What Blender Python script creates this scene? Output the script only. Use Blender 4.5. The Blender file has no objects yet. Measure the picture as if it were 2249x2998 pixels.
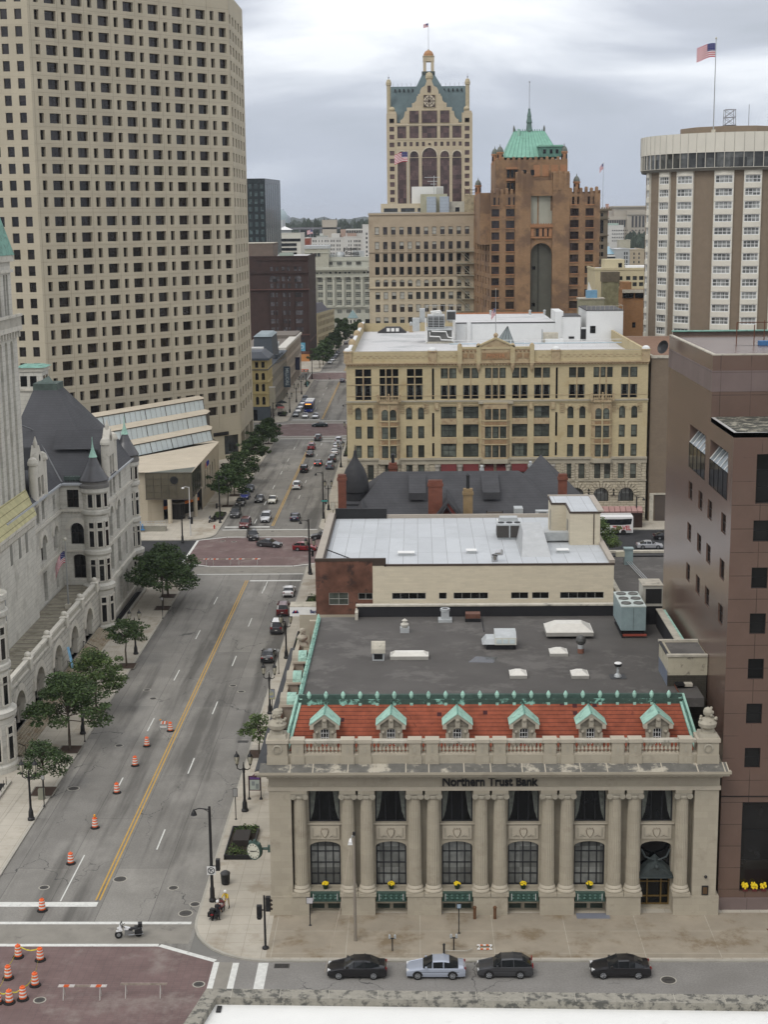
import bpy,math,random
from mathutils import Vector,Matrix
R=math.radians
PI=math.pi
rnd=random.Random(11)
S=bpy.context.scene
COL=S.collection
# ---------------- camera, world, sun, exposure ----------------
CAMZ=58.0
pitch,yaw,roll=R(11.15),R(-1.32),R(-0.62)
fw=Vector((math.sin(yaw)*math.cos(pitch),math.cos(yaw)*math.cos(pitch),-math.sin(pitch)))
rt=Vector((math.cos(yaw),-math.sin(yaw),0))
up=rt.cross(fw)
r2=rt*math.cos(roll)+up*math.sin(roll)
u2=-rt*math.sin(roll)+up*math.cos(roll)
cd=bpy.data.cameras.new('camera')
cam=bpy.data.objects.new('camera',cd)
COL.objects.link(cam)
cd.sensor_fit='VERTICAL'
cd.sensor_height=36
cd.lens=4350/2998*36
cd.clip_start=0.5
cd.clip_end=30000
cam.matrix_world=Matrix(((r2.x,u2.x,-fw.x,0),(r2.y,u2.y,-fw.y,0),(r2.z,u2.z,-fw.z,CAMZ),(0,0,0,1)))
S.camera=cam
def proj(p):
 v=Vector(p)-Vector((0,0,CAMZ))
 d=v.dot(fw)
 if d<1:return None
 return(v.dot(r2)/d*4350,-v.dot(u2)/d*4350,d)
SUN_EL,SUN_AZ=52,215
w=bpy.data.worlds.new("World");S.world=w;w.use_nodes=True
nt=w.node_tree;N=nt.nodes;L=nt.links;N.clear()
out=N.new('ShaderNodeOutputWorld')
sky=N.new('ShaderNodeTexSky');sky.sky_type='NISHITA';sky.sun_disc=False
sky.sun_elevation=R(SUN_EL);sky.sun_rotation=R(SUN_AZ);sky.air_density=1.2;sky.dust_density=3
bg1=N.new('ShaderNodeBackground');bg1.inputs[1].default_value=0.06
L.new(sky.outputs[0],bg1.inputs[0])
tc=N.new('ShaderNodeTexCoord');mp=N.new('ShaderNodeMapping')
mp.inputs['Scale'].default_value=(1.8,1.8,6.0)
mp.inputs['Location'].default_value=(1.3,0.2,0.33)
L.new(tc.outputs['Generated'],mp.inputs[0])
nz=N.new('ShaderNodeTexNoise');nz.inputs['Scale'].default_value=2.6;nz.inputs['Detail'].default_value=7;nz.inputs['Roughness'].default_value=.5
nz.inputs['Distortion'].default_value=.35
L.new(mp.outputs[0],nz.inputs[0])
cr=N.new('ShaderNodeValToRGB');L.new(nz.outputs[0],cr.inputs[0])
e=cr.color_ramp.elements
e[0].position=.36;e[0].color=(.42,.43,.46,1)
e[1].position=.62;e[1].color=(1.2,1.2,1.2,1)
x=e.new(.45);x.color=(.55,.56,.61,1)
x=e.new(.53);x.color=(.86,.87,.90,1)
sp=N.new('ShaderNodeSeparateXYZ');L.new(tc.outputs['Generated'],sp.inputs[0])
mr=N.new('ShaderNodeMapRange');mr.inputs[1].default_value=-.02;mr.inputs[2].default_value=.22
mr.inputs[3].default_value=.0;mr.inputs[4].default_value=1.0
L.new(sp.outputs[2],mr.inputs[0])
hz=N.new('ShaderNodeMix');hz.data_type='RGBA'
L.new(mr.outputs[0],hz.inputs[0]);hz.inputs[6].default_value=(.44,.50,.60,1)
L.new(cr.outputs[0],hz.inputs[7])
gm=N.new('ShaderNodeMapRange');gm.inputs[1].default_value=-.05;gm.inputs[2].default_value=.30;gm.inputs[3].default_value=.92;gm.inputs[4].default_value=1.12
L.new(sp.outputs[2],gm.inputs[0])
bg2=N.new('ShaderNodeBackground');L.new(hz.outputs[2],bg2.inputs[0]);L.new(gm.outputs[0],bg2.inputs[1])
ms=N.new('ShaderNodeMixShader');ms.inputs[0].default_value=.88
L.new(bg1.outputs[0],ms.inputs[1]);L.new(bg2.outputs[0],ms.inputs[2]);L.new(ms.outputs[0],out.inputs[0])
sl=bpy.data.lights.new('sun','SUN');sl.energy=0.9;sl.angle=R(25);sl.color=(1,.965,.91)
so=bpy.data.objects.new('sun',sl);COL.objects.link(so)
az=R(SUN_AZ)
sd=Vector((math.sin(az)*math.cos(R(SUN_EL)),math.cos(az)*math.cos(R(SUN_EL)),math.sin(R(SUN_EL))))
so.rotation_euler=sd.to_track_quat('Z','Y').to_euler()
so.location=(0,0,300)
S.view_settings.view_transform='Standard';S.view_settings.look='None'
S.view_settings.gamma=1;S.view_settings.exposure=0.38
try:
 S.cycles.max_bounces=5;S.cycles.diffuse_bounces=2;S.cycles.glossy_bounces=2
 S.cycles.volume_bounces=0;S.cycles.transparent_max_bounces=4
 S.cycles.use_denoising=True
except Exception:pass
# ---------------- materials ----------------
MATS={}
def mat(name,col,rough=.85,var=.12,scale=.6,col2=None,spec=.3,metal=0,pat=None,emit=None,bump=0,stain=None,coat=0):
 """pat: ('brick', width, height, mortar_colour, mortar_size) laid on world position, (x+y, z)
       or ('slab', ...) the same on (x, y).   stain: (colour, scale, low, high) wear with a shape of its own"""
 if name in MATS:return MATS[name]
 m=bpy.data.materials.new(name);m.use_nodes=True
 nt=m.node_tree;N=nt.nodes;L=nt.links
 b=N['Principled BSDF']
 b.inputs['Roughness'].default_value=rough;b.inputs['Metallic'].default_value=metal
 b.inputs['Specular IOR Level'].default_value=spec
 if coat:b.inputs['Coat Weight'].default_value=coat;b.inputs['Coat Roughness'].default_value=.05
 geo=N.new('ShaderNodeNewGeometry')
 n1=N.new('ShaderNodeTexNoise');n1.inputs['Scale'].default_value=scale;n1.inputs['Detail'].default_value=5;n1.inputs['Roughness'].default_value=.62
 L.new(geo.outputs['Position'],n1.inputs['Vector'])
 mx=N.new('ShaderNodeMix');mx.data_type='RGBA'
 c=Vector(col[:3])
 lo=tuple(c*(1-var))+(1,);hi=tuple(c*(1+var))+(1,)
 if col2:lo=(*col,1);hi=(*col2,1)
 mx.inputs[6].default_value=lo;mx.inputs[7].default_value=hi
 mr=N.new('ShaderNodeMapRange');mr.inputs[1].default_value=.3;mr.inputs[2].default_value=.7
 L.new(n1.outputs[0],mr.inputs[0]);L.new(mr.outputs[0],mx.inputs[0])
 res=mx.outputs[2]
 if pat:
  sx=N.new('ShaderNodeSeparateXYZ');L.new(geo.outputs['Position'],sx.inputs[0])
  cb=N.new('ShaderNodeCombineXYZ')
  if pat[0]=='brick':
   ad=N.new('ShaderNodeMath');ad.operation='ADD'
   L.new(sx.outputs[0],ad.inputs[0]);L.new(sx.outputs[1],ad.inputs[1])
   L.new(ad.outputs[0],cb.inputs[0]);L.new(sx.outputs[2],cb.inputs[1])
  else:
   L.new(sx.outputs[0],cb.inputs[0]);L.new(sx.outputs[1],cb.inputs[1])
  bt=N.new('ShaderNodeTexBrick');L.new(cb.outputs[0],bt.inputs[0])
  bt.inputs['Scale'].default_value=1;bt.inputs['Brick Width'].default_value=pat[1];bt.inputs['Row Height'].default_value=pat[2]
  bt.inputs['Mortar Size'].default_value=pat[4];bt.inputs['Mortar Smooth'].default_value=.3
  bt.offset=.5 if pat[0]=='brick' and len(pat)<6 else 0
  tint=N.new('ShaderNodeMix');tint.data_type='RGBA';tint.blend_type='MULTIPLY';tint.inputs[0].default_value=1
  bt.inputs['Color1'].default_value=(.95,.95,.95,1);bt.inputs['Color2'].default_value=(1.04,1.04,1.04,1)
  mc=[pat[3][i]/max(c[i],.001)for i in range(3)]+[1]
  bt.inputs['Mortar'].default_value=mc
  L.new(res,tint.inputs[6]);L.new(bt.outputs[0],tint.inputs[7]);res=tint.outputs[2]
  if bump:
   bp=N.new('ShaderNodeBump');bp.inputs['Strength'].default_value=bump;bp.inputs['Distance'].default_value=.05;bp.invert=True
   L.new(bt.outputs['Fac'],bp.inputs['Height']);L.new(bp.outputs[0],b.inputs['Normal'])
 elif bump:
  n3=N.new('ShaderNodeTexNoise');n3.inputs['Scale'].default_value=3;n3.inputs['Detail'].default_value=6
  L.new(geo.outputs['Position'],n3.inputs['Vector'])
  bp=N.new('ShaderNodeBump');bp.inputs['Strength'].default_value=bump;bp.inputs['Distance'].default_value=.15
  L.new(n3.outputs[0],bp.inputs['Height']);L.new(bp.outputs[0],b.inputs['Normal'])
 if stain:
  n2=N.new('ShaderNodeTexNoise');n2.inputs['Scale'].default_value=stain[1];n2.inputs['Detail'].default_value=8;n2.inputs['Roughness'].default_value=.7
  L.new(geo.outputs['Position'],n2.inputs['Vector'])
  m2=N.new('ShaderNodeMapRange');m2.inputs[1].default_value=stain[2];m2.inputs[2].default_value=stain[3];m2.interpolation_type='SMOOTHSTEP'
  L.new(n2.outputs[0],m2.inputs[0])
  m3=N.new('ShaderNodeMix');m3.data_type='RGBA';L.new(m2.outputs[0],m3.inputs[0])
  L.new(res,m3.inputs[6]);m3.inputs[7].default_value=(*stain[0],1);res=m3.outputs[2]
 L.new(res,b.inputs['Base Color'])
 if emit:b.inputs['Emission Color'].default_value=(*emit[:3],1);b.inputs['Emission Strength'].default_value=emit[3]
 MATS[name]=m
 return m
def glass(name,col=(.014,.016,.018),rough=.06,lo=.4,hi=2.4,spec=.5):
 """window glass: dark room behind, each pane a little different"""
 if name in MATS:return MATS[name]
 m=bpy.data.materials.new(name);m.use_nodes=True
 nt=m.node_tree;N=nt.nodes;L=nt.links;b=N['Principled BSDF']
 b.inputs['Roughness'].default_value=rough;b.inputs['Specular IOR Level'].default_value=spec
 geo=N.new('ShaderNodeNewGeometry')
 sn=N.new('ShaderNodeVectorMath');sn.operation='SNAP';sn.inputs[1].default_value=(1.7,1.7,1.9)
 L.new(geo.outputs['Position'],sn.inputs[0])
 wn=N.new('ShaderNodeTexWhiteNoise');L.new(sn.outputs[0],wn.inputs[0])
 n1=N.new('ShaderNodeTexNoise');n1.inputs['Scale'].default_value=1.3;n1.inputs['Detail'].default_value=2
 L.new(geo.outputs['Position'],n1.inputs[0])
 a=N.new('ShaderNodeMath');a.operation='MULTIPLY';L.new(wn.outputs[0],a.inputs[0]);L.new(n1.outputs[0],a.inputs[1])
 mr=N.new('ShaderNodeMapRange');mr.inputs[3].default_value=lo;mr.inputs[4].default_value=hi*1.6;L.new(a.outputs[0],mr.inputs[0])
 mx=N.new('ShaderNodeVectorMath');mx.operation='SCALE';mx.inputs[0].default_value=col;L.new(mr.outputs[0],mx.inputs['Scale'])
 L.new(mx.outputs[0],b.inputs['Base Color'])
 MATS[name]=m
 return m
class MB:
 def __init__(s):s.v=[];s.f=[];s.m=[];s.mats=[];s.sm=[]
 def mi(s,m):
  if m not in s.mats:s.mats.append(m)
  return s.mats.index(m)
 def face(s,pts,m,smooth=False):
  n=len(s.v);s.v+=[tuple(p)for p in pts];s.f.append(tuple(range(n,n+len(pts))));s.m.append(s.mi(m));s.sm.append(smooth)
 def raw(s,vs,fs,m,smooth=False):
  n=len(s.v);s.v+=[tuple(p)for p in vs];k=s.mi(m)
  for f in fs:s.f.append(tuple(i+n for i in f));s.m.append(k);s.sm.append(smooth)
 def box(s,x0,y0,z0,x1,y1,z1,m,T=None):
  v=[(x0,y0,z0),(x1,y0,z0),(x1,y1,z0),(x0,y1,z0),(x0,y0,z1),(x1,y0,z1),(x1,y1,z1),(x0,y1,z1)]
  if T:v=[T@Vector(p)for p in v]
  s.raw(v,[(0,3,2,1),(4,5,6,7),(0,1,5,4),(1,2,6,5),(2,3,7,6),(3,0,4,7)],m)
 def frust(s,x0,y0,z0,x1,y1,z1,tx0,ty0,tx1,ty1,m):
  v=[(x0,y0,z0),(x1,y0,z0),(x1,y1,z0),(x0,y1,z0),(tx0,ty0,z1),(tx1,ty0,z1),(tx1,ty1,z1),(tx0,ty1,z1)]
  s.raw(v,[(0,3,2,1),(4,5,6,7),(0,1,5,4),(1,2,6,5),(2,3,7,6),(3,0,4,7)],m)
 def prism(s,poly,z0,z1,m,mtop=None,bottom=False):
  """poly counter-clockwise seen from above"""
  n=len(poly)
  for i in range(n):
   a=poly[i];b=poly[(i+1)%n]
   s.face([(a[0],a[1],z0),(b[0],b[1],z0),(b[0],b[1],z1),(a[0],a[1],z1)],m)
  s.face([(p[0],p[1],z1)for p in poly],mtop or m)
  if bottom:s.face([(p[0],p[1],z0)for p in reversed(poly)],m)
 def lathe(s,cx,cy,prof,m,n=16,smooth=True,a0=0,a1=2*PI,cap=False,axis='z',rot=0):
  """prof: [(radius, z)...] bottom to top; a list entry may hold a material as third item for the ring above it"""
  full=abs(a1-a0-2*PI)<1e-6
  k=n if full else n+1
  rings=[]
  for p in prof:
   ring=[]
   for i in range(k):
    a=a0+(a1-a0)*i/n+rot
    ring.append((cx+p[0]*math.cos(a),cy+p[0]*math.sin(a),p[1]))
   rings.append(ring)
  for j in range(len(prof)-1):
   mm=prof[j][2]if len(prof[j])>2 else m
   vs=rings[j]+rings[j+1];fs=[]
   for i in range(n):
    i2=(i+1)%k
    fs.append((i,i2,k+i2,k+i))
   s.raw(vs,fs,mm,smooth)
  if cap and full:s.face(rings[-1],m)
 def tube(s,pts,r,m,n=6,r1=None,smooth=True):
  pts=[Vector(p)for p in pts];r1=r if r1 is None else r1
  rings=[]
  for i,p in enumerate(pts):
   d=(pts[min(i+1,len(pts)-1)]-pts[max(i-1,0)]).normalized()
   a=Vector((0,0,1))if abs(d.z)<.9 else Vector((1,0,0))
   u=d.cross(a).normalized();v=d.cross(u)
   rr=r+(r1-r)*i/max(1,len(pts)-1)
   rings.append([p+(u*math.cos(2*PI*k/n)+v*math.sin(2*PI*k/n))*rr for k in range(n)])
  for j in range(len(pts)-1):
   s.raw(rings[j]+rings[j+1],[(k,n+k,n+(k+1)%n,(k+1)%n)for k in range(n)],m,smooth)
  s.face(list(reversed(rings[0])),m);s.face(rings[-1],m)
 def ball(s,c,r,m,n=10,sz=1,half=False):
  k=6;prof=[]
  for j in range((k//2 if half else 0),k+1):
   a=-PI/2+PI*j/k
   prof.append((max(.001,r*math.cos(a)),c[2]+r*sz*math.sin(a)))
  s.lathe(c[0],c[1],prof,m,n)
 def add(s,o,T=None):
  n=len(s.v);s.v+=[tuple(T@Vector(p))for p in o.v]if T else o.v
  km=[s.mi(m)for m in o.mats]
  for f,m,sm in zip(o.f,o.m,o.sm):s.f.append(tuple(i+n for i in f));s.m.append(km[m]);s.sm.append(sm)
 def mesh(s,name,off=(0,0,0)):
  me=bpy.data.meshes.new(name)
  me.from_pydata([(v[0]-off[0],v[1]-off[1],v[2]-off[2])for v in s.v],[],s.f)
  for m in s.mats:me.materials.append(m)
  me.polygons.foreach_set('material_index',s.m);me.polygons.foreach_set('use_smooth',s.sm)
  me.update();return me
 def build(s,name,parent=None,label=None,kind=None,local=False):
  off=(0,0,0)
  if parent is not None and not local:
   p=parent;off=Vector((0,0,0))
   while p is not None:off=off+p.location;p=p.parent
  o=bpy.data.objects.new(name,s.mesh(name,off));COL.objects.link(o)
  if parent is not None:o.parent=parent
  if label:o['label']=label
  if kind:o['kind']=kind
  return o
def tag(o,label,cat,group=None,kind=None):
 o['label']=label;o['category']=cat
 if group:o['group']=group
 if kind:o['kind']=kind
 return o
def thing(name,label,cat,loc=(0,0,0),rz=0,group=None):
 o=bpy.data.objects.new(name,None);COL.objects.link(o);o.empty_display_size=.3
 o.location=loc;o.rotation_euler=(0,0,rz)
 return tag(o,label,cat,group)
def solo(mb,name,label,cat,loc=(0,0,0),group=None,rz=0,local=False):
 """a thing that is one mesh"""
 me=mb.mesh(name,(0,0,0)if local else loc)
 o=bpy.data.objects.new(name,me);COL.objects.link(o);o.location=loc;o.rotation_euler=(0,0,rz)
 return tag(o,label,cat,group)
def dup(root,loc,rz=0,label=None,group=None,name=None,scale=None):
 kids={}
 for o in root.children_recursive:kids.setdefault(o.parent,[]).append(o)
 def cp(o,par):
  c=o.copy();COL.objects.link(c);c.parent=par
  for ch in kids.get(o,[]):cp(ch,c)
  return c
 r=cp(root,None);r.location=loc;r.rotation_euler=(0,0,rz)
 if label:r['label']=label
 if group:r['group']=group
 if scale:r.scale=scale
 return r
def structure(mb,name):
 o=bpy.data.objects.new(name,mb.mesh(name));COL.objects.link(o);o['kind']='structure';return o
WM={}
G_DARK=glass('window_glass')
G_WARM=glass('bronze_glass',(.030,.020,.018),.1)
G_GREY=glass('grey_glass',(.03,.034,.036),.08)
G_BLACK=glass('black_glass',(.006,.007,.008),.1,.5,1.3,.3)
BLIND=mat('window_blind',(.42,.42,.38),.9,.1,2)
CURT=mat('net_curtain',(.16,.17,.15),.9,.35,3)
STY={}
def style(key,frame,gl=None,nx=1,ny=1,t=.07,d=.05,blind=0,curt=0,side=0):STY[key]=(frame,gl or G_DARK,nx,ny,t,d,blind,curt,side)
def win_mb(w,h,key,arch=False,var=0):
 frame,gl,nx,ny,t,d,blind,curt,side=STY[key]
 b=MB()
 b.face([(0,0,0),(w,0,0),(w,0,h),(0,0,h)],gl)
 q=-d
 b.box(0,q,0,t,0,h,frame);b.box(w-t,q,0,w,0,h,frame)
 b.box(t,q,0,w-t,0,t,frame);b.box(t,q,h-t,w-t,0,h,frame)
 tt=t*.7
 for i in range(1,nx):x=w*i/nx;b.box(x-tt/2,q*.8,t,x+tt/2,0,h-t,frame)
 for i in range(1,ny):z=h*i/ny;b.box(t,q*.6,z-tt/2,w-t,0,z+tt/2,frame)
 if blind and var:
  f=(0,.35,.55,.95)[var]
  b.face([(t,-.01,h-f*(h-t)),(w-t,-.01,h-f*(h-t)),(w-t,-.01,h-t),(t,-.01,h-t)],BLIND if blind==1 else CURT)
 if curt and var!=3:
  b.face([(t,-.01,t),(w-t,-.01,t),(w-t,-.01,h-t),(t,-.01,h-t)],CURT)
 if side:
  for a,c in((t,w*.24),(w-t,w*.76)):
   b.face([(a,-.01,h-t),(c,-.01,h-t),(c+(a-c)*.5,-.01,h*.3),(a,-.01,t)]if a<c else[(c,-.01,h-t),(a,-.01,h-t),(a,-.01,t),(c+(a-c)*.5,-.01,h*.3)],BLIND if side==2 else CURT)
 return b
def facade(mb,wins,O,u,W,H,ops,m,depth=.25,sill=None,jamb=None):
 """wall with real openings. O bottom-left seen from outside, u unit vector to the right, ops (u0,v0,u1,v1,style[,arch[,depth]])"""
 O=Vector(O);u=Vector(u).normalized();Z=Vector((0,0,1));n=u.cross(Z)
 P=lambda a,b,c=0:O+u*a+Z*b-n*c
 ops=[o for o in ops if o[2]>0 and o[0]<W]
 us=sorted({0,W}|{round(max(0,min(W,c)),3)for o in ops for c in(o[0],o[2])})
 vs=sorted({0,H}|{round(max(0,min(H,c)),3)for o in ops for c in(o[1],o[3])})
 for j in range(len(vs)-1):
  v0,v1=vs[j],vs[j+1];vm=(v0+v1)/2
  row=[o for o in ops if o[1]<vm<o[3]];st=None
  for i in range(len(us)-1):
   um=(us[i]+us[i+1])/2
   solid=not any(o[0]<um<o[2]for o in row)
   if solid and st is None:st=us[i]
   if not solid and st is not None:mb.face([P(st,v0),P(us[i],v0),P(us[i],v1),P(st,v1)],m);st=None
  if st is not None:mb.face([P(st,v0),P(W,v0),P(W,v1),P(st,v1)],m)
 for o in ops:
  u0,v0,u1,v1,key=o[:5];arch=o[5]if len(o)>5 else 0;d=o[6]if len(o)>6 else depth
  jm=jamb or m
  mb.face([P(u0,v0),P(u0,v0,d),P(u0,v1,d),P(u0,v1)],jm)
  mb.face([P(u1,v0,d),P(u1,v0),P(u1,v1),P(u1,v1,d)],jm)
  mb.face([P(u0,v0),P(u1,v0),P(u1,v0,d),P(u0,v0,d)],sill or jm)
  if arch:
   hw=(u1-u0)/2;rise=hw if arch==1 else hw*arch;vc=v1-rise;um=(u0+u1)/2;K=8
   pts=[(um-hw*math.cos(PI*i/(2*K)*2),vc+rise*math.sin(PI*i/(2*K)*2))for i in range(K+1)]
   L_=pts[:K//2+1];R_=pts[K//2:]
   mb.face([P(u0,v1)]+[P(*p)for p in L_][:1]+[P(*p)for p in L_[1:]],m)
   mb.face([P(u1,v1)]+[P(*p)for p in R_],m)
   for a,c in zip(pts[:-1],pts[1:]):mb.face([P(*a),P(*c),P(*c,d),P(*a,d)],jm)
  else:
   mb.face([P(u0,v1,d),P(u1,v1,d),P(u1,v1),P(u0,v1)],jm)
  if key:wins.append((u1-u0,v1-v0,key,P(u0,v0,d),math.atan2(u.y,u.x)))
def put_windows(root,wins,name='window',cap=90):
 off=root.location
 sc=[]
 for i,(w_,h_,key,p,rz)in enumerate(wins):
  q=proj(p+Vector((math.cos(rz)*w_/2,math.sin(rz)*w_/2,h_/2)))
  a=0
  if q:
   nrm=Vector((math.sin(rz),-math.cos(rz),0));view=(Vector((0,0,CAMZ))-p).normalized()
   a=w_*h_/q[2]**2*max(.01,nrm.dot(view))
   if abs(q[0])>1124 or abs(q[1])>1500:a*=.001
  sc.append((-a,i))
 sc.sort();rest=MB();anyrest=False
 for k,(a,i)in enumerate(sc):
  w_,h_,key,p,rz=wins[i]
  var=rnd.choice((0,0,1,2,3));kk=(round(w_,2),round(h_,2),key,var)
  if kk not in WM:
   mbw=win_mb(w_,h_,key,False,var);WM[kk]=[mbw,None]
  if k<cap:
   if WM[kk][1]is None:WM[kk][1]=WM[kk][0].mesh(name)
   o=bpy.data.objects.new(name,WM[kk][1]);COL.objects.link(o);o.parent=root
   o.location=p-off;o.rotation_euler=(0,0,rz)
  else:
   rest.add(WM[kk][0],Matrix.Translation(p)@Matrix.Rotation(rz,4,'Z'));anyrest=True
 if anyrest:rest.build(name,root,kind='stuff')
def band(mb,O,u,W,z0,z1,out,m,back=.002):
 """a course standing proud of a wall"""
 O=Vector(O);u=Vector(u).normalized();n=u.cross(Vector((0,0,1)))
 T=Matrix(((u.x,-n.x,0,O.x),(u.y,-n.y,0,O.y),(0,0,1,O.z),(0,0,0,1)))
 mb.box(0,-out,z0,W,back,z1,m,T)
FONTM=None
def text_mb(s,size,m,T,depth=.05,bold=False,sx=1):
 """lettering as solid mesh"""
 cu=bpy.data.curves.new('t','FONT');cu.body=s;cu.size=size;cu.extrude=depth;cu.align_x='CENTER';cu.align_y='CENTER'
 if bold:cu.offset=size*.022
 o=bpy.data.objects.new('t',cu);COL.objects.link(o)
 me=bpy.data.meshes.new_from_object(o)
 b=MB();b.raw([T@Vector((v.co.x*sx,v.co.y,v.co.z))for v in me.vertices],[tuple(p.vertices)for p in me.polygons],m)
 bpy.data.objects.remove(o);bpy.data.curves.remove(cu);bpy.data.meshes.remove(me)
 return b
def facing(O,u):
 u=Vector(u).normalized();n=u.cross(Vector((0,0,1)))
 return Matrix(((u.x,0,n.x,O[0]),(u.y,0,n.y,O[1]),(0,1,0,O[2]),(0,0,0,1)))
STONE=mat('limestone',(.375,.335,.26),.9,.08,.5,pat=('brick',1.3,.55,(.32,.285,.22),.008),stain=((.30,.265,.205),.5,.52,.70))
STONE_D=mat('weathered_limestone',(.42,.38,.31),.9,.16,.9,stain=((.15,.14,.12),.55,.50,.62))
BLACKM=mat('black_iron',(.012,.012,.013),.5,.2,3,spec=.4)
VERD=mat('verdigris_copper',(.17,.33,.27),.7,.25,1.2,stain=((.08,.13,.11),1.5,.52,.66))
VERD_L=mat('pale_verdigris',(.33,.53,.44),.7,.12,1.2,stain=((.22,.36,.30),1.6,.5,.62))
WHITE=mat('white_paint',(.72,.72,.70),.7,.05,1)
GALV=mat('galvanised_steel',(.46,.48,.48),.45,.12,1.5,metal=.3)
CONC=mat('concrete',(.42,.385,.32),.95,.10,.35,pat=('slab',1.6,1.6,(.27,.245,.20),.02),stain=((.30,.26,.20),.16,.50,.66))
# ---------------- ground, roads, pavements, markings ----------------
def road_mat(name,c0,c1,crack=True,lanes=True):
 m=bpy.data.materials.new(name);m.use_nodes=True
 nt=m.node_tree;N=nt.nodes;L=nt.links;b=N['Principled BSDF'];b.inputs['Roughness'].default_value=.9;b.inputs['Specular IOR Level'].default_value=.25
 geo=N.new('ShaderNodeNewGeometry')
 def noise(scale,detail,sc=(1,1,1),rough=.6):
  mp=N.new('ShaderNodeMapping');mp.inputs['Scale'].default_value=sc;L.new(geo.outputs['Position'],mp.inputs[0])
  n=N.new('ShaderNodeTexNoise');n.inputs['Scale'].default_value=scale;n.inputs['Detail'].default_value=detail;n.inputs['Roughness'].default_value=rough
  L.new(mp.outputs[0],n.inputs[0]);return n.outputs[0]
 def rng(s,a,c,lo=0,hi=1):
  r=N.new('ShaderNodeMapRange');r.inputs[1].default_value=a;r.inputs[2].default_value=c;r.inputs[3].default_value=lo;r.inputs[4].default_value=hi;r.interpolation_type='SMOOTHSTEP'
  L.new(s,r.inputs[0]);return r.outputs[0]
 def mix(f,a,c,mode='MIX'):
  x=N.new('ShaderNodeMix');x.data_type='RGBA';x.blend_type=mode
  if isinstance(f,float):x.inputs[0].default_value=f
  else:L.new(f,x.inputs[0])
  for i,v in((6,a),(7,c)):
   if isinstance(v,tuple):x.inputs[i].default_value=v
   else:L.new(v,x.inputs[i])
  return x.outputs[2]
 r=mix(rng(noise(.25,8),.32,.68),(*c0,1),(*c1,1))
 r=mix(rng(noise(6,4),.3,.7,0,.5),r,tuple(c*.72 for c in c0)+(1,))
 if lanes:
  r=mix(rng(noise(1.0,5,(.42,.022,1)),.47,.66,0,.75),r,tuple(c*.42 for c in c0)+(1,))
  r=mix(rng(noise(1.0,6,(.13,.05,1)),.52,.7,0,.55),r,tuple(min(1,c*1.35)for c in c1)+(1,))
  bt=N.new('ShaderNodeTexBrick');mp=N.new('ShaderNodeMapping');mp.inputs['Scale'].default_value=(1,1,1);mp.inputs['Rotation'].default_value=(0,0,R(90));L.new(geo.outputs['Position'],mp.inputs[0]);L.new(mp.outputs[0],bt.inputs[0])
  bt.inputs['Scale'].default_value=1;bt.inputs['Brick Width'].default_value=23;bt.inputs['Row Height'].default_value=4.6;bt.inputs['Mortar Size'].default_value=.03
  bt.inputs['Color1'].default_value=(.86,.86,.86,1);bt.inputs['Color2'].default_value=(1.1,1.1,1.09,1);bt.inputs['Mortar'].default_value=(.55,.55,.55,1)
  r=mix(1.0,r,bt.outputs[0],'MULTIPLY')
 if crack:
  vo=N.new('ShaderNodeTexVoronoi');vo.feature='DISTANCE_TO_EDGE';vo.inputs['Scale'].default_value=.13
  mp=N.new('ShaderNodeMapping');mp.inputs['Scale'].default_value=(1.3,.5,1)
  nn=N.new('ShaderNodeTexNoise');nn.inputs['Scale'].default_value=.6;nn.inputs['Detail'].default_value=6;L.new(geo.outputs['Position'],nn.inputs[0])
  ad=N.new('ShaderNodeVectorMath');ad.operation='MULTIPLY_ADD';ad.inputs[1].default_value=(3,3,0);L.new(nn.outputs['Color'],ad.inputs[0]);L.new(geo.outputs['Position'],ad.inputs[2])
  L.new(ad.outputs[0],mp.inputs[0]);L.new(mp.outputs[0],vo.inputs[0])
  line=rng(vo.outputs['Distance'],.0,.007,1,0)
  mk=rng(noise(.07,3),.46,.56)
  mm=N.new('ShaderNodeMath');mm.operation='MULTIPLY';L.new(line,mm.inputs[0]);L.new(mk,mm.inputs[1])
  r=mix(mm.outputs[0],r,(.05,.05,.048,1))
 L.new(r,b.inputs['Base Color']);MATS[name]=m;return m
ROAD=road_mat('street_concrete',(.205,.195,.176),(.26,.248,.224))
ROAD2=road_mat('side_street_concrete',(.21,.20,.183),(.255,.244,.225),lanes=False)
ASPH=road_mat('fresh_asphalt',(.035,.036,.038),(.05,.05,.052),lanes=False)
BRICKR=mat('brick_paving',(.155,.105,.098),.9,.18,.35,pat=('slab',.6,.3,(.12,.09,.085),.02),stain=((.23,.19,.17),.22,.50,.70))
XW=mat('crosswalk_concrete',(.23,.215,.185),.92,.12,.6,stain=((.14,.13,.115),.5,.56,.72))
CURB=mat('curb_stone',(.36,.34,.29),.9,.12,.8)
PAINT=mat('road_paint_white',(.60,.60,.56),.8,.12,2.5,stain=((.34,.33,.30),2.2,.56,.70))
YPAINT=mat('road_paint_yellow',(.50,.30,.06),.8,.12,1.5,stain=((.33,.27,.15),1.6,.56,.70))
WALK2=mat('old_pavement',(.30,.26,.20),.95,.12,.4,pat=('slab',6,3.8,(.40,.37,.30),.03),stain=((.20,.155,.10),.28,.50,.68))
g=MB();TERR=mat('terrain',(.075,.085,.06),1,.35,.006,col2=(.16,.16,.135))
g.face([(-14000,-3000,-6),(14000,-3000,-6),(14000,16000,-6),(-14000,16000,-6)],TERR)
structure(g,'ground')
g=MB();g.face([(-400,-100,-.02),(400,-100,-.02),(400,1500,-.02),(-400,1500,-.02)],mat('city_ground',(.17,.165,.15),.95,.25,.05));structure(g,'terrain')
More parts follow.
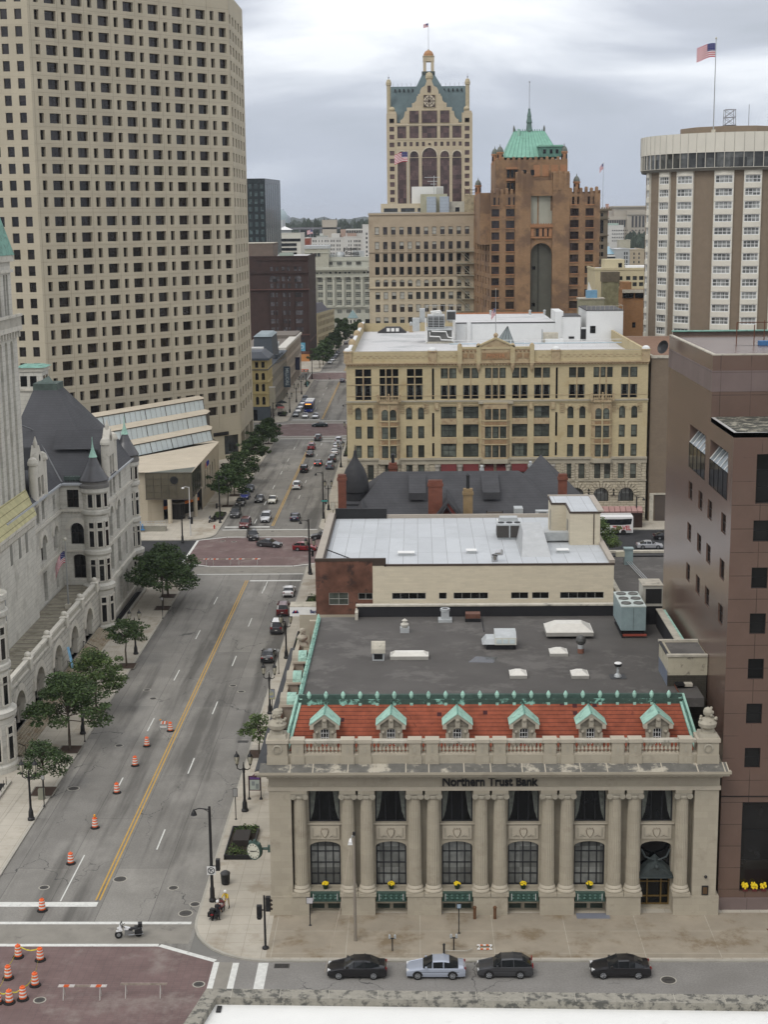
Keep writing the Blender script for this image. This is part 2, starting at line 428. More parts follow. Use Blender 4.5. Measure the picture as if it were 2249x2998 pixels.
g=MB();g.face([(-38.3,60,0),(-18.7,60,0),(-18.7,1100,0),(-38.3,1100,0)],ROAD);structure(g,'road')
g=MB();g.face([(-200,98,-.008),(-38.3,98,-.008),(-38.3,110,-.008),(-200,110,-.008)],ROAD2)
g.face([(-18.7,60,-.004),(200,60,-.004),(200,110,-.004),(-18.7,110,-.004)],ROAD2);structure(g,'road')
g=MB();g.face([(-200,242,-.004),(-38.3,242,-.004),(-38.3,268,-.004),(-200,268,-.004)],ASPH);g.face([(-18.7,250,-.004),(200,250,-.004),(200,275.5,-.004),(-18.7,275.5,-.004)],ASPH);structure(g,'road')
g=MB();g.face([(-200,398,-.004),(-38.3,398,-.004),(-38.3,432,-.004),(-200,432,-.004)],ROAD2);g.face([(-18.7,398,-.004),(200,398,-.004),(200,432,-.004),(-18.7,432,-.004)],ROAD2);structure(g,'road')
def arc(cx,cy,r,a0,a1,n=8):return[(cx+r*math.cos(R(a0+(a1-a0)*i/n)),cy+r*math.sin(R(a0+(a1-a0)*i/n)))for i in range(n+1)]
def block(poly,m,name='pavement',h=.14):
 b=MB();n=len(poly);b.prism(poly,-.02,h,CURB)
 cx=sum(p[0]for p in poly)/n;cy=sum(p[1]for p in poly)/n
 ins=[]
 for i,p in enumerate(poly):
  a=Vector(poly[i-1]);c=Vector(poly[(i+1)%n]);p=Vector(p)
  d1=(p-a).normalized();d2=(c-p).normalized();nn=Vector((-(d1+d2).y,(d1+d2).x)).normalized()
  ins.append(tuple(p+nn*.22))
 b.face([(x,y,h+.004)for x,y in ins],m);structure(b,name)
block(arc(-12,116,7,180,270)+[(200,109.2),(200,249.5)]+arc(-15,245.5,4,90,180,5),CONC)
block(arc(-14.5,279.5,4.5,180,270,5)+[(200,275),(200,397)]+arc(-15,393,4,90,180,5),CONC)
block(arc(-15,436,4,180,270,4)+[(120,432),(120,545),(-19,545)],CONC)
block([(-200,112),(-42,110)]+arc(-42,114,4,270,360,5)+arc(-42,238,4,0,90,5)+[(-200,242)],CONC)
block([(-200,268)]+arc(-43.5,273.5,5.5,270,360,6)+arc(-41,393,3,0,90,4)+[(-200,396)],CONC)
block([(-160,430)]+arc(-42,434,4,270,360,5)+[(-38,547),(-160,547)],CONC)
block([(-120,574)]+arc(-40,577,2.5,270,360,4)+[(-37.5,640),(-33.5,730),(-26,775),(-26,786),(-120,786)],CONC)
block([(-25,573),(60,573),(60,786),(-18,786),(-21,760),(-25,700)],CONC)
g=MB();g.face([(-12.4,109.5,.15),(25,109.5,.15),(60,109.5,.15),(60,117.3,.15),(-12.4,117.3,.15)],WALK2);structure(g,'pavement')
g=MB()
for q in([(13.2,116.2),(16,116.2),(16,117.2),(13.2,117.2)],):g.face([(a,b,.156)for a,b in q],mat('cellar_hatch',(.17,.18,.21),.7))
g.face([(29.3,111.2,.156),(34,111.2,.156),(34,114.4,.156),(28.6,114.4,.156)],mat('red_paver_panel',(.16,.07,.05),.9))
structure(g,'pavement')
g=MB();g.face([(-200,236,.15),(-49,236,.15),(-49,241.5,.15),(-200,241.5,.15)],mat('lawn',(.05,.075,.025),1,.3,2));structure(g,'pavement')
def bricks(y0,y1,c=2.6,x0=-38.2,x1=-18.8,nr=True):
 b=MB();p=[(x0+c,y0),(x1-c,y0),(x1+2.3,y0+c),(x1+2.3,y1-c),(x1-c,y1),(x0+c,y1),(x0-2.3,y1-c),(x0-2.3,y0+c)]
 b.face([(x,y,.004)for x,y in p],BRICKR);structure(b,'brick_crossing')
 b=MB();n=len(p);w_=.45
 for i in range(n):
  a=Vector(p[i]);q=Vector(p[(i+1)%n]);d=(q-a).normalized();o=Vector((d.y,-d.x))*w_
  b.face([(a.x,a.y,.008),(a.x+o.x,a.y+o.y,.008),(q.x+o.x,q.y+o.y,.008),(q.x,q.y,.008)],PAINT)
 structure(b,'road_marking')
bricks(88.5,111.6);bricks(247.2,270.6);bricks(402.2,427.8);bricks(548,573.3,2)
g=MB()
for a,b in((112.1,115.5),(241.4,246.7),(271.2,277.2),(397.6,401.7),(428.4,433.6)):g.face([(-38,a,.003),(-19,a,.003),(-19,b,.003),(-38,b,.003)],XW)
g.face([(-18,88,.002),(-14.9,88,.002),(-14.9,109,.002),(-18,109,.002)],XW)
structure(g,'crosswalk')
g=MB()
def stripe(x0,y0,x1,y1,m,z=.007):g.face([(x0,y0,z),(x1,y0,z),(x1,y1,z),(x0,y1,z)],m)
stripe(-37.6,115.5,-19.3,115.95,PAINT)
for y0,y1,x0,x1 in((118.75,119.65,-37.6,-28),(241.0,241.4,-37,-19.2),(277.2,277.7,-37.4,-19.2),(279.6,280.6,-37.3,-28.6),(397.1,397.6,-37,-19.2),(433.6,434.1,-37.2,-19.2),(436.1,436.9,-37,-28.8),(544.8,545.3,-37,-19.2),(577,577.5,-37,-26)):stripe(x0,y0,x1,y1,PAINT)
for y0,y1,x0,x1 in((236.2,236.9,-27.6,-19.2),(392.2,392.9,-27.8,-19.2)):stripe(x0,y0,x1,y1,PAINT)
for a,b in((120,236.8),(281,392.8),(437.2,541.5),(579,640)):
 stripe(-28.36,a,-28.22,b,YPAINT);stripe(-28.02,a,-27.88,b,YPAINT)
stripe(-31.42,119.8,-31.3,129.4,PAINT)
for i in range(5):stripe(-31.62,144.4+19.25*i,-31.48,149+19.25*i,PAINT)
for i in range(6):stripe(-24.85,130.6+19.5*i,-24.71,135.3+19.5*i,PAINT)
for i in range(6):stripe(-31.95,283.4+18.9*i,-31.8,288+18.9*i,PAINT);stripe(-25.32,290.6+18.9*i,-25.18,294.6+18.9*i,PAINT)
for i in range(5):stripe(-31.75,441+19*i,-31.6,446+19*i,PAINT)
stripe(-24.75,230,-24.6,236,PAINT)
stripe(-14.95,104,-14.45,108.9,PAINT);stripe(-12.9,104,-12.1,108.9,PAINT)
structure(g,'road_marking')
IRON=mat('manhole_iron',(.06,.056,.05),.7,.25,6)
def mh(x,y,r=.42,sq=False):
 b=MB()
 if sq:
  b.box(-.6,-.35,0,.6,.35,.012,IRON)
  for i in range(7):b.box(-.5+i*.15,-.28,.012,-.44+i*.15,.28,.02,BLACKM)
 else:
  b.lathe(0,0,[(r+.1,0),(r+.1,.008),(r,.012)],CURB,18,False);b.lathe(0,0,[(r,.012),(r*.8,.016),(.001,.016)],IRON,18,False)
  b.box(-r*.5,-.05,.016,r*.5,.05,.022,BLACKM)
 return b
ML={0:'round iron manhole cover in the left lanes beside the courthouse, farther of a close pair',1:'round iron manhole cover in the left lanes, nearer of a close pair',2:'iron manhole cover in the left lane beside the second orange barrel row',3:'large dark manhole cover by the left kerb near the twin lamp post',4:'manhole cover right of the yellow line, left one of a pair',5:'small manhole cover right of the yellow line, right one of a pair',6:'grey manhole cover just right of the end of the yellow line',7:'manhole cover in the right lane beside the black street lamp',8:'large manhole cover near the rounded corner kerb',9:'manhole cover in the left lane above the white stop line',10:'small iron cover by the kerb near the corner',11:'dark manhole cover in the brick crossing beside the taped barrels',12:'round cover at the chamfered edge of the brick crossing',15:'large dark manhole cover in the side street behind the last black sedan',16:'left manhole cover in the far brick crossing',17:'right manhole cover in the far brick crossing',18:'manhole cover between the far crosswalk lines'}
for i,(x,y)in{0:(-34.34,179),1:(-32.96,175.55),2:(-33.9,158.8),3:(-36.15,145.9),4:(-23.64,180.6),5:(-22.3,178.2),6:(-27,124.2),7:(-21.9,122.4),8:(-20.06,117.5),9:(-33.46,122.5),10:(-19.5,119.2),11:(-29,103.1),12:(-17.2,105.5),15:(19.2,106.2),16:(-36,267.5),17:(-33.9,266.8),18:(-27.6,275.9)}.items():
 solo(mh(x,y,.55 if i in(3,6,8,15)else.4),'manhole_cover',ML[i],'manhole cover',(x,y,.009),'manhole covers in the streets',local=True)
solo(mh(0,0,sq=True),'drain_grate','rusty rectangular drain grate at the corner kerb','drain',(-11.0,108.4,.004),local=True)
solo(mh(0,0,sq=True),'drain_grate','drain grate at the right kerb beside the first tree','drain',(-20,160,.004),local=True)
# ---------------- the columned bank ----------------
BF=mat('bronze_frame',(.022,.023,.026),.5,.1,3)
SILL_ST=mat('pale_stone_trim',(.43,.385,.305),.9,.08,.8)
DORM=mat('dormer_stone',(.35,.32,.255),.9,.14,1.5)
TILE=mat('red_roof_tile',(.27,.072,.038),.85,.25,1.3,pat=('brick',60,.285,(.07,.02,.015),.022),stain=((.12,.03,.022),.8,.60,.72))
ROOFD=mat('dark_roof_felt',(.088,.082,.076),.95,.14,.22,stain=((.125,.117,.108),.20,.50,.62))
COP=mat('coping_stone',(.44,.41,.34),.9,.2,1.2,stain=((.20,.19,.16),1.3,.55,.7))
style('bank_top',BF,G_BLACK,3,1,.12,.06,0,0,1);style('bank_top2',BF,G_BLACK,3,1,.12,.06)
style('bank_arch',BF,glass('curtained_glass',(.13,.135,.128),.15,.5,1.7),4,4,.13,.07)
style('bank_low',mat('green_grille',(.05,.075,.06),.8),mat('green_louver',(.055,.07,.058),.8,.2,6),1,1,.1,.03)
style('sash_white',WHITE,G_BLACK,3,4,.06,.05)
bank=thing('bank_building','pale stone bank with giant fluted columns, red tiled mansard and dormers on the near corner','building',(6,132,0))
BX=[-8.03+5.6*i for i in range(6)]
b=MB();wins=[]
ops=[]
X0=-10.75
for i,x in enumerate(BX):
 a=x-X0
 ops+=[(a-1.32,8.0,a+1.32,11.0,'bank_top',0,.3)]
 if i<5:ops+=[(a-1.3,2.25,a+1.3,6.3,'bank_arch',.35,.35),(a-1.2,.2,a-.15,.9,'bank_low',0,.1),(a+.15,.2,a+1.2,.9,'bank_low',0,.1)]
 else:ops+=[(a-1.3,.25,a+1.3,6.3,None,.35,.8)]
facade(b,wins,(X0,118.05,0),(1,0,0),33.65,11.3,ops,STONE)
b.box(-12.6,117,0,-10.75,121,11.3,STONE);b.box(22.9,117,0,24.9,121,11.3,STONE)
b.box(-12.75,116.85,0,-9.4,118.06,1.85,STONE)
for i in range(6):
 x0=BX[i]+1.36;x1=BX[i]+4.24 if i<5 else 25.15
 b.box(x0,116.85,0,x1,118.06,1.85,STONE)
b.box(-9.45,117.35,1.0,18.6,118.04,2.2,STONE)
for x in BX[:5]:b.box(x-1.36,117.5,0,x+1.36,118.045,.16,STONE)
b.face([(-12.6,150,0),(-12.6,121,0),(-12.6,121,11.3),(-12.6,150,11.3)],STONE)
b.face([(-12.6,152,0),(-12.6,152,17),(25,152,17),(25,152,0)],STONE);b.box(-11.2,147.4,11,-6.2,148,17.55,STONE)
b.face([(24.9,121,0),(25,152,0),(25,152,13.5),(24.9,121,13.5)],STONE)
b.box(-12.6,117,11.3,24.95,152,12.45,STONE);b.box(-12.68,116.9,11.28,25.02,117.1,11.62,SILL_ST)
b.box(-12.68,116.93,11.62,-12.4,152,11.72,SILL_ST)
b.build('wall',bank)
for x in BX:
 p=MB();p.box(x-1.25,117.93,6.55,x+1.25,118.04,7.75,SILL_ST)
 p.box(x-1.05,117.88,6.75,x-.95,117.94,7.55,DORM);p.box(x+.95,117.88,6.75,x+1.05,117.94,7.55,DORM)
 sh=[(0,-.5),(.27,-.2),(.36,.15),(.24,.42),(.1,.3),(0,.45),(-.1,.3),(-.24,.42),(-.36,.15),(-.27,-.2)]
 p.face([(x+q[0]*.72,117.80,7.15+q[1]*.8)for q in sh],SILL_ST)
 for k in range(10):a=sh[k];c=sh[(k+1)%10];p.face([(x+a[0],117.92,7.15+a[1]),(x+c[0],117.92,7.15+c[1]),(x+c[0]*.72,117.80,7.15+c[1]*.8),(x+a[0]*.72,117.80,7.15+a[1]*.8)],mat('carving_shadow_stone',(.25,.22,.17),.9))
 for s in(-1,1):p.tube([(x+s*.35,117.88,6.8),(x+s*.6,117.86,6.95),(x+s*.85,117.88,6.8)],.06,DORM,5)
 p.box(x-1.5,117.9,7.86,x+1.5,118.0,7.98,SILL_ST)
 p.build('carved_panel',bank)
def column_mb():
 c=MB();n=40;rings=[]
 for z,r in((2.75,.58),(5.5,.56),(8,.53),(10.45,.49)):
  rings.append([((r if(k%2)else r*.93)*math.cos(2*PI*k/n),(r if(k%2)else r*.93)*math.sin(2*PI*k/n),z)for k in range(n)])
 for j in range(3):c.raw(rings[j]+rings[j+1],[(k,(k+1)%n,n+(k+1)%n,n+k)for k in range(n)],STONE)
 c.box(-.76,-.76,1.85,.76,.76,2.15,STONE)
 c.lathe(0,0,[(.76,2.15),(.80,2.25),(.76,2.36),(.66,2.42),(.70,2.52),(.66,2.62),(.58,2.75)],SILL_ST,20)
 c.lathe(0,0,[(.49,10.45),(.58,10.52),(.60,10.68),(.55,10.8)],DORM,20)
 for s in(-1,1):
  n2=12;r=.25;cx=s*.52;v=[(cx+r*math.cos(2*PI*k/n2),-.58,10.72+r*math.sin(2*PI*k/n2))for k in range(n2)]
  v2=[(p[0],.5,p[2])for p in v]
  c.raw(v+v2,[(k,(k+1)%n2,n2+(k+1)%n2,n2+k)for k in range(n2)]+[tuple(range(n2))[::-1]],DORM)
  c.raw([(cx+.1*math.cos(2*PI*k/8),-.62,10.72+.1*math.sin(2*PI*k/8))for k in range(8)],[tuple(range(8))[::-1]],STONE)
 c.box(-.62,-.56,10.85,.62,.56,11.0,DORM);c.box(-.68,-.62,11.0,.68,.62,11.28,STONE)
 return c
cm=column_mb().mesh('column')
for i in range(6):
 for s in(-1,1):
  o=bpy.data.objects.new('column',cm);COL.objects.link(o);o.parent=bank
  o.location=Vector((BX[i]+s*2.02+(0 if i or s>0 else-.02),117.52,0))-bank.location
b=MB()
b.box(-12.72,116.7,12.45,25.05,152,12.62,STONE)
k=-12.5
while k<24.9:b.box(k,116.45,12.62,k+.34,117,12.84,SILL_ST);k+=.62
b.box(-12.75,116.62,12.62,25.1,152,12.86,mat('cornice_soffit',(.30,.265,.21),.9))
b.box(-13.45,115.95,12.86,25.5,152,13.1,STONE);b.box(-13.6,115.75,13.1,25.62,116.2,13.32,STONE)
b.box(-13.6,116.2,13.1,25.3,152,13.3,STONE)
SLAB=mat('stained_coping_slab',(.13,.125,.11),.9,.2,1.2,stain=((.42,.385,.31),.42,.53,.63))
x=-13.3;k=0
while x<25.3:
 w_=(2.6,1.9,2.9,2.2)[k%4];x1=min(25.4,x+w_)
 b.face([(x+.05,115.78,13.325),(x1-.05,115.78,13.325),(x1-.05,117.15,13.64),(x+.05,117.15,13.64)],SLAB)
 b.face([(x1-.05,115.78,13.33),(x1+.05,115.78,13.33),(x1+.05,117.15,13.645),(x1-.05,117.15,13.645)],SILL_ST)
 x=x1;k+=1
b.face([(-13.62,115.9,13.33),(-12.4,117.1,13.62),(-12.4,152,13.62),(-13.62,152,13.33)],mat('dark_lead_cornice',(.045,.047,.05),.7,.15,1))
b.build('cornice',bank)
sg=text_mb('Northern Trust Bank',1.06,BLACKM,facing((5.85,116.93,12.03),(1,0,0)),.08,True,.86);sg.build('sign',bank)
b=MB();BY0,BY1=117.05,117.75
b.box(-12.5,BY0,13.3,24.75,BY1,14.35,STONE)
def bal(b,x,y,z0,z1,m,r=.11):
 h=z1-z0;b.lathe(x,y,[(r*.8,z0),(r*.5,z0+h*.1),(r*1.15,z0+h*.33),(r*.55,z0+h*.62),(r*.4,z0+h*.75),(r*.8,z0+h*.9),(r*.8,z1)],m,6)
for i in range(6):
 xs=BX[i]-1.62
 for k in range(10):bal(b,xs+.17+k*.325,117.4,14.45,15.35,SILL_ST,.14)
 for s in(-1,1):
  px=BX[i]+s*2.08
  b.box(px-.5,BY0-.06,13.62,px+.5,BY1+.02,15.42,STONE);b.box(px-.58,BY0-.14,15.42,px+.58,BY1+.1,15.72,SILL_ST)
  b.box(px-.56,BY0-.12,13.6,px+.56,BY1+.02,14.3,STONE);b.box(px-.09,BY0-.09,14.6,px+.09,BY0-.05,15.15,DORM)
 if i<5:
  for k in(-.14,.14):bal(b,BX[i]+2.8+k,117.4,14.45,15.35,SILL_ST,.12)
b.box(-12.5,BY0+.05,15.37,24.75,BY1-.1,15.6,COP);b.box(-12.5,BY0+.03,14.35,24.75,BY1-.03,14.46,SILL_ST)
b.box(-12.5,118,13.3,-12.1,150,15.5,STONE)
b.build('balustrade',bank)
def bust(cx,cy,z,k_=1):
 b=MB()
 b.frust(cx-.8,cy-.75,z,cx+.8,cy+.75,z+.35,cx-.7,cy-.65,cx+.7,cy+.65,DORM)
 b.frust(cx-.45,cy-.4,z+.35,cx+.45,cy+.4,z+.75,cx-.5,cy-.35,cx+.5,cy+.35,DORM)
 b.lathe(cx,cy,[(.45,z+.6),(.72,z+.85),(.78,z+1.15),(.55,z+1.45),(.24,z+1.6),(.22,z+1.72),(.36,z+1.85),(.40,z+2.1),(.30,z+2.35),(.01,z+2.5)],DORM,12)
 for k in range(26):
  a=rnd.random()*2*PI;h=rnd.random();r=(.68 if h<.5 else.36);b.ball((cx+r*math.cos(a),cy+r*math.sin(a)*.8,z+.85+h*1.5),.13,DORM,6)
 if k_!=1:b.v=[(cx+(v[0]-cx)*k_,cy+(v[1]-cy)*k_,z+(v[2]-z)*k_)for v in b.v]
 return b
b=MB()
for(x0,x1)in((-12.62,-10.95),(23.0,24.75)):
 b.box(x0,116.9,13.62,x1,118.5,15.45,STONE);b.box(x0-.1,116.8,15.45,x1+.1,118.6,15.75,SILL_ST);b.box(x0-.05,116.85,13.6,x1+.05,118.5,14.35,STONE)
 cx=(x0+x1)/2
 n=16
 for k in range(n):
  a=2*PI*k/n;c=2*PI*(k+1)/n
  b.face([(cx+.42*math.cos(a),116.84,14.92+.42*math.sin(a)),(cx+.42*math.cos(c),116.84,14.92+.42*math.sin(c)),(cx+.3*math.cos(c),116.8,14.92+.3*math.sin(c)),(cx+.3*math.cos(a),116.8,14.92+.3*math.sin(a))],DORM)
b.build('corner_pedestal',bank)
bust(-11.8,117.7,15.75).build('statue',bank,'weathered stone statue on the left corner of the parapet')
bust(23.9,117.7,15.75).build('statue',bank,'weathered stone bust on the right corner of the parapet')
bust(-11.9,146.5,15.3,.72).build('statue',bank,'stone statue at the rear street corner of the parapet')
mat('ridge_copper',(.045,.075,.06),.8,.2,2,stain=((.24,.46,.38),1.1,.52,.60))
b=MB();e0=(119.0,13.9);r0=(121.8,17.95)
b.face([(-11.3,119,13.9),(23.45,119,13.9),(22.35,121.8,17.95),(-10.2,121.8,17.95)],TILE)
b.face([(-11.3,148,13.9),(-11.3,119,13.9),(-10.2,121.8,17.95),(-10.2,148,17.95)],TILE)
b.face([(23.45,119,13.9),(23.5,125,13.9),(22.35,125,17.95),(22.35,121.8,17.95)],TILE)
for k in range(9):
 x=rnd.uniform(-9,21);z=rnd.uniform(14.6,17.3);y=119+(z-13.9)/4.05*2.8-.015
 b.face([(x,y,z),(x+.38,y,z),(x+.38,y+.2,z+.285),(x,y+.2,z+.285)],mat('dark_slipped_tile',(.06,.018,.02),.9))
b.build('tile_roof',bank)
b=MB()
b.box(-10.35,121.35,17.3,22.5,121.75,17.72,MATS['ridge_copper']);b.box(-10.3,121.55,17.7,22.45,122.0,18.02,mat('dark_copper',(.05,.085,.07),.8,.2,2));b.box(-10.3,121.6,18.02,22.45,121.95,18.08,MATS['dark_copper'])
x=-9.4
while x<22.4:b.lathe(x,121.6,[(.1,17.75),(.17,17.9),(.2,18.1),(.14,18.28),(.01,18.45)],VERD_L,8);b.box(x-.13,121.3,17.1,x+.13,121.5,17.45,VERD_L);x+=1.463
y=124.
while y<148:b.lathe(-10.25,y,[(.1,17.75),(.18,17.9),(.1,18.2),(.01,18.35)],VERD_L,8);y+=1.8
b.box(-10.4,121.6,17.5,-10.05,147.6,17.9,VERD)
for(xa,xb)in((-11.3,-10.2),(23.45,22.35)):
 for s in(-.17,.17):b.tube([(xa,119,13.98),(xb,121.8,18.03)],.13,VERD,6)
 d=Vector((xb-xa,2.8,4.05)).normalized();u_=Vector((1,0,0))*.3
 A=Vector((xa,118.97,14.05));B=Vector((xb,121.77,18.1));b.face([A-u_,A+u_,B+u_,B-u_],VERD_L);b.face([A-u_+Vector((0,0,-.15)),A-u_,B-u_,B-u_+Vector((0,0,-.15))],VERD);b.face([A+u_,A+u_+Vector((0,0,-.15)),B+u_+Vector((0,0,-.15)),B+u_],VERD)
b.build('copper_ridge',bank)
def dormer_mb():
 d=MB();w_=[];F=119.25
 facade(d,w_,(-.92,F,13.8),(1,0,0),1.84,2.45,[(.55,.5,1.29,2.05,None,.4,.15)],DORM)
 d.face([(-.92,121.2,13.8),(-.92,F,13.8),(-.92,F,16.25),(-.92,121.2,16.25)],DORM);d.face([(.92,F,13.8),(.92,121.2,13.8),(.92,121.2,16.25),(.92,F,16.25)],DORM)
 for s in(-1,1):
  d.box(s*.86-.13,F-.16,13.9,s*.86+.13,F,15.5,SILL_ST);d.ball((s*.68,F-.1,15.6),.17,DORM,7);d.box(s*1.08-.16,F-.4,15.95,s*1.08+.16,F+.2,16.35,SILL_ST)
  v=[(s*1.22,F-.35,16.1),(s*1.22,F-.35,16.32),(0,F-.35,17.3),(0,F-.35,17.02)]
  v2=[(p[0],F+.1,p[2])for p in v]
  d.raw(v+v2,[(0,1,2,3),(4,5,6,7),(1,5,6,2),(0,4,5,1),(3,7,4,0)],DORM)
 d.face([(-1.05,F-.12,16.15),(1.05,F-.12,16.15),(0,F-.12,17.05)],mat('dormer_tympanum',(.22,.20,.16),.9,.2,3))
 d.box(-.2,F-.34,16.05,.2,F,17.0,DORM);d.ball((0,F-.3,16.7),.18,DORM,7)
 return d
def dormer_roof():
 d=MB();F=118.85
 for s in(-1,1):d.raw([(s*1.3,F,16.34),(0,F,17.36),(0,121.3,17.36),(s*1.3,120.6,16.34),(s*1.3,F,16.28),(0,F,17.28)],[(0,1,2,3),(4,5,1,0)],VERD_L)
 d.tube([(0,F,17.36),(0,121.45,17.36)],.07,VERD,5);d.lathe(0,121.2,[(.08,17.4),(.1,17.6),(.01,17.75)],MATS['dark_copper'],6)
 return d
dm=dormer_mb().mesh('dormer');drm=dormer_roof().mesh('copper_roof');dwm=win_mb(.7,1.55,'sash_white').mesh('window')
for x in BX:
 o=bpy.data.objects.new('dormer',dm);COL.objects.link(o);o.parent=bank;o.location=(x+.08-6,-132,0)
 for nm,me,l in(('copper_roof',drm,(0,0,0)),('window',dwm,(-.37,119.4,14.3))):
  q=bpy.data.objects.new(nm,me);COL.objects.link(q);q.parent=o;q.location=l
for k,y in enumerate((126.5,133,139.6)):
 d=MB();d.box(-12.2,y-.9,13.6,-11.2,y+.9,15.9,DORM);d.box(-12.3,y-1.15,15.75,-10.9,y+1.15,15.95,SILL_ST)
 n=8;prev=None
 for i in range(n+1):
  a=PI*i/n;p=(y-1.05*math.cos(a),15.95+.75*math.sin(a))
  if prev:
   d.face([(-11.7,prev[0],prev[1]),(-11.7,p[0],p[1]),(-10.9,p[0],p[1]),(-10.9,prev[0],prev[1])],VERD_L)
   d.face([(-12.3,prev[0],prev[1]),(-12.3,p[0],p[1]),(-11.7,p[0],p[1]),(-11.7,prev[0],prev[1])],DORM);d.face([(-12.3,prev[0],prev[1]),(-12.3,y,15.95),(-12.3,p[0],p[1])],DORM)
   d.face([(-10.9,prev[0],prev[1]),(-10.9,p[0],p[1]),(-10.9,y,15.95)],VERD)
  prev=p
 d.build('barrel_dormer',bank)
b=MB()
b.box(-10.1,121.95,16.8,24.4,148.7,17.6,ROOFD);b.box(-6.2,148.7,16.8,24.4,152,17.59,ROOFD)
b.box(-6.3,148.8,17.6,24.4,149.15,18.7,mat('black_upstand',(.02,.02,.022),.8));b.box(-6.3,149.15,17.6,24.4,149.35,18.65,STONE);b.box(-6.45,148.7,18.7,24.5,149.45,18.85,COP)
b.box(-6.5,147.5,17.5,-6.2,149.4,18.4,COP)
b.box(23.9,130.1,17.6,24.2,144.8,19.3,mat('black_upstand',(0,0,0)));b.box(23.85,130.1,19.3,24.5,144.8,19.42,COP);b.box(24.5,130.1,19.0,24.8,144.8,19.3,VERD_L)
b.box(-3.3,127,17.6,3,127.03,17.603,ROOFD)
b.face([(4.6,132.6,17.606),(7.0,132.4,17.606),(7.4,134.2,17.606),(5.4,134.5,17.606)],mat('wet_roof_patch',(.012,.012,.013),.12,.1,1,spec=.6))
b.build('flat_roof',bank)
b=MB();CRB=mat('cream_render',(.42,.385,.29),.9,.12,.8,stain=((.17,.155,.125),.9,.55,.68));DKB=mat('dark_party_brick',(.052,.047,.036),.95,.2,1,pat=('brick',.6,.2,(.035,.032,.026),.02))
b.box(21.8,125.2,18.6,25.25,130,20.3,CRB);b.box(21.8,125.21,13.5,25.2,130,18.6,DKB);b.box(21.78,125.3,17.6,21.82,129.9,18.9,mat('blue_grey_flashing',(.14,.16,.20),.6))
b.box(22.2,125.6,20.3,25.2,129.6,20.31,ROOFD);b.box(21.7,125.1,20.3,25.25,125.5,20.48,COP);b.box(21.7,129.7,20.3,25.25,130.1,20.48,COP);b.box(21.7,125.5,20.3,21.95,129.7,20.4,BLACKM)
b.box(22.4,124.4,17.9,23.2,125.2,18.0,BLACKM);b.box(23.2,124.6,17.75,23.9,125.2,18.0,COP)
b.build('penthouse',bank)
put_windows(bank,wins)
for x in BX[:5]:
 p=MB();p.box(x-1.25,117.1,1.35,x+1.25,117.36,2.05,mat('dark_verdigris_grille',(.035,.075,.06),.6,.35,4));p.box(x-1.3,117.05,2.0,x+1.3,117.4,2.1,MATS['dark_copper']);p.box(x-1.3,117.05,1.28,x+1.3,117.4,1.36,MATS['dark_copper'])
 for k in range(5):xx=x-.9+k*.45;p.lathe(xx,117.1,[(.001,1.45),(.13,1.55),(.05,1.7),(.13,1.85),(.001,1.95)],mat('verdigris_scroll',(.075,.14,.115),.6,.3,5),6)
 for s in(-1,1):p.box(x+s*1.02-.02,117.03,1.4,x+s*1.02+.02,117.1,2.0,WHITE)
 p.build('planter_grille',bank)
x=BX[5];BRASS=mat('brass_frame',(.22,.15,.06),.45,.2,3,metal=.5)
d=MB();d.box(x-1.3,118.8,.25,x+1.3,118.86,6.3,G_BLACK)
for k in(-1.27,-.62,.55,1.2):d.box(x+k,118.6,.3,x+k+.1,118.8,3.1,BRASS)
for z in(.3,1.0,2.35,3.0):d.box(x-1.3,118.62,z,x+1.3,118.78,z+.09,BRASS)
d.build('door',bank)
d=MB();VD=mat('dark_bronze_canopy',(.045,.055,.055),.5,.3,3)
d.raw([(x-1.4,117.6,3.3),(x+1.4,117.6,3.3),(x,117.5,4.3),(x-1.4,118.6,3.7),(x+1.4,118.6,3.7),(x,118.6,4.9)],[(0,1,2),(0,2,5,3),(1,4,5,2)],VD);d.box(x-1.45,117.5,3.15,x+1.45,118.6,3.32,VD);d.ball((x,117.5,4.2),.22,VD,8)
for s in(-1,1):d.tube([(x+s*.2,118.0,4.6),(x+s*.9,118.0,4.9),(x+s*1.2,118.2,5.5)],.09,VD,5)
d.build('door_canopy',bank)
d=MB();d.box(23.72,116.9,1.95,24.25,117.01,2.75,BLACKM);d.box(23.8,116.88,2.05,24.17,116.91,2.65,mat('brass_plaque',(.10,.06,.03),.5));d.build('plaque',bank)
d=MB();d.ball((24.0,116.85,3.6),.14,BLACKM,8);d.tube([(24,117,3.55),(24,116.8,3.6)],.04,BLACKM,5);d.build('wall_lamp',bank)
YEL=mat('yellow_blossom',(.75,.55,.02),.8,.15,8);POT=mat('dark_pot_leaves',(.02,.035,.015),.9,.3,5)
BL=['left end of the columned front','second window from the left street corner','third window, under the letter N of the bank name','fourth window, below the end of the bank name','fifth window, next to the entrance']
def mum(seed,r=.26,n=42):
 q=random.Random(seed);pot=MB();pot.lathe(0,0,[(.17,0),(.24,.28),(.24,.3)],POT,10,cap=True);pot.ball((0,0,.38),r*1.15,POT,10,.6)
 fl=MB()
 for k in range(n):
  a=q.random()*2*PI;e_=math.acos(q.random());rr=r;p=Vector((rr*math.sin(e_)*math.cos(a),rr*math.sin(e_)*math.sin(a),.42+rr*.75*math.cos(e_)));fl.ball(p,.065,YEL,5)
 return pot,fl
for i,x in enumerate(BX[:5]):
 t=thing('flower_pot','potted yellow chrysanthemum on the ledge, '+BL[i],'flower pot',(x,117.62,2.2),0,'yellow flowers on the bank window ledges')
 p,f=mum(i);p.build('pot',t,local=True);f.build('blossom',t,local=True)
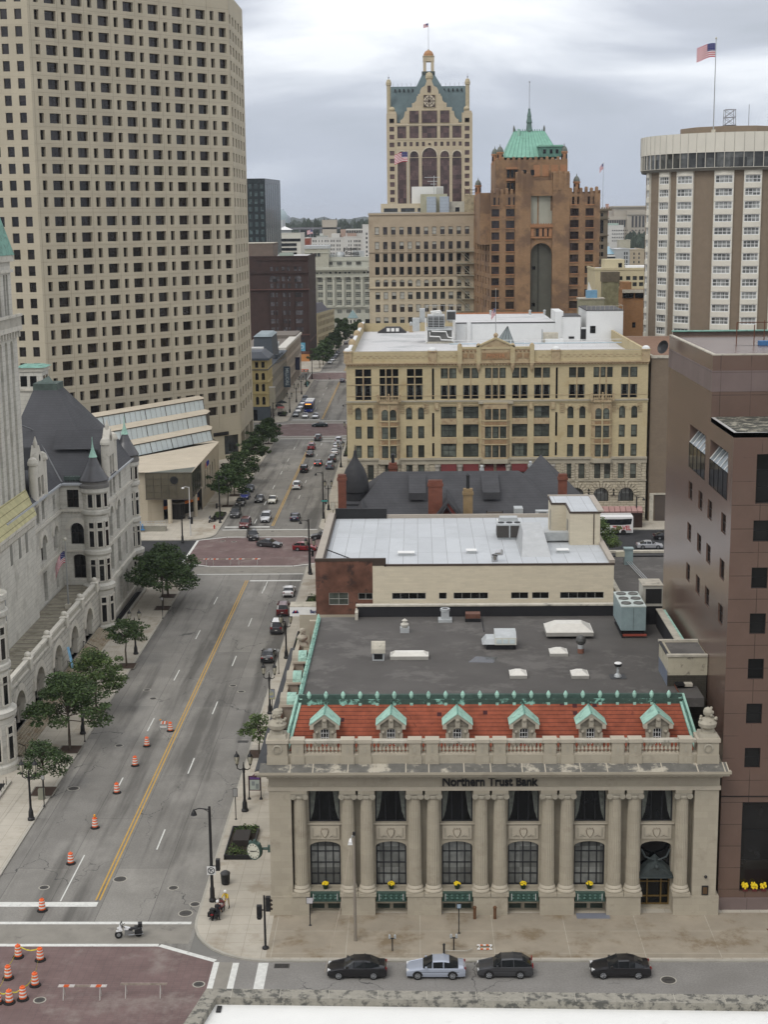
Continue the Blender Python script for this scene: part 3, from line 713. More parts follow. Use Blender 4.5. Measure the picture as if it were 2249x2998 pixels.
def rt_(name,label,cat,loc,parts,group=None):
 t=thing(name,label,cat,loc,0,group)
 for nm,mb in parts:mb.build(nm,t,local=True)
 return t
ACR=mat('acrylic_dome',(.62,.60,.54),.35,.08,2,spec=.5)
def skyl(w_,d_,h_,hip=.35):
 c=MB();c.box(-w_/2,-d_/2,0,w_/2,d_/2,h_,mat('skylight_curb',(.30,.29,.26),.8));
 g_=MB();g_.frust(-w_/2,-d_/2,h_,w_/2,d_/2,h_+.05,-w_/2,-d_/2,w_/2,d_/2,ACR);a=min(w_,d_)*hip;g_.frust(-w_/2+.06,-d_/2+.06,h_+.05,w_/2-.06,d_/2-.06,h_+.05+min(w_,d_)*.18,-w_/2+a,-d_/2+a,w_/2-a,d_/2-a,ACR)
 return[('curb',c),('dome',g_)]
rt_('skylight','small square skylight at the front of the dark roof, left one of two','skylight',(8.95,128.4,17.6),skyl(1.55,1.7,.25),'domed skylights on the bank roof')
rt_('skylight','small square skylight at the roof front, right one of two, left of the mushroom pipe','skylight',(14.45,128.3,17.6),skyl(1.55,1.7,.25),'domed skylights on the bank roof')
rt_('skylight','small square skylight just left of the dark ball ventilator','skylight',(13.2,135.2,17.6),skyl(1.7,1.7,.25),'domed skylights on the bank roof')
rt_('skylight','large white hipped skylight on the rear of the dark roof','skylight',(14.8,141.8,17.9),skyl(4.6,3.4,.35,.3))
rt_('skylight','long narrow white skylight beside the curved metal vent','skylight',(-.85,134.2,17.6),skyl(3.6,1.5,.3,.3))
c=MB();c.box(-.55,-.6,0,.55,.6,.75,GALV);c.box(-.4,-.62,.15,.4,-.6,.65,BLACKM)
h=MB();n=8
for i in range(n):
 a=PI*i/n;q=PI*(i+1)/n;h.face([(-.65,-.75*math.cos(a),.75+1.0*math.sin(a)),(.65,-.75*math.cos(a),.75+1.0*math.sin(a)),(.65,-.75*math.cos(q),.75+1.0*math.sin(q)),(-.65,-.75*math.cos(q),.75+1.0*math.sin(q))],COP)
 for s in(-.65,.65):h.face([(s,-.75*math.cos(a),.75+math.sin(a)),(s,-.75*math.cos(q),.75+math.sin(q)),(s,0,.75)],COP)
rt_('roof_vent','curved cream gooseneck vent at the left end of the long skylight','roof vent',(-3.75,133.8,17.6),[('base',c),('hood',h)])
c=MB();c.box(-.45,-.4,0,.45,.4,.5,GALV);c.lathe(0,0,[(.3,.5),(.42,.7),(.42,.85),(.22,.95),(.22,1.1),(.30,1.2),(.01,1.4)],mat('cream_cowl',(.5,.48,.42),.6),12)
rt_('roof_vent','small cream cowl vent alone on the left part of the dark roof','roof vent',(-1.35,143,17.6),[('cowl',c)])
c=MB();c.box(-.7,-.6,0,.7,.6,.3,GALV);c.box(-.4,-.4,.3,.4,.4,1.1,GALV);c.lathe(0,0,[(.5,1.1),(.5,1.35),(.3,1.36)],GALV,14);c.lathe(0,0,[(.3,1.36),(.01,1.37)],BLACKM,14)
rt_('roof_vent','grey square fan vent against the rear parapet','roof vent',(2.75,147,17.6),[('housing',c)])
c=MB();c.box(-.8,-.6,0,.8,.6,.35,BLACKM);c.box(-.75,-.5,.35,.75,.6,.8,mat('rusty_brown_lid',(.13,.06,.04),.7,.2,2));c.tube([(.95,-.4,0),(.95,-4.2,0.05)],.06,BLACKM,5)
rt_('roof_vent','brown lidded box vent near the rear parapet','roof vent',(5.6,147.2,17.6),[('box',c)])
c=MB();c.box(-.9,-.1,0,1.9,1.9,.5,BLACKM);c.box(-.1,-.25,.5,1.95,1.9,1.2,mat('cream_ac_casing',(.62,.62,.55),.5,.06,1));c.frust(-1.3,-.1,.5,-.1,1.9,1.0,-.9,.1,-.1,1.8,GALV);c.frust(-.1,-.25,1.2,1.95,1.9,1.55,-.1,.5,1.95,1.9,GALV)
p=MB()
for k in range(3):p.box(.05+k*.62,-.3,.65,.55+k*.62,-.25,1.05,mat('pale_vent_panel',(.55,.62,.62),.3))
rt_('air_handler','silver and cream rooftop unit with sloped hood and three pale panes','air handler',(7.4,136.8,17.6),[('casing',c),('louver',p)])
c=MB();c.lathe(0,0,[(.28,0),(.28,.9)],GALV,12);c.lathe(0,0,[(.3,.0),(.3,.45)],mat('brick_red_collar',(.20,.09,.06),.8),12)
p=MB();p.ball((0,0,1.25),.5,mat('turbine_metal',(.10,.10,.095),.5,.3,8,metal=.4),14)
rt_('roof_vent','ball-shaped turbine ventilator in front of the large skylight','roof vent',(15.35,135.5,17.6),[('pipe',c),('turbine',p)])
c=MB();c.box(-.7,-.7,0,.7,.7,.03,BLACKM);c.lathe(0,0,[(.35,.03),(.3,.2),(.12,.35),(.1,1.0)],GALV,12);c.lathe(0,0,[(.32,1.0),(.34,1.25)],BLACKM,14);c.lathe(0,0,[(.34,1.25),(.3,1.32),(.01,1.36)],WHITE,14)
rt_('roof_vent','thin mushroom-capped pipe on the right front of the dark roof','roof vent',(17.85,128,17.6),[('pipe',c)])
HB=mat('pale_blue_casing',(.24,.31,.315),.5,.12,1.2);c=MB();c.box(-1.2,0,.75,1.2,5.8,3.1,HB)
c.box(-1.22,-.02,3.1,1.22,5.82,3.2,mat('mint_top',(.48,.54,.51),.5,.1,1));c.box(-.01,-.02,.8,.01,0,3.05,BLACKM)
p=MB()
for i in range(3):
 for j in(-.6,.6):p.lathe(j,1.1+i*1.85,[(.5,3.2),(.5,3.3),(.42,3.3),(.40,3.24),(.001,3.24)],mat('fan_grille',(.13,.13,.12),.6),16,False)
q=MB();q.box(-1.1,.2,.35,1.1,.35,.75,BLACKM);q.box(-1.1,5.4,.35,1.1,5.6,.75,BLACKM);q.box(-1.0,-.1,.2,1.3,.1,.38,mat('red_skid',(.28,.06,.04),.7));q.box(-1.1,0,0,-.95,5.6,.2,BLACKM)
rt_('cooling_unit','tall pale blue rooftop cooling unit with six fans on a red skid','cooling unit',(21.0,140.5,17.6),[('casing',c),('fan',p),('skid',q)])
c=MB();c.box(-1.0,0,0,1.0,2.6,4.0,mat('weathered_pale_casing',(.42,.41,.36),.8,.15,1));c.box(-.99,-.03,0,1.0,0,1.9,BLACKM);c.box(-.7,-.05,2.2,.9,0,3.7,mat('dark_louvre',(.018,.018,.018),.7));c.box(-1.05,-.1,4.0,1.05,2.7,4.1,COP)
rt_('exhaust_cabinet','tall weathered cabinet with dark louvre behind the blue cooling unit','exhaust cabinet',(23.6,145.4,17.6),[('cabinet',c)])
# ---------------- granite tower on the right ----------------
GRAN=mat('polished_red_granite',(.135,.088,.068),.25,.14,.25,pat=('brick',2.6,1.95,(.050,.032,.026),.03,0),spec=.55,stain=((.135,.085,.066),.12,.48,.62))
GRAN_L=mat('rough_red_granite_band',(.165,.125,.115),.5,.1,.5,pat=('brick',2.6,1.95,(.10,.075,.07),.03,0))
style('granite_w',mat('dark_anodised',(.012,.012,.013),.5),glass('granite_glass',(.009,.009,.009),.05,.5,1.5),1,2,.06,.04)
style('granite_big',MATS['dark_anodised'],MATS['granite_glass'],3,3,.09,.06)
gt=thing('granite_building','tall polished reddish-brown granite office tower at the right edge','building',(40,133,0))
b=MB();wins=[];ops=[(1.8,1.75,12,9.75,'granite_big',0,.5),(1.9,35.2,12,39.25,'granite_big',0,.5)]
for z in(12.8,16.65,20.5,24.35,28.2,32.1):ops+=[(1.82,z,3.12,z+1.75,'granite_w',0,.22),(5.5,z,6.9,z+1.75,'granite_w',0,.22)]
facade(b,wins,(25.3,118,0),(1,0,0),32,41,ops,GRAN)
W_=31.5
ops=[]
for y0,y1 in((119.9,127.3),(129.5,137.0)):ops.append((149.5-y1,35.2,149.5-y0,39.1,'granite_big',0,.9))
for z in(32.2,28.3,24.45):
 for yc in(120.85,126.7,131.0,135.9):ops.append((149.5-yc-.95,z,149.5-yc+.95,z+1.65,'granite_w',0,.2))
facade(b,wins,(25.3,149.5,0),(0,-1,0),W_,41,ops,GRAN)
b.face([(25.3,149.5,41),(25.3,127.4,41),(25.3,127.4,44.4),(25.3,149.5,44.4)],GRAN);b.face([(25.3,127.4,41),(57,127.4,41),(57,127.4,44.4),(25.3,127.4,44.4)],GRAN)
b.box(25.27,127.37,43.2,57,149.5,45.0,GRAN_L);b.box(25.3,127.4,45,57,149.5,46.3,GRAN)
b.box(25.25,117.95,10.25,57,118,10.33,mat('dark_joint',(.02,.015,.014),.6));b.box(25.15,117.85,0,57,118.05,1.2,GRAN_L)
b.box(25.3,118,40.6,57,127.4,41.0,mat('light_metal_coping',(.40,.40,.38),.5,.2,2))
b.build('wall',gt)
for i,(y0,y1)in enumerate(((119.9,127.3),(129.5,137.0))):
 p=MB()
 p.raw([(25.34,y0,37.4),(25.34,y1,37.4),(26.15,y1,38.4),(26.15,y0,38.4)],[(0,1,2,3)],mat('sloped_glazing',(.16,.19,.20),.08,.2,1,spec=.6))
 for k in range(6):y=y0+(y1-y0)*k/5;p.tube([(25.32,y,37.42),(26.12,y,38.45)],.05,WHITE,4)
 p.box(25.3,y0,35.15,25.42,y1,37.35,MATS['granite_glass'])
 for k in range(5):y=y0+(y1-y0)*k/4;p.box(25.27,y-.04,35.15,25.43,y+.04,37.4,MATS['dark_anodised'])
 p.build('sloped_glazing',gt)
b=MB();b.box(25.6,127.8,46.0,57,149.2,46.1,mat('roof_gravel',(.34,.31,.24),.95,.35,2));b.box(25.3,127.4,46.3,57,127.75,46.4,COP);b.box(25.3,127.75,46.3,25.6,149.5,46.4,COP);b.box(25.6,149.2,46.0,57,149.5,46.75,mat('brown_parapet',(.15,.12,.10),.8));b.box(25.5,148.9,46.7,57,149.6,46.8,VERD)
b.box(25.6,118.3,40.9,57,127.3,41.05,mat('green_roof_sedum',(.055,.055,.045),1,.4,1.5,stain=((.30,.28,.22),1.2,.5,.6)));b.build('roof',gt)
put_windows(gt,wins)
rm=MB()
for x,y in((29.3,137),(32.5,140)):
 rm.tube([(x,y,46.1),(x,y,48.4)],.05,mat('rust',(.12,.05,.03),.8),5);rm.tube([(x+1.6,y,46.1),(x+1.6,y,48.2)],.05,MATS['rust'],5)
rm.tube([(29.3,137,48.4),(34.1,140,48.2)],.04,MATS['rust'],5);rm.box(29.0,136.6,46.1,33.5,136.9,46.3,BLACKM);rm.box(31.4,136.8,46.1,32.6,137.7,46.7,mat('blue_tarp',(.05,.14,.30),.7))
solo(rm,'roof_rig','rusty pipe rig with blue motor on the gravel roof of the granite tower','roof rig',(31,137,46.1))
dsh=MB();dsh.lathe(0,0,[(.01,.0),(.4,.07),(.68,.28),(.69,.3),(.4,.11),(.01,.03)],BLACKM,16);
o=solo(dsh,'satellite_dish','black satellite dish at the roof edge of the granite tower','satellite dish',(24.6,148,45.2),local=True);o.rotation_euler=(R(35),R(-65),0)
sup=MB();sup.tube([(0,0,-.1),(1.0,.4,-.5)],.08,BLACKM,5)
for i in range(3):
 t=thing('flower_planter','row of yellow flowers in the granite tower window, '+('left','middle','right')[i]+' of three','planter',(27.6+i*.78,118.2,1.78),0,'yellow flowers behind the granite window')
 pb=MB();pb.box(-.2,-.3,0,.2,.5,.25,mat('red_planter',(.10,.02,.02),.7));pb.build('planter',t,local=True)
 fb=MB()
 for k in range(40):fb.ball((rnd.uniform(-.2,.2),rnd.uniform(-.32,.5),.25+rnd.random()*.3),.1,YEL,5)
 fb.build('blossom',t,local=True)
WROOF=mat('white_membrane_roof',(.47,.49,.505),.7,.04,.3,pat=('slab',1.9,9.5,(.20,.20,.20),.03,0),stain=((.42,.44,.45),.12,.48,.66))
CREAMB=mat('cream_painted_brick',(.56,.505,.39),.9,.04,.6,pat=('brick',1.2,.22,(.53,.475,.36),.01))
REDST=mat('red_marble_cladding',(.115,.055,.038),.4,.45,.55,stain=((.05,.03,.025),.5,.53,.62))
BROWNT=mat('brown_metal_coping',(.055,.04,.03),.6)
style('strip_w',mat('pale_alu',(.38,.38,.35),.5),G_BLACK,1,1,.05,.04);style('strip4',MATS['pale_alu'],G_BLACK,4,1,.06,.05);style('strip2',MATS['pale_alu'],G_BLACK,2,1,.06,.05);style('strip5',MATS['pale_alu'],G_BLACK,5,1,.06,.05);style('four',MATS['pale_alu'],glass('greenish_glass',(.03,.035,.03),.1),2,2,.07,.05)
wb=thing('white_roofed_building','cream building with wide white membrane roof and a dark red marble corner','building',(6,198,0))
b=MB();wins=[]
facade(b,wins,(-5.75,183,0),(1,0,0),30.5,15.0,[(a+5.75,10.6,c+5.75,11.45,k,0,.12)for a,c,k in((-3.3,1.0,'strip4'),(2.65,3.65,'strip_w'),(4.5,8.9,'strip4'),(11.8,14,'strip2'),(14.45,16.6,'strip2'),(18,23.55,'strip5'))],CREAMB,sill=WHITE)
facade(b,wins,(-13,183,0),(1,0,0),7.25,15.6,[(1.65,9.9,4.15,11.5,'four',0,.15),(5.4,10.6,7.25,11.45,'strip2',0,.12)],REDST)
b.face([(-13,213,0),(-13,183,0),(-13,183,15.6),(-13,213,15.6)],CREAMB);b.face([(24.75,183,0),(24.75,213,0),(24.75,213,15),(24.75,183,15)],CREAMB);b.face([(-13,213,0),(-13,213,15),(24.75,213,15),(24.75,213,0)],CREAMB)
b.box(-13.1,182.93,15.6,-4.2,183.3,15.95,BROWNT);b.box(-4.25,182.93,14.9,-4.05,183.3,15.95,BROWNT);b.box(-4.2,182.93,14.95,24.85,183.3,15.15,BROWNT);b.face([(-13,182.95,15.6),(-5.75,182.95,15.6),(-5.75,182.95,15.0),(-4.2,182.95,15.0),(-4.2,182.95,15.9),(-13,182.95,15.9)],BROWNT)
b.box(-5.75,182.98,15,-4.2,183.2,15.7,CREAMB);b.box(-3.9,182.985,9.7,24.7,183.01,9.76,WHITE)
b.box(-13.05,183.3,15.0,-12.1,213.3,15.9,mat('taupe_coping',(.36,.32,.27),.8,.06,.6));b.box(-12.1,183.3,15.0,-11.9,213,15.75,BROWNT)
b.box(24.2,183.3,15.0,24.9,213.3,15.5,MATS['taupe_coping']);b.box(-12.1,212.8,15,24.5,213.3,15.6,MATS['taupe_coping']);b.box(-12.0,212.6,15,-4.5,213.0,16.6,BLACKM)
b.build('wall',wb)
b=MB();b.face([(-11.9,183.3,15.1),(24.2,183.3,15.1),(24.2,212.8,15.1),(-11.9,212.8,15.1)],WROOF)
b.tube([(-11.9,189,15.8),(-8.4,186,15.15)],.08,BLACKM,5);b.box(-8.7,185.8,15.1,-8.2,186.2,15.25,GALV);b.build('roof',wb)
b=MB();b.box(18.6,200,15.1,24.6,205.3,19.3,CREAMB)if False else None
b.box(20.3,194,15.1,24.3,205.3,19.4,CREAMB);b.box(18.4,200.3,15.1,20.3,205.3,19.4,CREAMB)
b.box(20.2,193.9,19.4,24.4,205.4,19.62,BROWNT);b.box(18.3,200.2,19.4,20.2,205.4,19.62,BROWNT);b.box(20.4,194.1,19.62,24.0,205.2,19.65,WROOF);b.box(18.5,200.4,19.62,20.4,205.2,19.65,WROOF)
b.box(24.0,193.9,19.62,24.75,205.5,19.8,MATS['taupe_coping']);b.box(18.3,205.2,19.62,24.75,205.6,19.8,MATS['taupe_coping'])
b.box(23.4,193.93,15.2,23.52,194.02,19.3,BROWNT);b.box(18.36,201.4,15.6,18.42,202.4,18.4,mat('grey_door',(.25,.24,.21),.7));b.box(20.24,196.4,15.5,20.3,197.8,18,MATS['grey_door']);b.build('penthouse',wb)
put_windows(wb,wins)
c=MB();c.box(-1.7,0,.3,1.7,2.2,2.0,mat('dark_condenser_coil',(.06,.055,.05),.7,.2,6));c.box(-1.75,-.03,1.95,1.75,2.25,2.15,GALV);c.box(-.08,-.05,.3,.08,0,2,GALV);c.box(-1.6,.2,0,1.6,2,.3,GALV);c.frust(-1.75,2.25,.5,1.75,4.2,2.6,-1.2,2.25,1.2,3.8,GALV)
p=MB()
for k in(-1.1,0,1.1):p.lathe(k,1.1,[(.42,2.15),(.42,2.25),(.001,2.22)],BLACKM,14,False)
rt_('air_conditioner','triple-fan condenser with two dark coils on the white roof','air conditioner',(12.5,197.5,15.1),[('casing',c),('fan',p)])
c=MB();c.frust(-1.6,-8.5,0,2.2,2,2.4,-1.1,-3.5,1.6,2,mat('grey_duct_membrane',(.42,.43,.43),.6,.1,.8));c.box(2.0,0,.3,8,1.3,1.4,GALV)
rt_('duct','sloped grey sheet-metal duct housing with side duct on the white roof','duct',(15,195.5,15.1),[('housing',c)])
for i,(x,y,w_,lb)in enumerate(((-1.5,188.5,2.0,'small flat roof hatch near the left middle of the white roof'),(7,189.6,1.2,'tiny flat roof hatch in the centre of the white roof'),(18.9,189.6,1.4,'small flat hatch right of the sloped duct on the white roof'),(12.7,209,2.4,'low hatch at the rear edge of the white roof'))):
 c=MB();c.box(-w_/2,-.5,0,w_/2,.5,.35,GALV);c.box(-w_/2-.1,-.6,.35,w_/2+.1,.6,.45,WHITE);rt_('roof_hatch',lb,'roof hatch',(x,y,15.1),[('hatch',c)],'hatches on the white roof')
c=MB();c.tube([(0,0,0),(0,0,.8),(.3,-.2,1.2),(.9,-.5,1.3)],.4,mat('shiny_duct',(.5,.5,.5),.2,.1,2,metal=.9),12);rt_('roof_vent','shiny round gooseneck vent at the front edge of the white roof','roof vent',(9.8,184.6,15.1),[('duct',c)])
sb=thing('flat_roofed_annex','low flat-roofed building with tan brick side wall beside the granite tower','building',(30,205,0))
TANB=mat('tan_brick',(.27,.19,.115),.9,.08,.8,pat=('brick',.5,.18,(.22,.155,.09),.015))
b=MB();b.box(24.9,165,0,25.05,185,9,TANB);b.box(26.1,181,0,60,214,9.3,TANB);b.box(26.0,160,0,60,181,8.6,TANB);b.build('wall',sb)
b=MB();b.box(26.6,161,9.3,60,213.2,9.4,ROOFD);b.box(26.0,160,9.3,26.6,214,9.8,COP);b.box(26.6,213.2,9.3,60,214,9.9,COP);b.box(26.6,211.5,9.4,60,213.2,9.6,BLACKM);b.build('roof',sb)
c=MB();c.box(-.6,-.5,0,.6,.5,2.2,HB);c.box(-1.8,-.6,1.2,-.6,-.1,1.9,mat('cream_box',(.5,.47,.36),.6));c.box(-.7,-.6,2.2,.7,.6,2.4,HB)
for k in(-.3,0,.3):c.tube([(k,-.5,.5),(k+1.0,-12,.3)],.05,GALV,5)
rt_('air_conditioner','grey-blue unit with long conduit pipes on the low roof beside the granite tower','air conditioner',(30,207,9.4),[('casing',c)])
# ---------------- old slate-roofed building with turret ----------------
SLATE=mat('dark_slate',(.052,.052,.055),.75,.16,.5,pat=('brick',.8,.28,(.035,.035,.04),.02))
REDBR=mat('red_brick_chimney',(.17,.062,.040),.9,.18,1.2,pat=('brick',.5,.2,(.12,.05,.035),.02))
RPANT=mat('red_painted_gable',(.22,.06,.05),.85)
sl_=thing('slate_roofed_building','old building with steep dark slate roof, black onion-domed turret and tall chimneys','building',(5,228,0))
b=MB();b.box(-12.6,216,0,22,241,12.5,REDBR);b.build('wall',sl_)
b=MB();Z0=13.0;ZR=19.3
b.raw([(-11.2,215.5,Z0),(23.5,215.5,Z0),(23.5,243,Z0),(-11.2,243,Z0),(-5.2,229,ZR),(15.8,229,ZR)],[(0,1,5,4),(1,2,5),(2,3,4,5),(3,0,4)],SLATE)
b.box(-12.6,214,13.0,-6,223,13.6,SLATE);b.raw([(-12.6,214,12.4),(-6,214,12.4),(-6,224,12.4),(-12.6,224,12.4),(-11.3,218,15.2),(-7.2,218,15.2),(-7.2,223,15.2),(-11.3,223,15.2)],[(0,1,5,4),(1,2,6,5),(2,3,7,6),(3,0,4,7),(4,5,6,7)],SLATE)
b.raw([(11.5,214.5,12.9),(22,214.5,12.9),(16.5,226,12.9+8.2),(24.5,232,13),(10.5,236,14)],[(0,1,2),(1,3,2),(0,2,4)],SLATE)if False else None
b.raw([(17,240,13),(30,240,13),(23.5,240,20.6),(17,215.5,13),(30,215.5,13),(23.5,222,13.2)],[(0,2,3),(2,1,4),(3,2,4),(0,1,2)],SLATE)if False else None
b.face([(14.2,238,13),(27.5,238,13),(20.0,238,20.2)],BLACKM)
b.raw([(14.2,237.9,14),(20,237.9,20.4),(14.5,226,17),(27.5,237.9,13),(26,220,13)],[(0,1,2),(1,3,4,2)],SLATE)
b.box(16,214,13,26,226,13.4,ROOFD)
for x in(-10.6,2):b.raw([(x,213.6,12.8),(x+4.6,213.6,12.8),(x+2.3,213.6,16.6),(x+2.3,221,16.6),(x,216,12.8),(x+4.6,216,12.8)],[(0,2,3,4),(2,1,5,3)],SLATE)
b.build('slate_roof',sl_)
d=MB();d.raw([(2.9,215.3,14.6),(6.3,215.3,14.6),(4.5,215.3,17.0)],[(0,1,2)],RPANT);d.raw([(2.4,214.9,14.5),(6.8,214.9,14.5),(4.5,214.9,17.4),(4.5,224,17.4),(2.4,220,14.5),(6.8,220,14.5),(2.9,214.9,14.5),(6.3,214.9,14.5),(4.5,214.9,16.95)],[(0,2,3,4),(2,1,5,3),(0,6,8,2),(8,7,1,2)],SLATE)
d.build('gable',sl_)
for x in(1.0,12.2):
 d=MB();x-=1;d.box(x-1.0,222.2,15.6,x+1.0,226,17.2,BLACKM);d.box(x-.3-1,221.4,17.1,x-1.1,226,17.3,SLATE);d.raw([(x-1.3,221.3,17.2),(x+1.3,221.3,17.2),(x+1.3,227.2,19.2),(x-1.3,227.2,19.2)],[(0,1,2,3)],SLATE);d.box(x-1.3,221.3,16.2,x+1.3,221.6,17.3,SLATE);d.build('dormer',sl_)
d=MB();d.lathe(-9.6,226,[(1.9,12),(1.9,16.6),(2.15,16.9),(2.12,17.6),(1.98,18.6),(1.75,19.5),(1.42,20.3),(1.0,21.0),(.6,21.6),(.33,22.2),(.18,22.9),(.22,23.0),(.1,23.15),(.05,24.0)],mat('black_dome_slate',(.028,.028,.030),.6,.2,1),20);d.box(-11.5,222,15.0,-7.2,224.5,15.5,SLATE);d.build('turret',sl_)
def chim(x,y,w_,z0,z1,m,cap=True,extra=0):
 c=MB();c.box(x-w_/2,y-.5,z0,x+w_/2,y+.5,z1-.9,m);c.box(x-w_/2-.12,y-.62,z1-.9,x+w_/2+.12,y+.62,z1-.5,m);c.box(x-w_/2,y-.5,z1-.5,x+w_/2,y+.5,z1,m)
 if extra:c.lathe(x,y,[(.25,z1),(.25,z1+extra),(.45,z1+extra),(.01,z1+extra+.3)],BLACKM,8)
 c.build('chimney',sl_)
chim(2.65,217,2.1,10,20.0,REDBR);chim(7.5,217,1.4,10,18.7,mat('tan_chimney_brick',(.24,.17,.09),.9,.15,1),extra=2.0);chim(22.2,224,1.3,12,19.6,REDBR);chim(-11.3,219,1.2,10,20.6,REDBR);chim(-3.9,235,1.3,14,19.7,REDBR,extra=1.3)
for x,y in((10.2,232),(18.2,236)):chim(x,y,.4,15,19.6,GALV)
c=MB();c.box(-1.4,0,.3,1.4,1.2,1.8,GALV);c.box(-1.0,-.05,.5,.2,0,1.6,BLACKM);c.box(-3.4,.2,.3,-1.4,1,1.2,COP);c.box(-4.6,0,.1,-3.3,2.2,2.2,GALV)
rt_('air_conditioner','grey unit with ducts in front of the red chimney on the slate building','air conditioner',(19,217,13.4),[('casing',c)])
c=MB()
for k in range(6):c.box(-1.2,0,.6+k*.22,1.2,.15,.72+k*.22,mat('rusty_louvre',(.10,.08,.06),.8))
c.box(-1.25,.1,0,-1.1,.3,2,BLACKM);c.box(1.1,.1,0,1.25,.3,2,BLACKM);rt_('louvre_screen','rusty slatted screen standing on the slate building roof','louvre screen',(11.5,217.5,13.2),[('slats',c)])
c=MB();c.box(-3.2,0,4.2,1,5.5,4.6,mat('mossy_white_canopy_roof',(.33,.34,.30),.8,.3,.8));c.box(-3.3,-.15,3.4,1,0,4.5,BLACKM);c.box(-3.35,0,3.3,-3.2,5.6,4.5,BLACKM);c.box(-3.2,-.1,2.0,1,.05,3.35,mat('red_awning',(.17,.02,.02),.8));c.add(text_mb('The T',.8,WHITE,facing((-1.2,-.2,3.95),(1,0,0)),.02));c.tube([(-3,0,0),(-3,0,3.3)],.07,BLACKM,6);c.tube([(-3,5.4,0),(-3,5.4,3.3)],.07,BLACKM,6)
rt_('canopy','black and red entrance canopy with white lettering beside the domed turret','canopy',(-13,233,0),[('canopy_roof',c)])
c=MB();c.box(-3.6,0,2.9,0,.12,4.1,WHITE);c.box(-3.6,0,4.1,0,2.4,4.2,COP);c.box(-3.62,.12,2.9,-3.5,2.4,4.1,COP)
c.add(text_mb('BankMutual',.62,mat('navy_letters',(.02,.03,.12),.6),facing((.2,-.03,3.5),(1,0,0)),.02,True,.8))
for i,cl in enumerate(((.02,.03,.15),(.45,.04,.04),(.02,.03,.15))):
 c.face([(-3.3+i*.22,-.03,3.3),(-2.85+i*.22,-.03,3.3),(-3.0+i*.2,-.03,3.75)],mat('sign_logo_%d'%(i%2),cl,.6))
rt_('blade_sign','white blade sign with navy lettering projecting from the marble corner','sign',(-12.9,184.1,5.25),[('panel',c)])
# ---------------- the yellow brick hotel ----------------
YB=mat('yellow_brick',(.46,.385,.235),.9,.09,.5,pat=('brick',.5,.2,(.40,.335,.20),.012),stain=((.38,.30,.165),.25,.52,.68))
TERRA=mat('terracotta_trim',(.385,.30,.185),.85,.14,1.2,stain=((.27,.185,.11),.9,.52,.66))
TERRD=mat('terracotta_shaded_panel',(.27,.18,.10),.85,.2,1.5)
LIMER=mat('rusticated_limestone',(.45,.40,.30),.95,.2,1.1,pat=('brick',1.1,.5,(.26,.23,.17),.05),bump=.6)
LIMES=mat('grey_limestone_belt',(.36,.325,.25),.9,.12,.8)
WROOF2=mat('pale_grey_membrane',(.55,.55,.55),.7,.05,.2,stain=((.42,.43,.43),.12,.50,.64))
WPAINT=mat('white_painted_brick',(.66,.67,.66),.85,.04,.4)
DKW=mat('dark_window_frame',(.02,.02,.018),.5)
PG=glass('hotel_glass',(.065,.073,.062),.08,.4,2.1)
style('pf_double',DKW,PG,2,1,.09,.06,0,0,1);style('pf_sash',DKW,PG,1,2,.08,.06);style('pf_wide',DKW,PG,2,2,.1,.07);style('pf_curt',DKW,G_BLACK,1,2,.08,.06,0,0,1);style('pf_dark',DKW,G_BLACK,1,1,.07,.05);style('pf_arch',DKW,glass('arch_glass',(.12,.125,.12),.1,.5,1.8),4,1,.12,.06)
pf=thing('hotel','seven-storey yellow brick hotel with arched windows, oriels and white domed parapet posts','building',(15,330,0))
b=MB();wins=[];X0=-13.4;W_=57.3;ops=[]
def o_(x0,z0,x1,z1,k,a=0,d=.3):ops.append((x0-X0,z0,x1-X0,z1,k,a,d))
for a,c,n in((-11.7,-8.66,2),(-7.06,-3.48,3),(-1.86,1.11,2)):
 w_=(c-a)/n
 for i in range(n):
  x0=a+i*w_+(.1 if i else 0);x1=a+(i+1)*w_-(.1 if i<n-1 else 0)
  o_(x0,24.15,x1,26.95,'pf_curt');o_(x0,27.15,x1,28.45,'pf_dark');o_(x0,28.65,x1,30.05,'pf_dark')
for a,c,n in((28.91,31.92,2),(33.55,37.19,3),(38.81,41.86,2),(4.59,7.55,2),(8.82,11.78,2),(13.0,16.93,3),(18.15,21.11,2),(22.33,25.32,2)):
 w_=(c-a)/n
 for i in range(n):
  x0=a+i*w_+(.15 if i else 0);x1=a+(i+1)*w_-(.15 if i<n-1 else 0)
  o_(x0,24.25,x1,26.85,'pf_curt');o_(x0,28.15,x1,30.12,'pf_sash')
for x in(-11.8,-9.54,-2.07,.22,28.71,30.98,38.53,40.85):
 o_(x,20.35,x+1.17,22.65,'pf_sash',1)
 o_(x,16.7,x+1.17,19.1,'pf_sash');o_(x,13.0,x+1.17,15.42,'pf_sash');o_(x,8.7,x+1.17,11.6,'pf_sash')
for x in(4.58,8.82,18.15,22.33):
 for z0,z1 in((20.45,22.8),(16.9,19.35),(13.05,15.65)):o_(x,z0,x+2.96,z1,'pf_wide')
 o_(x,8.7,x+2.96,11.6,'pf_wide')
o_(13,8.7,14.6,11.6,'pf_sash');o_(15.3,8.7,16.9,11.6,'pf_sash')
for x in(2.9,26.4):
 for z0,z1 in((13.2,15.8),(17,21.6),(24.2,30.1)):o_(x,z0,x+.42,z1,'pf_dark')
for x in(-6.2,-4.9,34,35.9):o_(x,8.7,x+1.15,11.6,'pf_sash')
for x in(30.6,35.35,40.15):o_(x-1.5,4.2,x+1.5,6.95,'pf_arch',1,.5)
lo=[q for q in ops if q[3]<=12.0];hi=[(q[0],q[1]-12.9,q[2],q[3]-12.9)+q[4:]for q in ops if q[1]>=12.9]
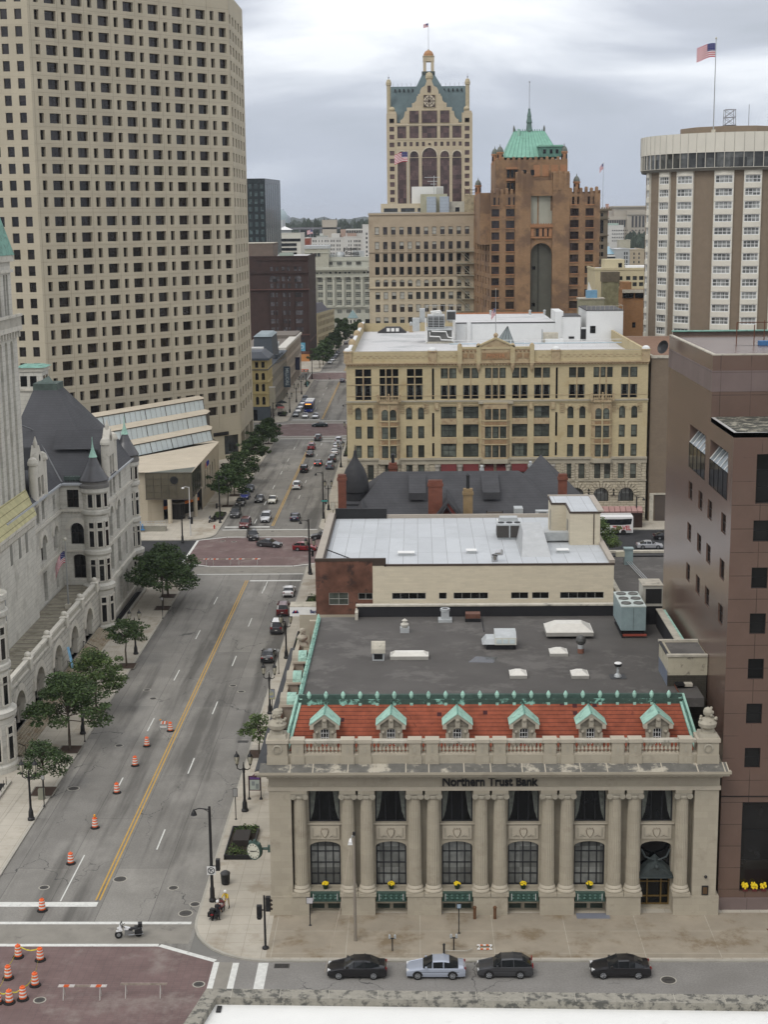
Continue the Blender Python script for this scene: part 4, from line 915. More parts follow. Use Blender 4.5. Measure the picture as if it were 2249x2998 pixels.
facade(b,wins,(X0,282,12.9),(1,0,0),W_,18.3,hi,YB);b.build('brick_wall',pf)
b=MB();facade(b,wins,(X0,282,0),(1,0,0),W_,12.9,lo,LIMER);b.build('stone_base',pf)
b=MB();b.box(X0,282.01,31.2,43.9,282.5,33.25,YB);b.face([(X0,366,0),(X0,282,0),(X0,282,33),(X0,366,33)],YB);b.face([(43.9,282,0),(43.9,366,0),(43.9,366,33),(43.9,282,33)],YB);b.box(X0,282.5,30,X0+.5,366,33.25,YB);b.box(43.4,282.5,30,43.9,366,33.25,YB);b.box(X0,365.5,0,43.9,366,33,YB)
b.box(X0-.02,282.5,33.25,X0+.7,366,33.4,WPAINT);b.box(-13,282.35,33.25,43.5,282.55,33.4,LIMES)
for k in range(48):
 x=X0+1.5+k*1.17
 if 11<x<22.4:continue
 b.box(x,281.95,32.1,x+.55,282.01,32.25,TERRA);b.box(x+.55,281.95,32.45,x+1.1,282.01,32.6,TERRA)
b.build('parapet',pf)
b=MB()
for z0,z1,out,m in((31.0,31.28,.45,TERRA),(30.72,31.0,.25,TERRD),(23.75,24.05,.3,LIMES),(23.45,23.75,.15,YB),(12.55,12.95,.35,LIMES),(11.72,12.55,.12,LIMES),(8.2,8.5,.18,LIMES),(24.85,24.95,.06,TERRA)):b.box(X0-.1,282-out,z0,44,282.002,z1,m)
k=X0
while k<43.8:b.box(k,281.6,30.6,k+.25,282,30.85,TERRA);k+=.6
b.box(X0,281.9,27.05,1.4,282.01,27.1,TERRA)
for x,h in((X0+.35,34.1),(3.0,34.3),(26.4,34.6),(43.4,34.1)):
 b.box(x-.75,281.75,31.2,x+.75,283,33.3,TERRA);b.box(x-.85,281.65,33.2,x+.85,283.1,33.5,TERRA);b.ball((x,282.4,33.5),.78,WPAINT,12,.8)
for y in(298,322,346):b.box(X0-.2,y,33.3,X0+1.2,y+1.5,33.9,TERRA);b.ball((X0+.5,y+.7,33.9),.7,TERRA,10,.9)
for x in(-13.4,1.6,27.3,42.9):b.box(x,281.85,12.95,x+.7 if x<0 else x+1.0,282,31,YB)if False else None
for x in(-12.9,-7.9,-3.0,1.7,27.6,32.9,37.4,42.3):
 for j in range(5):b.box(x-.35,281.86,21.6+j*.38,x+.55,282.002,21.8+j*.38,TERRA)
for x in(-11.8,-9.54,-2.07,.22,28.71,30.98,38.53,40.85):
 cx=x+.585;K=8;zc=22.65-.585
 for i in range(K):
  a=PI*i/K;c=PI*(i+1)/K
  p=[(cx-r*math.cos(t),zc+r*math.sin(t))for t,r in((a,.72),(c,.72),(c,.98),(a,.98))]
  b.raw([(q[0],281.86,q[1])for q in p]+[(q[0],282,q[1])for q in p],[(3,2,1,0),(2,3,7,6),(0,1,5,4)],YB if i%2 else TERRA)
for x in(30.6,35.35,40.15):
 K=11;zc=5.45
 for i in range(K):
  a=PI*i/K+.03;c=PI*(i+1)/K-.03;r1=2.6+.2*(i%2)
  p=[(x-r*math.cos(t),zc+r*math.sin(t))for t,r in((a,1.5),(c,1.5),(c,r1),(a,r1))]
  b.raw([(q[0],281.7,q[1])for q in p]+[(q[0],282,q[1])for q in p],[(3,2,1,0),(2,3,7,6),(0,1,5,4),(1,2,6,5),(3,0,4,7)],LIMER)
for x in(-10.1,-.3,29.9,32.6,37.9,40.2,42.6,27.9,-12.6,-8.0,-2.7,1.9):
 for j in range(7):b.box(x-.33,281.72,8.55+j*.46,x+.33,282,8.92+j*.46,LIMER)
for x in(5.9,10.3,14.95,19.6,23.8):b.box(x-1.6,281.9,23.0,x+1.6,282.01,23.1,TERRA)
for x in(3.8,8.15,21.7,25.9):b.box(x-.4,281.7,22.2,x+.4,282,23.5,TERRA);b.box(x-.22,281.66,22.5,x+.22,281.72,23.2,YB)
for x in(7.8-3.2+1.5,8.82+1.48,18.15+1.48,22.33+1.48):
 for z in(15.7,19.4):b.box(x-1.45,281.85,z,x+1.45,282.12,z+1.1,TERRA)
 b.box(x-1.45,281.93,26.9,x+1.45,282.1,28.1,YB)
for x in(30.4,35.4,40.3,14.95):b.box(x-1.6,281.93,26.9,x+1.6,282.1,28.1,YB)
for x,z0,z1 in[(x,24.2,30.1)for x in(-10.18,-5.87,-4.67,-.37,6.07,10.3,14.3,15.62,19.63,23.83,30.4,34.76,35.97,40.33)]:
 b.lathe(x,281.95,[(.14,z0),(.12,z1-.4),(.2,z1)],TERRA,8)
b.build('terracotta_trim',pf)
b=MB();GX=15.0
b.box(8.0,281.7,31.2,22.05,282.5,33.7,TERRA);b.box(7.9,281.6,33.7,22.15,282.6,34.1,YB)
for x in(8.2,11.75,18.2,21.85):b.box(x-.42,281.5,31.0,x+.42,282.6,34.4,YB);b.ball((x,282,34.4),.42,TERRA,8);b.lathe(x,281.8,[(.05,29.2),(.3,29.9),(.42,30.6),(.42,31)],TERRA,8)
b.raw([(11.7,281.65,34.05),(18.3,281.65,34.05),(GX,281.65,35.7),(11.7,282.5,34.05),(18.3,282.5,34.05),(GX,282.5,35.7)],[(0,1,2),(3,5,4),(0,2,5,3),(2,1,4,5)],TERRA)
b.raw([(11.4,281.5,34.0),(11.4,281.5,34.3),(GX,281.5,35.95),(GX,281.5,35.6),(18.6,281.5,34.3),(18.6,281.5,34.0),(11.4,282.6,34.3),(GX,282.6,35.95),(18.6,282.6,34.3)],[(0,3,2,1),(3,5,4,2),(1,2,7,6),(2,4,8,7)],YB)
b.lathe(GX,282,[(.35,34.6),(.35,36.1),(.5,36.2),(.4,36.5),(.01,36.8)],TERRA,10)
for x in(9.2,10.4,19.5,20.8):b.box(x-.45,281.6,32.0,x+.45,281.72,32.9,TERRD)
for i in range(4):
 for s in(0,1):x=(8.9+i*.75,18.9+i*.75)[s];b.lathe(x,281.7,[(.01,33.2),(.22,33.3),(.22,33.5),(.01,33.6)],TERRD,6)
b.box(12.4,281.6,31.75,17.6,281.72,33.05,TERRD);b.add(text_mb('PFISTER',1.0,mat('reddish_terracotta_letters',(.40,.21,.11),.8),facing((15,281.56,32.4),(1,0,0)),.04,True,1.05))
b.build('parapet_gable',pf)
def oriel(x0,x1,cols,group_top):
 b=MB();yf=281.1;c=.55
 poly=[(x0,282),(x0+c,yf),(x1-c,yf),(x1,282)]
 lv=((20.3,22.4),(16.75,19.0),(13.1,15.4));n=cols;w_=(x1-x0-2*c)
 ops=[]
 for z0,z1 in lv:
  for i in range(n):ops.append((.12+i*w_/n,z0-12.7,(i+1)*w_/n-.12,z1-12.7,'pf_sash',1 if(n==2 and z0>20)else 0,.15))
 facade(b,wins,(x0+c,yf,12.7),(1,0,0),w_,10.9,ops,TERRA)
 for a,q in((poly[0],poly[1]),(poly[2],poly[3])):b.face([(a[0],a[1],12.7),(q[0],q[1],12.7),(q[0],q[1],23.6),(a[0],a[1],23.6)],TERRA)
 for z0,z1 in((19.25,19.95),(15.6,16.5)):b.box(x0+c+.05,yf-.04,z0,x1-c-.05,yf+.02,z1,TERRD)
 for z in(23.4,20.05,19.1,16.6,15.5,12.6):b.prism([(x0-.1,282),(x0+c-.1,yf-.12),(x1-c+.1,yf-.12),(x1+.1,282)][::1],z,z+.16,YB if z>13 else LIMES)
 b.prism([(x0-.2,282),(x0+c-.2,yf-.25),(x1-c+.2,yf-.25),(x1+.2,282)],11.9,12.6,LIMES)
 if n==2:
  b.prism([(x0-.25,282),(x0+c-.2,yf-.3),(x1-c+.2,yf-.3),(x1+.25,282)],23.55,23.95,TERRA);b.box(x0,yf-.2,24.85,x1,yf+.02,25.0,TERRA)
  k=x0+.1
  while k<x1:bal(b,k,yf-.1,23.95,24.85,TERRA,.11);k+=.34
  for k in(x0-.05,(x0+x1)/2,x1+.05):b.box(k-.18,yf-.3,23.9,k+.18,yf+.1,25.1,TERRA);b.ball((k,yf-.1,25.25),.2,TERRA,7)
  b.lathe((x0+x1)/2,yf-.05,[(.18,12.7),(.15,22.6),(.25,23.3)],YB,8)
 else:b.box(x0-.6,281.2,23.35,x1+.6,282,23.75,LIMES)
 b.build('oriel',pf)
oriel(-7.4,-3.25,2,0);oriel(33.25,37.25,2,0);oriel(12.3,17.7,3,0)
put_windows(pf,wins)
for x,w_ in((4.58,2.96),(8.82,2.96),(12.9,1.75),(15.25,1.75),(18.15,2.96),(22.33,2.96)):
 p=MB();p.raw([(x,281.95,11.7),(x+w_,281.95,11.7),(x+w_,281.2,10.5),(x,281.2,10.5),(x,281.2,10.25),(x+w_,281.2,10.25),(x,281.95,10.4),(x+w_,281.95,10.4)],[(0,3,2,1),(3,4,5,2),(0,6,3),(1,2,7)],mat('maroon_awning',(.11,.022,.022),.85));p.build('awning',pf)
p=MB()
for x in(8.2,12.45,17.4,21.7,26.0,3.9):p.lathe(x,281.6,[(.5,8.5),(.45,8.8),(.42,11.0),(.55,11.3),(.5,11.7)],mat('granite_pillar',(.33,.31,.27),.8),12)
p.build('pillar',pf,kind='stuff')
b=MB();b.face([(-12.9,282.5,31),(43.4,282.5,31),(43.4,365.5,31),(-12.9,365.5,31)],WROOF2)
b.box(8.9,334,31,31,366,35.0,WPAINT);b.box(8.8,333.9,34.95,31.1,334.3,35.15,BLACKM);b.box(9.1,334.4,35.0,30.8,365.5,35.02,WROOF2);b.box(8.8,365.6,35.0,31,366,35.35,mat('terracotta_ridge',(.36,.16,.08),.8));b.box(11.3,333.6,31,12.2,334,35.4,WPAINT)
for x in(14,19.5,25,29):b.box(x,333.96,31.4,x+4.0,334.0,34.5,WPAINT)if x<26 else None
for x in(18,27.5,31):b.lathe(x,362,[(.3,35),(.3,35.8),(.4,36),(.01,36.2)],GALV,8)
b.box(31,333.8,31,32.8,345,37.4,WPAINT);b.box(32.6,333.4,31,36.6,343,36.3,WPAINT);b.box(32.5,333.3,36.3,36.7,343.1,36.42,BLACKM)
for j in range(8):b.box(32.6,333.34,32.8+j*.45,33.0,333.42,33.05+j*.45,WPAINT)
b.box(37.9,333.2,31,46,350,37.6,WPAINT);b.box(37.8,333.1,37.55,46.1,350.1,37.7,BLACKM);b.box(38.7,333.1,32.6,39.9,333.3,34.2,MATS['black_glass'])if 'black_glass' in MATS else None
b.box(34,333.3,31.4,35.2,333.42,31.9,BLACKM);b.box(36.7,334,31,37.9,340,33.5,BLACKM);b.box(36.8,333.6,33.5,37.9,334.4,33.9,WPAINT)
b.box(32.5,333.35,31.9,32.3,333.4,33,WPAINT)
for k in range(9):b.tube([(37.9+k,333.3,37.7),(37.9+k,333.3,38.6)],.04,COP,4)
b.tube([(37.9,333.3,38.6),(46,333.3,38.6)],.04,COP,4);b.tube([(46,333.3,38.6),(46,342,38.6)],.04,COP,4)
b.box(4.0,288,31,7.5,290.5,31.9,mat('dark_skylight_frame',(.05,.05,.055),.6))if False else None
b.tube([(7,316,31.9),(47,316,31.9)],.14,mat('pale_blue_pipe',(.42,.50,.54),.5),6);b.tube([(7.5,316,32.6),(44,316,32.6)],.05,WHITE,4)
for k in range(13):b.tube([(8+k*3,316,31),(8+k*3,316,32.6)],.06,WHITE,4)
b.raw([(-9.4,360,31),(-2.4,360,31),(-4.0,360,32.4),(-7.4,360,32.4),(-9.4,365,31),(-2.4,365,31),(-4.0,363,32.4),(-7.4,363,32.4)],[(0,1,2,3),(1,5,6,2),(4,0,3,7),(3,2,6,7)],MATS.get('dark_slate')or BLACKM)
for k in range(3):b.box(-7.2+k*1.1,359.9,31.4,-6.4+k*1.1,360,32.2,WHITE)
b.box(-1.8,362,31,-.8,363.5,32.6,TERRA);b.lathe(-1.3,362.7,[(.4,32.6),(.4,33.2),(.01,33.6)],GALV,8)
b.build('roof',pf)
c=MB();c.box(-1.9,0,3.4,1.9,6,6.1,GALV);c.box(-1.75,-.06,3.6,1.75,0,5.9,mat('dark_coil',(.05,.05,.05),.7))
for k in range(6):c.box(-1.75,-.12,3.9+k*.36,1.75,-.05,3.97+k*.36,GALV)
for k in(-.6,.6):c.box(k-.05,-.13,3.6,k+.05,-.05,5.9,GALV)
c.box(-2.1,0,0,3.8,5,.35,COP);c.box(-1.9,1,.35,3.5,5.4,2.9,mat('shaded_plant_base',(.2,.2,.19),.8));c.box(-2.1,-.2,2.9,3.7,6,3.3,GALV)
for x in(-2.0,3.6):c.box(x-.1,-.1,.3,x+.1,.1,3.0,WHITE)
p=MB();p.tube([(-1.4,-.3,2.6),(-1.4,-.3,1.6),(.8,-.3,1.5),(1.1,-.3,.8),(3.8,-.3,.7)],.15,WHITE,6);p.tube([(-1,-.3,2.7),(2.2,-.3,2.6),(2.6,-.3,1.4),(3.6,-.3,1.2)],.15,WHITE,6);p.tube([(-2.3,0,5.6),(-2.3,0,.2)],.14,WHITE,6)
q=MB();q.lathe(.1,2.5,[(1.2,6.1),(1.2,6.7),(.9,6.9)],WHITE,14);q.tube([(-1.2,1,6.9),(.9,.6,7.1),(1.2,1,6.6)],.22,WHITE,6);q.box(-5.2,2,2.6,-3.6,5,5.4,GALV);q.box(-3.6,3,4.5,-2.4,6,7.4,GALV);q.box(2.4,3,4.8,4.4,6,6.9,GALV);q.box(2.5,2.95,5.0,4.3,3.0,6.7,MATS['dark_coil'])
for k in range(6):q.tube([(-2+k*1.3,6,6),(-2+k*1.3,6,8.0)],.04,GALV,4)
q.tube([(-2,6,8.0),(4.5,6,8.0)],.04,GALV,4)
rt_('cooling_tower','large rooftop cooling unit with white pipes and louvred face on the yellow hotel','cooling tower',(4.35,328.5,31),[('coil_housing',c),('pipe',p),('fan_stack',q)])
c=MB()
c.raw([(-2,0,0),(2.4,0,0),(.9,.6,3.9)],[(0,1,2)],mat('draped_net',(.22,.25,.25),.9))
for k in range(5):c.tube([(-2+k*1.1,0,0),(.9,.6,3.9)],.04,BLACKM,4)
rt_('tent_net','dark triangular net hung on a mast on the hotel roof','net',(19.0,325,31),[('net',c)])
c=MB();c.box(-.3,0,0,3.6,3,.9,WPAINT);c.box(-.8,1.5,0,2.6,3.5,2.2,COP)
for k in range(7):c.tube([(-.9,k*.5,0),(-.9,k*.5,3)],.03,GALV,4)
rt_('roof_platform','white caged platform beside the stair block on the hotel roof','platform',(28.5,326,31),[('platform',c)])
c=MB();c.box(31.2,276.6,0,42.6,281.4,3.0,mat('dark_brown_porch_glass',(.035,.02,.015),.4));c.box(31.0,276.4,3.0,42.8,281.8,3.25,mat('porch_roof_dark',(.10,.05,.04),.7))
for k in range(11):c.raw([(31.1+k*1.06,276.3,3.05),(32.05+k*1.06,276.3,3.05),(32.05+k*1.06,278.2,4.0),(31.1+k*1.06,278.2,4.0)],[(0,1,2,3)],mat('pinkish_porch_panes',(.36,.22,.20),.5))
c.build('porch',pf)
an=thing('brown_brick_annex','blank brown brick building between the yellow hotel and the granite tower','building',(52,300,0))
b=MB();BRB=mat('brown_grey_brick',(.185,.145,.105),.9,.07,.6,pat=('brick',.5,.2,(.15,.115,.085),.012))
b.box(44.6,283,0,62,330,31.6,BRB);b.box(43.9,286,0,44.6,330,29,mat('dark_recess',(.03,.03,.03),.9));b.box(44.5,282.8,31.6,62,330,32.1,COP);b.box(44.8,282.7,5.3,62,283,5.6,COP);b.box(44.8,282.7,0,45.6,283,5.3,COP);b.box(45.9,282.85,.1,62,283.0,5.2,mat('dark_brown_shutter',(.075,.06,.05),.7));b.box(45,283.4,32.1,62,329,32.15,mat('brown_deck',(.20,.12,.08),.9))
b.build('wall',an)
# ---------------- round hotel tower ----------------
ht=thing('round_hotel_tower','round white and brown brick hotel tower with glazed top floor and white crown','building',(75,352,0))
HWH=mat('white_precast',(.60,.575,.50),.85,.04,.3);HBR=mat('brown_tower_brick',(.20,.158,.115),.9,.06,.8)
style('tower_w',mat('white_frame',(.68,.69,.68),.6),glass('tower_glass',(.13,.135,.13),.1,.5,2.6),4,2,.15,.08,0,0,0)
style('tower_n',MATS['white_frame'],MATS['tower_glass'],2,2,.15,.08)
style('crown_w',mat('black_mullion',(.02,.02,.02),.5),glass('crown_glass',(.05,.052,.05),.06,.3,2.6),1,1,.05,.04)
HX,HY,HR=75,352,22
def hp(deg,r=HR):a=R(deg);return(HX+r*math.sin(a),HY-r*math.cos(a))
b=MB();wb_=MB();wins=[]
segs=[(-120,-84,1),(-79.5,-66.7,0),(-66.7,-56.8,2),(-56.8,-51.2,0),(-51.2,-39.6,3),(-39.6,-26.9,0),(-26.9,-15.8,3),(-15.8,-10.3,0),(-10.3,-.3,3),(-.3,6,0),(6,17,3),(17,30,0),(30,41,3),(41,60,0)]
segs=[(-130,-84,0),(-84,-79.5,2)]+segs[1:]
for a0,a1,k in segs:
 n=max(1,int((a1-a0)/6))if k==0 else 1
 if k==0:
  for i in range(n):
   p=hp(a0+(a1-a0)*i/n,21.5);q=hp(a0+(a1-a0)*(i+1)/n,21.5)
   b.face([(p[0],p[1],0),(q[0],q[1],0),(q[0],q[1],68.5),(p[0],p[1],68.5)],HBR)
 else:
  p=Vector(hp(a0,22.0));q=Vector(hp(a1,22.0));m_=Vector(hp((a0+a1)/2,22.45))
  pts=[p,p+(m_-p)*.5+(m_-p).normalized()*0,m_,q]
  W_=(q-p).length;u=Vector(((q-p).x,(q-p).y,0)).normalized()
  ops=[]
  for j in range(16):
   z=64.95-2.78*j+(0 if j==0 else 0)
   if z<20:break
   ops.append((.22,z,W_-.22,z+1.62,'tower_w' if W_>2.8 else 'tower_n',0,.12))
  facade(wb_,wins,(p.x,p.y,0),u,W_,68.0,ops,HWH)
  pi=Vector(hp(a0,21.3));qi=Vector(hp(a1,21.3))
  wb_.face([(pi.x,pi.y,0),(p.x,p.y,0),(p.x,p.y,68),(pi.x,pi.y,68)],HWH);wb_.face([(q.x,q.y,0),(qi.x,qi.y,0),(qi.x,qi.y,68),(q.x,q.y,68)],HWH)
  nrm=Vector((u.y,-u.x,0))
  for j in range(16):
   z=64.95-2.78*j
   K=5;prev=None
   for i in range(K+1):
    t=i/K;pt=Vector((p.x,p.y,0))+u*W_*t+nrm*(.35*math.sin(PI*t))
    if prev:wb_.face([(prev.x,prev.y,z+1.66),(pt.x,pt.y,z+1.66),(pt.x,pt.y,z+2.72),(prev.x,prev.y,z+2.72)],HWH);wb_.face([(prev.x,prev.y,z+2.72),(pt.x,pt.y,z+2.72),(pt.x-nrm.x*.35,pt.y-nrm.y*.35,z+2.74),(prev.x-nrm.x*.35,prev.y-nrm.y*.35,z+2.74)],HWH)
    prev=pt
b.build('brick_pier',ht,kind='stuff');wb_.build('window_bay',ht,kind='stuff')
cb=MB();cwin=[]
cb.lathe(HX,HY,[(22.6,67.6),(22.9,68.3)],mat('dark_soffit',(.12,.115,.10),.8),60,False)
for i in range(60):
 a0,a1=-120+i*5.2,-120+(i+1)*5.2
 if a1>65:break
 p=hp(a0,22.9);q=hp(a1,22.9);u=Vector((q[0]-p[0],q[1]-p[1],0));W_=u.length;u.normalize()
 facade(cb,cwin,(p[0],p[1],68.2),u,W_,7.4,[(.05,.08,W_-.05,3.25,'crown_w',0,.25)],HWH)
 cb.box(0,0,0,.01,.01,.01,HWH)if False else None
 p2=hp(a0,22.93);cb.tube([(p2[0],p2[1],71.6),(p2[0],p2[1],75.6)],.035,mat('panel_joint',(.3,.29,.26),.8),3)
cb.lathe(HX,HY,[(22.9,75.6),(22.3,75.62),(.01,75.3)],HWH,60,False);cb.build('crown',ht)
put_windows(ht,cwin+wins,cap=95)
pm=MB();pm.lathe(72.3,352,[(11.5,75.3),(11.5,77.4),(11.2,77.5),(.01,77.5)],HBR,10,False);pm.build('penthouse',ht)
def flag_mb(w_,h_,folds=2,droop=.0,seed=0):
 """stars-and-stripes cloth, hoist at x=0, flying towards -x"""
 m=MB();nx,nz=16,13;RED=mat('flag_red',(.42,.02,.05),.8);FW=mat('flag_white',(.72,.70,.70),.8);BL=mat('flag_blue',(.025,.03,.14),.8)
 def P(i,j):t=i/nx;return(-w_*t*(1-.15*droop),.12*w_*math.sin(t*PI*folds+seed)*t,-h_*j/nz-droop*w_*t*t*.6+.05*h_*math.sin(t*5+seed))
 for i in range(nx):
  for j in range(nz):
   c=BL if(i<nx*.4 and j<7)else(RED if j%2==0 else FW)
   m.face([P(i,j),P(i+1,j),P(i+1,j+1),P(i,j+1)],c)
 for a in range(3):
  for k in range(4):m.ball((-w_*(.06+.09*k),-.02+.12*w_*math.sin((.06+.09*k)*PI*folds+seed)*(.06+.09*k),-h_*(.1+.16*a)),h_*.025,FW,4)
 return m
def flagpole(name_label,loc,hgt,r,fw_,fh,droop=0,seed=0,top=0,rz=0,base=True):
 t=thing('flagpole',name_label,'flagpole',loc,rz)
 p=MB();p.tube([(0,0,0),(0,0,hgt)],r,mat('pole_metal',(.35,.36,.36),.4,.05,1,metal=.5),8,r*.6);p.ball((0,0,hgt),r*1.8,mat('pole_ball',(.5,.48,.4),.4),8)
 if base:p.box(-r*3,-r*3,0,r*3,r*3,r*5,COP)
 p.build('pole',t,local=True)
 f=flag_mb(fw_,fh,2,droop,seed).build('flag',t,local=True);f.location=(-r,0,hgt-top-.2)
 return t
flagpole('tall flagpole with a large waving flag on the crown of the round hotel tower',(66.0,340,76),20.0,.13,4.2,2.9,.35,.4,.9)
c=MB()
for x,y in((-1.2,-1),(1.2,-1),(1.2,1),(-1.2,1)):c.tube([(x,y,0),(x*.9,y,3.6)],.07,mat('mast_grey',(.25,.25,.26),.6),4)
for z in(.2,1.9,3.6):
 for s in(-1,1):c.tube([(-1.2,s,z),(1.2,s,z)],.06,MATS['mast_grey'],4)
for s in(-1,1):c.tube([(-1.2,s,.2),(1.2,s,1.9)],.05,MATS['mast_grey'],4);c.tube([(1.2,s,.2),(-1.2,s,1.9)],.05,MATS['mast_grey'],4);c.tube([(-1.2,s,1.9),(1.2,s,3.6)],.05,MATS['mast_grey'],4);c.tube([(1.2,s,1.9),(-1.2,s,3.6)],.05,MATS['mast_grey'],4)
c.lathe(0,0,[(1.5,-.2),(1.7,.1),(.1,.15)],BLACKM,14)
solo(c,'lattice_mast','small steel lattice frame on the penthouse of the round hotel','lattice mast',(70.5,345,77.6),local=True)
c=MB();c.tube([(0,0,0),(0,0,4.8)],.07,MATS['mast_grey'],5);solo(c,'antenna','thin whip antenna right of the lattice frame on the round hotel','antenna',(74.8,345,77.5),local=True)
c=MB();c.tube([(0,0,0),(0,0,3)],.07,MATS['mast_grey'],5)
for z in(1.5,2.2,2.9):c.tube([(-.2,0,z),(1.4,0,z)],.04,MATS['mast_grey'],4)
solo(c,'antenna','comb-shaped aerial at the right end of the round hotel roof','antenna',(79.2,345,77.2),local=True)
flagpole('slim flagpole with a furled flag on the hotel parapet gable',(15.0,282.3,36.7),8.2,.06,1.0,1.4,1.4,1.0,3.4,base=False)
# ---------------- beige office tower on the left ----------------
PRE=mat('beige_precast',(.445,.40,.305),.9,.05,.12,pat=('brick',6.7,3.55,(.37,.325,.24),.03,0),stain=((.42,.37,.275),.18,.52,.70))
PREJ=mat('beige_reveal',(.43,.385,.295),.9,.04,.5)
style('off_w',mat('bronze_frame_dark',(.03,.025,.022),.5),glass('office_glass',(.016,.013,.013),.06,.4,2.0),2,1,.06,.04)
style('off_n',MATS['bronze_frame_dark'],MATS['office_glass'],1,1,.05,.04);style('shop',BLACKM,G_GREY,4,1,.1,.06)
tw=thing('office_tower','very tall beige precast office tower with hundreds of dark square windows','building',(-70,370,0))
C1=Vector((-82.2,328,0));C2=Vector((-44,366.2,0));C3=(-44,395.8,0)
b=MB();wins=[]
tops=[106.2-3.56*k for k in range(13)]+[59.35-3.54*k for k in range(14)]
LF=(C2-C1).length;uF=(C2-C1).normalized();HT=110.8
ops=[]
for i in range(8):
 for z in tops:
  if z<12 and i<7:continue
  ops.append((1.6+6.7*i,z-2.1,2.75+6.7*i,z,'off_n',0,.9));ops.append((4.16+6.7*i,z-2.1,6.95+6.7*i if i<7 else 53.2,z,'off_w',0,.9))
ops.append((48.9,1.2,53.3,5.9,'shop',0,.3))
facade(b,wins,C1,uF,LF,HT,ops,PRE,jamb=PREJ)
ops=[(x0,z-2.15,x0+1.5,z,'off_n',0,.5)for z in tops for x0 in[.6+3.07*k for k in range(4)]if z>20]
facade(b,wins,(-82.2-12.6,328,0),(1,0,0),12.6,HT,ops,PRE,jamb=PREJ)
ops=[(1.2+5.7*k,z-2.1,3.9+5.7*k,z,'off_n',0,.9)for z in tops for k in range(5)]+[(1.0+9.8*k,0,8.4+9.8*k,6,'shop',0,1.6)for k in range(3)]
ops=[o for o in ops if o[1]>8 or o[4]=='shop']
facade(b,wins,C2,(0,1,0),29.6,HT,ops,PRE,jamb=PREJ)
b.face([(-94.8,328,0),(-94.8,328,HT),(-94.8,395.8,HT),(-94.8,395.8,0)],PRE);b.face([(-94.8,395.8,0),(-94.8,395.8,HT),C3[:2]+(HT,),C3],PRE)
b.face([(-94.8,328,HT-1),(-82.2,328,HT-1),(-44,366.2,HT-1),(-44,395.8,HT-1),(-94.8,395.8,HT-1)],WROOF2)
b.build('wall',tw)
j=MB()
for z in[t+.75 for t in tops]+[61.0]:band(j,C1,uF,LF,z-.04,z,.012,mat('joint_shadow',(.20,.175,.135),.9))
for i in range(9):T=C1+uF*(.6+6.7*i);j.box(T.x-.02,T.y-.02,8,T.x+.02,T.y+.02,HT,MATS['joint_shadow'])
j.build('panel_joint',tw,kind='stuff')
put_windows(tw,wins,cap=95)
cc=MB()
T=facing((-48.3,361.9,6.6),uF);cc.box(-2.4,-.5,-.2,2.2,.35,.2,BLACKM,T);cc.build('shop_fascia',tw)
# ---------------- stepped banking pavilion in front of the tower ----------------
pv=thing('stepped_pavilion','low beige corner building with three stepped rows of skylights and a dark glass prow','building',(-55,305,0))
PV=mat('beige_panel',(.46,.405,.31),.9,.05,.3,pat=('brick',2.2,1.9,(.36,.315,.24),.02,0));PVR=mat('beige_roof_slab',(.50,.44,.345),.9,.06,.3,pat=('slab',3.4,.9,(.44,.39,.30),.015),stain=((.42,.37,.28),.2,.54,.7))
DBR=mat('dark_bronze_trim',(.085,.075,.06),.6)
b=MB()
b.face([(-44,297,0),(-44,324.5,0),(-44,324.5,10.1),(-44,297,10.1)],PV);b.face([(-44,324.5,0),(-52,345,0),(-52,345,10.1),(-44,324.5,10.1)],PV)
b.face([(-95,285.2,0),(-53,285.2,0),(-53,285.2,10.1),(-95,285.2,10.1)],PV);b.face([(-53,285.2,0),(-50.2,287.0,0),(-50.2,287,4.9),(-53,285.2,4.9)],PV)
b.face([(-50.2,287,0),(-44.6,297.2,0),(-44.6,297.2,4.9),(-50.2,287,4.9)],MATS['black_glass']if 'black_glass' in MATS else G_BLACK)
for x,y in((-48.4,283.75),(-44.35,290.2)):b.lathe(x,y,[(.42,0),(.42,4.9)],PV,14)
for k in range(5):y=302+k*3.8;b.box(-44.05,y,3.6,-43.97,y+.5,7.4,G_BLACK)
b.build('wall',pv)
b=MB()
b.face([(-53,284,4.9),(-43.9,284,4.9),(-43.9,297,4.9),(-50,290,4.9)][::-1],PV)
rp=[(-95,284.6),(-53,284.3),(-43.85,283.8),(-43.85,324.6),(-45.4,326.5)]
d34=Vector((.512,.859));n34=Vector((-.859,.512));O34=Vector((-45.4,326.5))
def q34(t,o):p=O34+d34*t+n34*o;return(p.x,p.y)
b.face([(x,y,10.1)for x,y in rp+[q34(0,3),q34(-80,3)]],PVR)
b.raw([(-53,283.9,9.98),(-43.85,283.8,9.98),(-44,297,9.98),(-53,283.9,10.12),(-43.85,283.8,10.12),(-44,297,10.12)],[(0,1,4,3),(1,2,5,4)],DBR)
b.face([(-52.5,284.05,10.125),(-43.95,283.95,10.125),(-44.1,290.5,10.125)],mat('grey_roof_glass',(.13,.14,.125),.4,.2,1))
b.build('roof',pv)
b=MB()
TG=mat('smoked_prow_glass',(.10,.088,.062),.25,.25,.25,spec=.6)
b.face([(-53,284,4.9),(-43.9,283.95,4.9),(-43.9,283.95,10.0),(-53,284,10.0)],TG);b.face([(-43.9,283.95,4.9),(-44,297,4.9),(-44,297,10.0),(-43.9,283.95,10.0)],mat('dark_prow_glass',(.03,.03,.025),.15,.3,.5,spec=.6))
for k in range(7):x=-53+k*1.5;b.box(x-.04,283.9,4.9,x+.04,283.98,10,DBR)
for z in(4.9,6.2,7.5,8.8):b.box(-53,283.92,z,-43.9,283.97,z+.05,DBR)
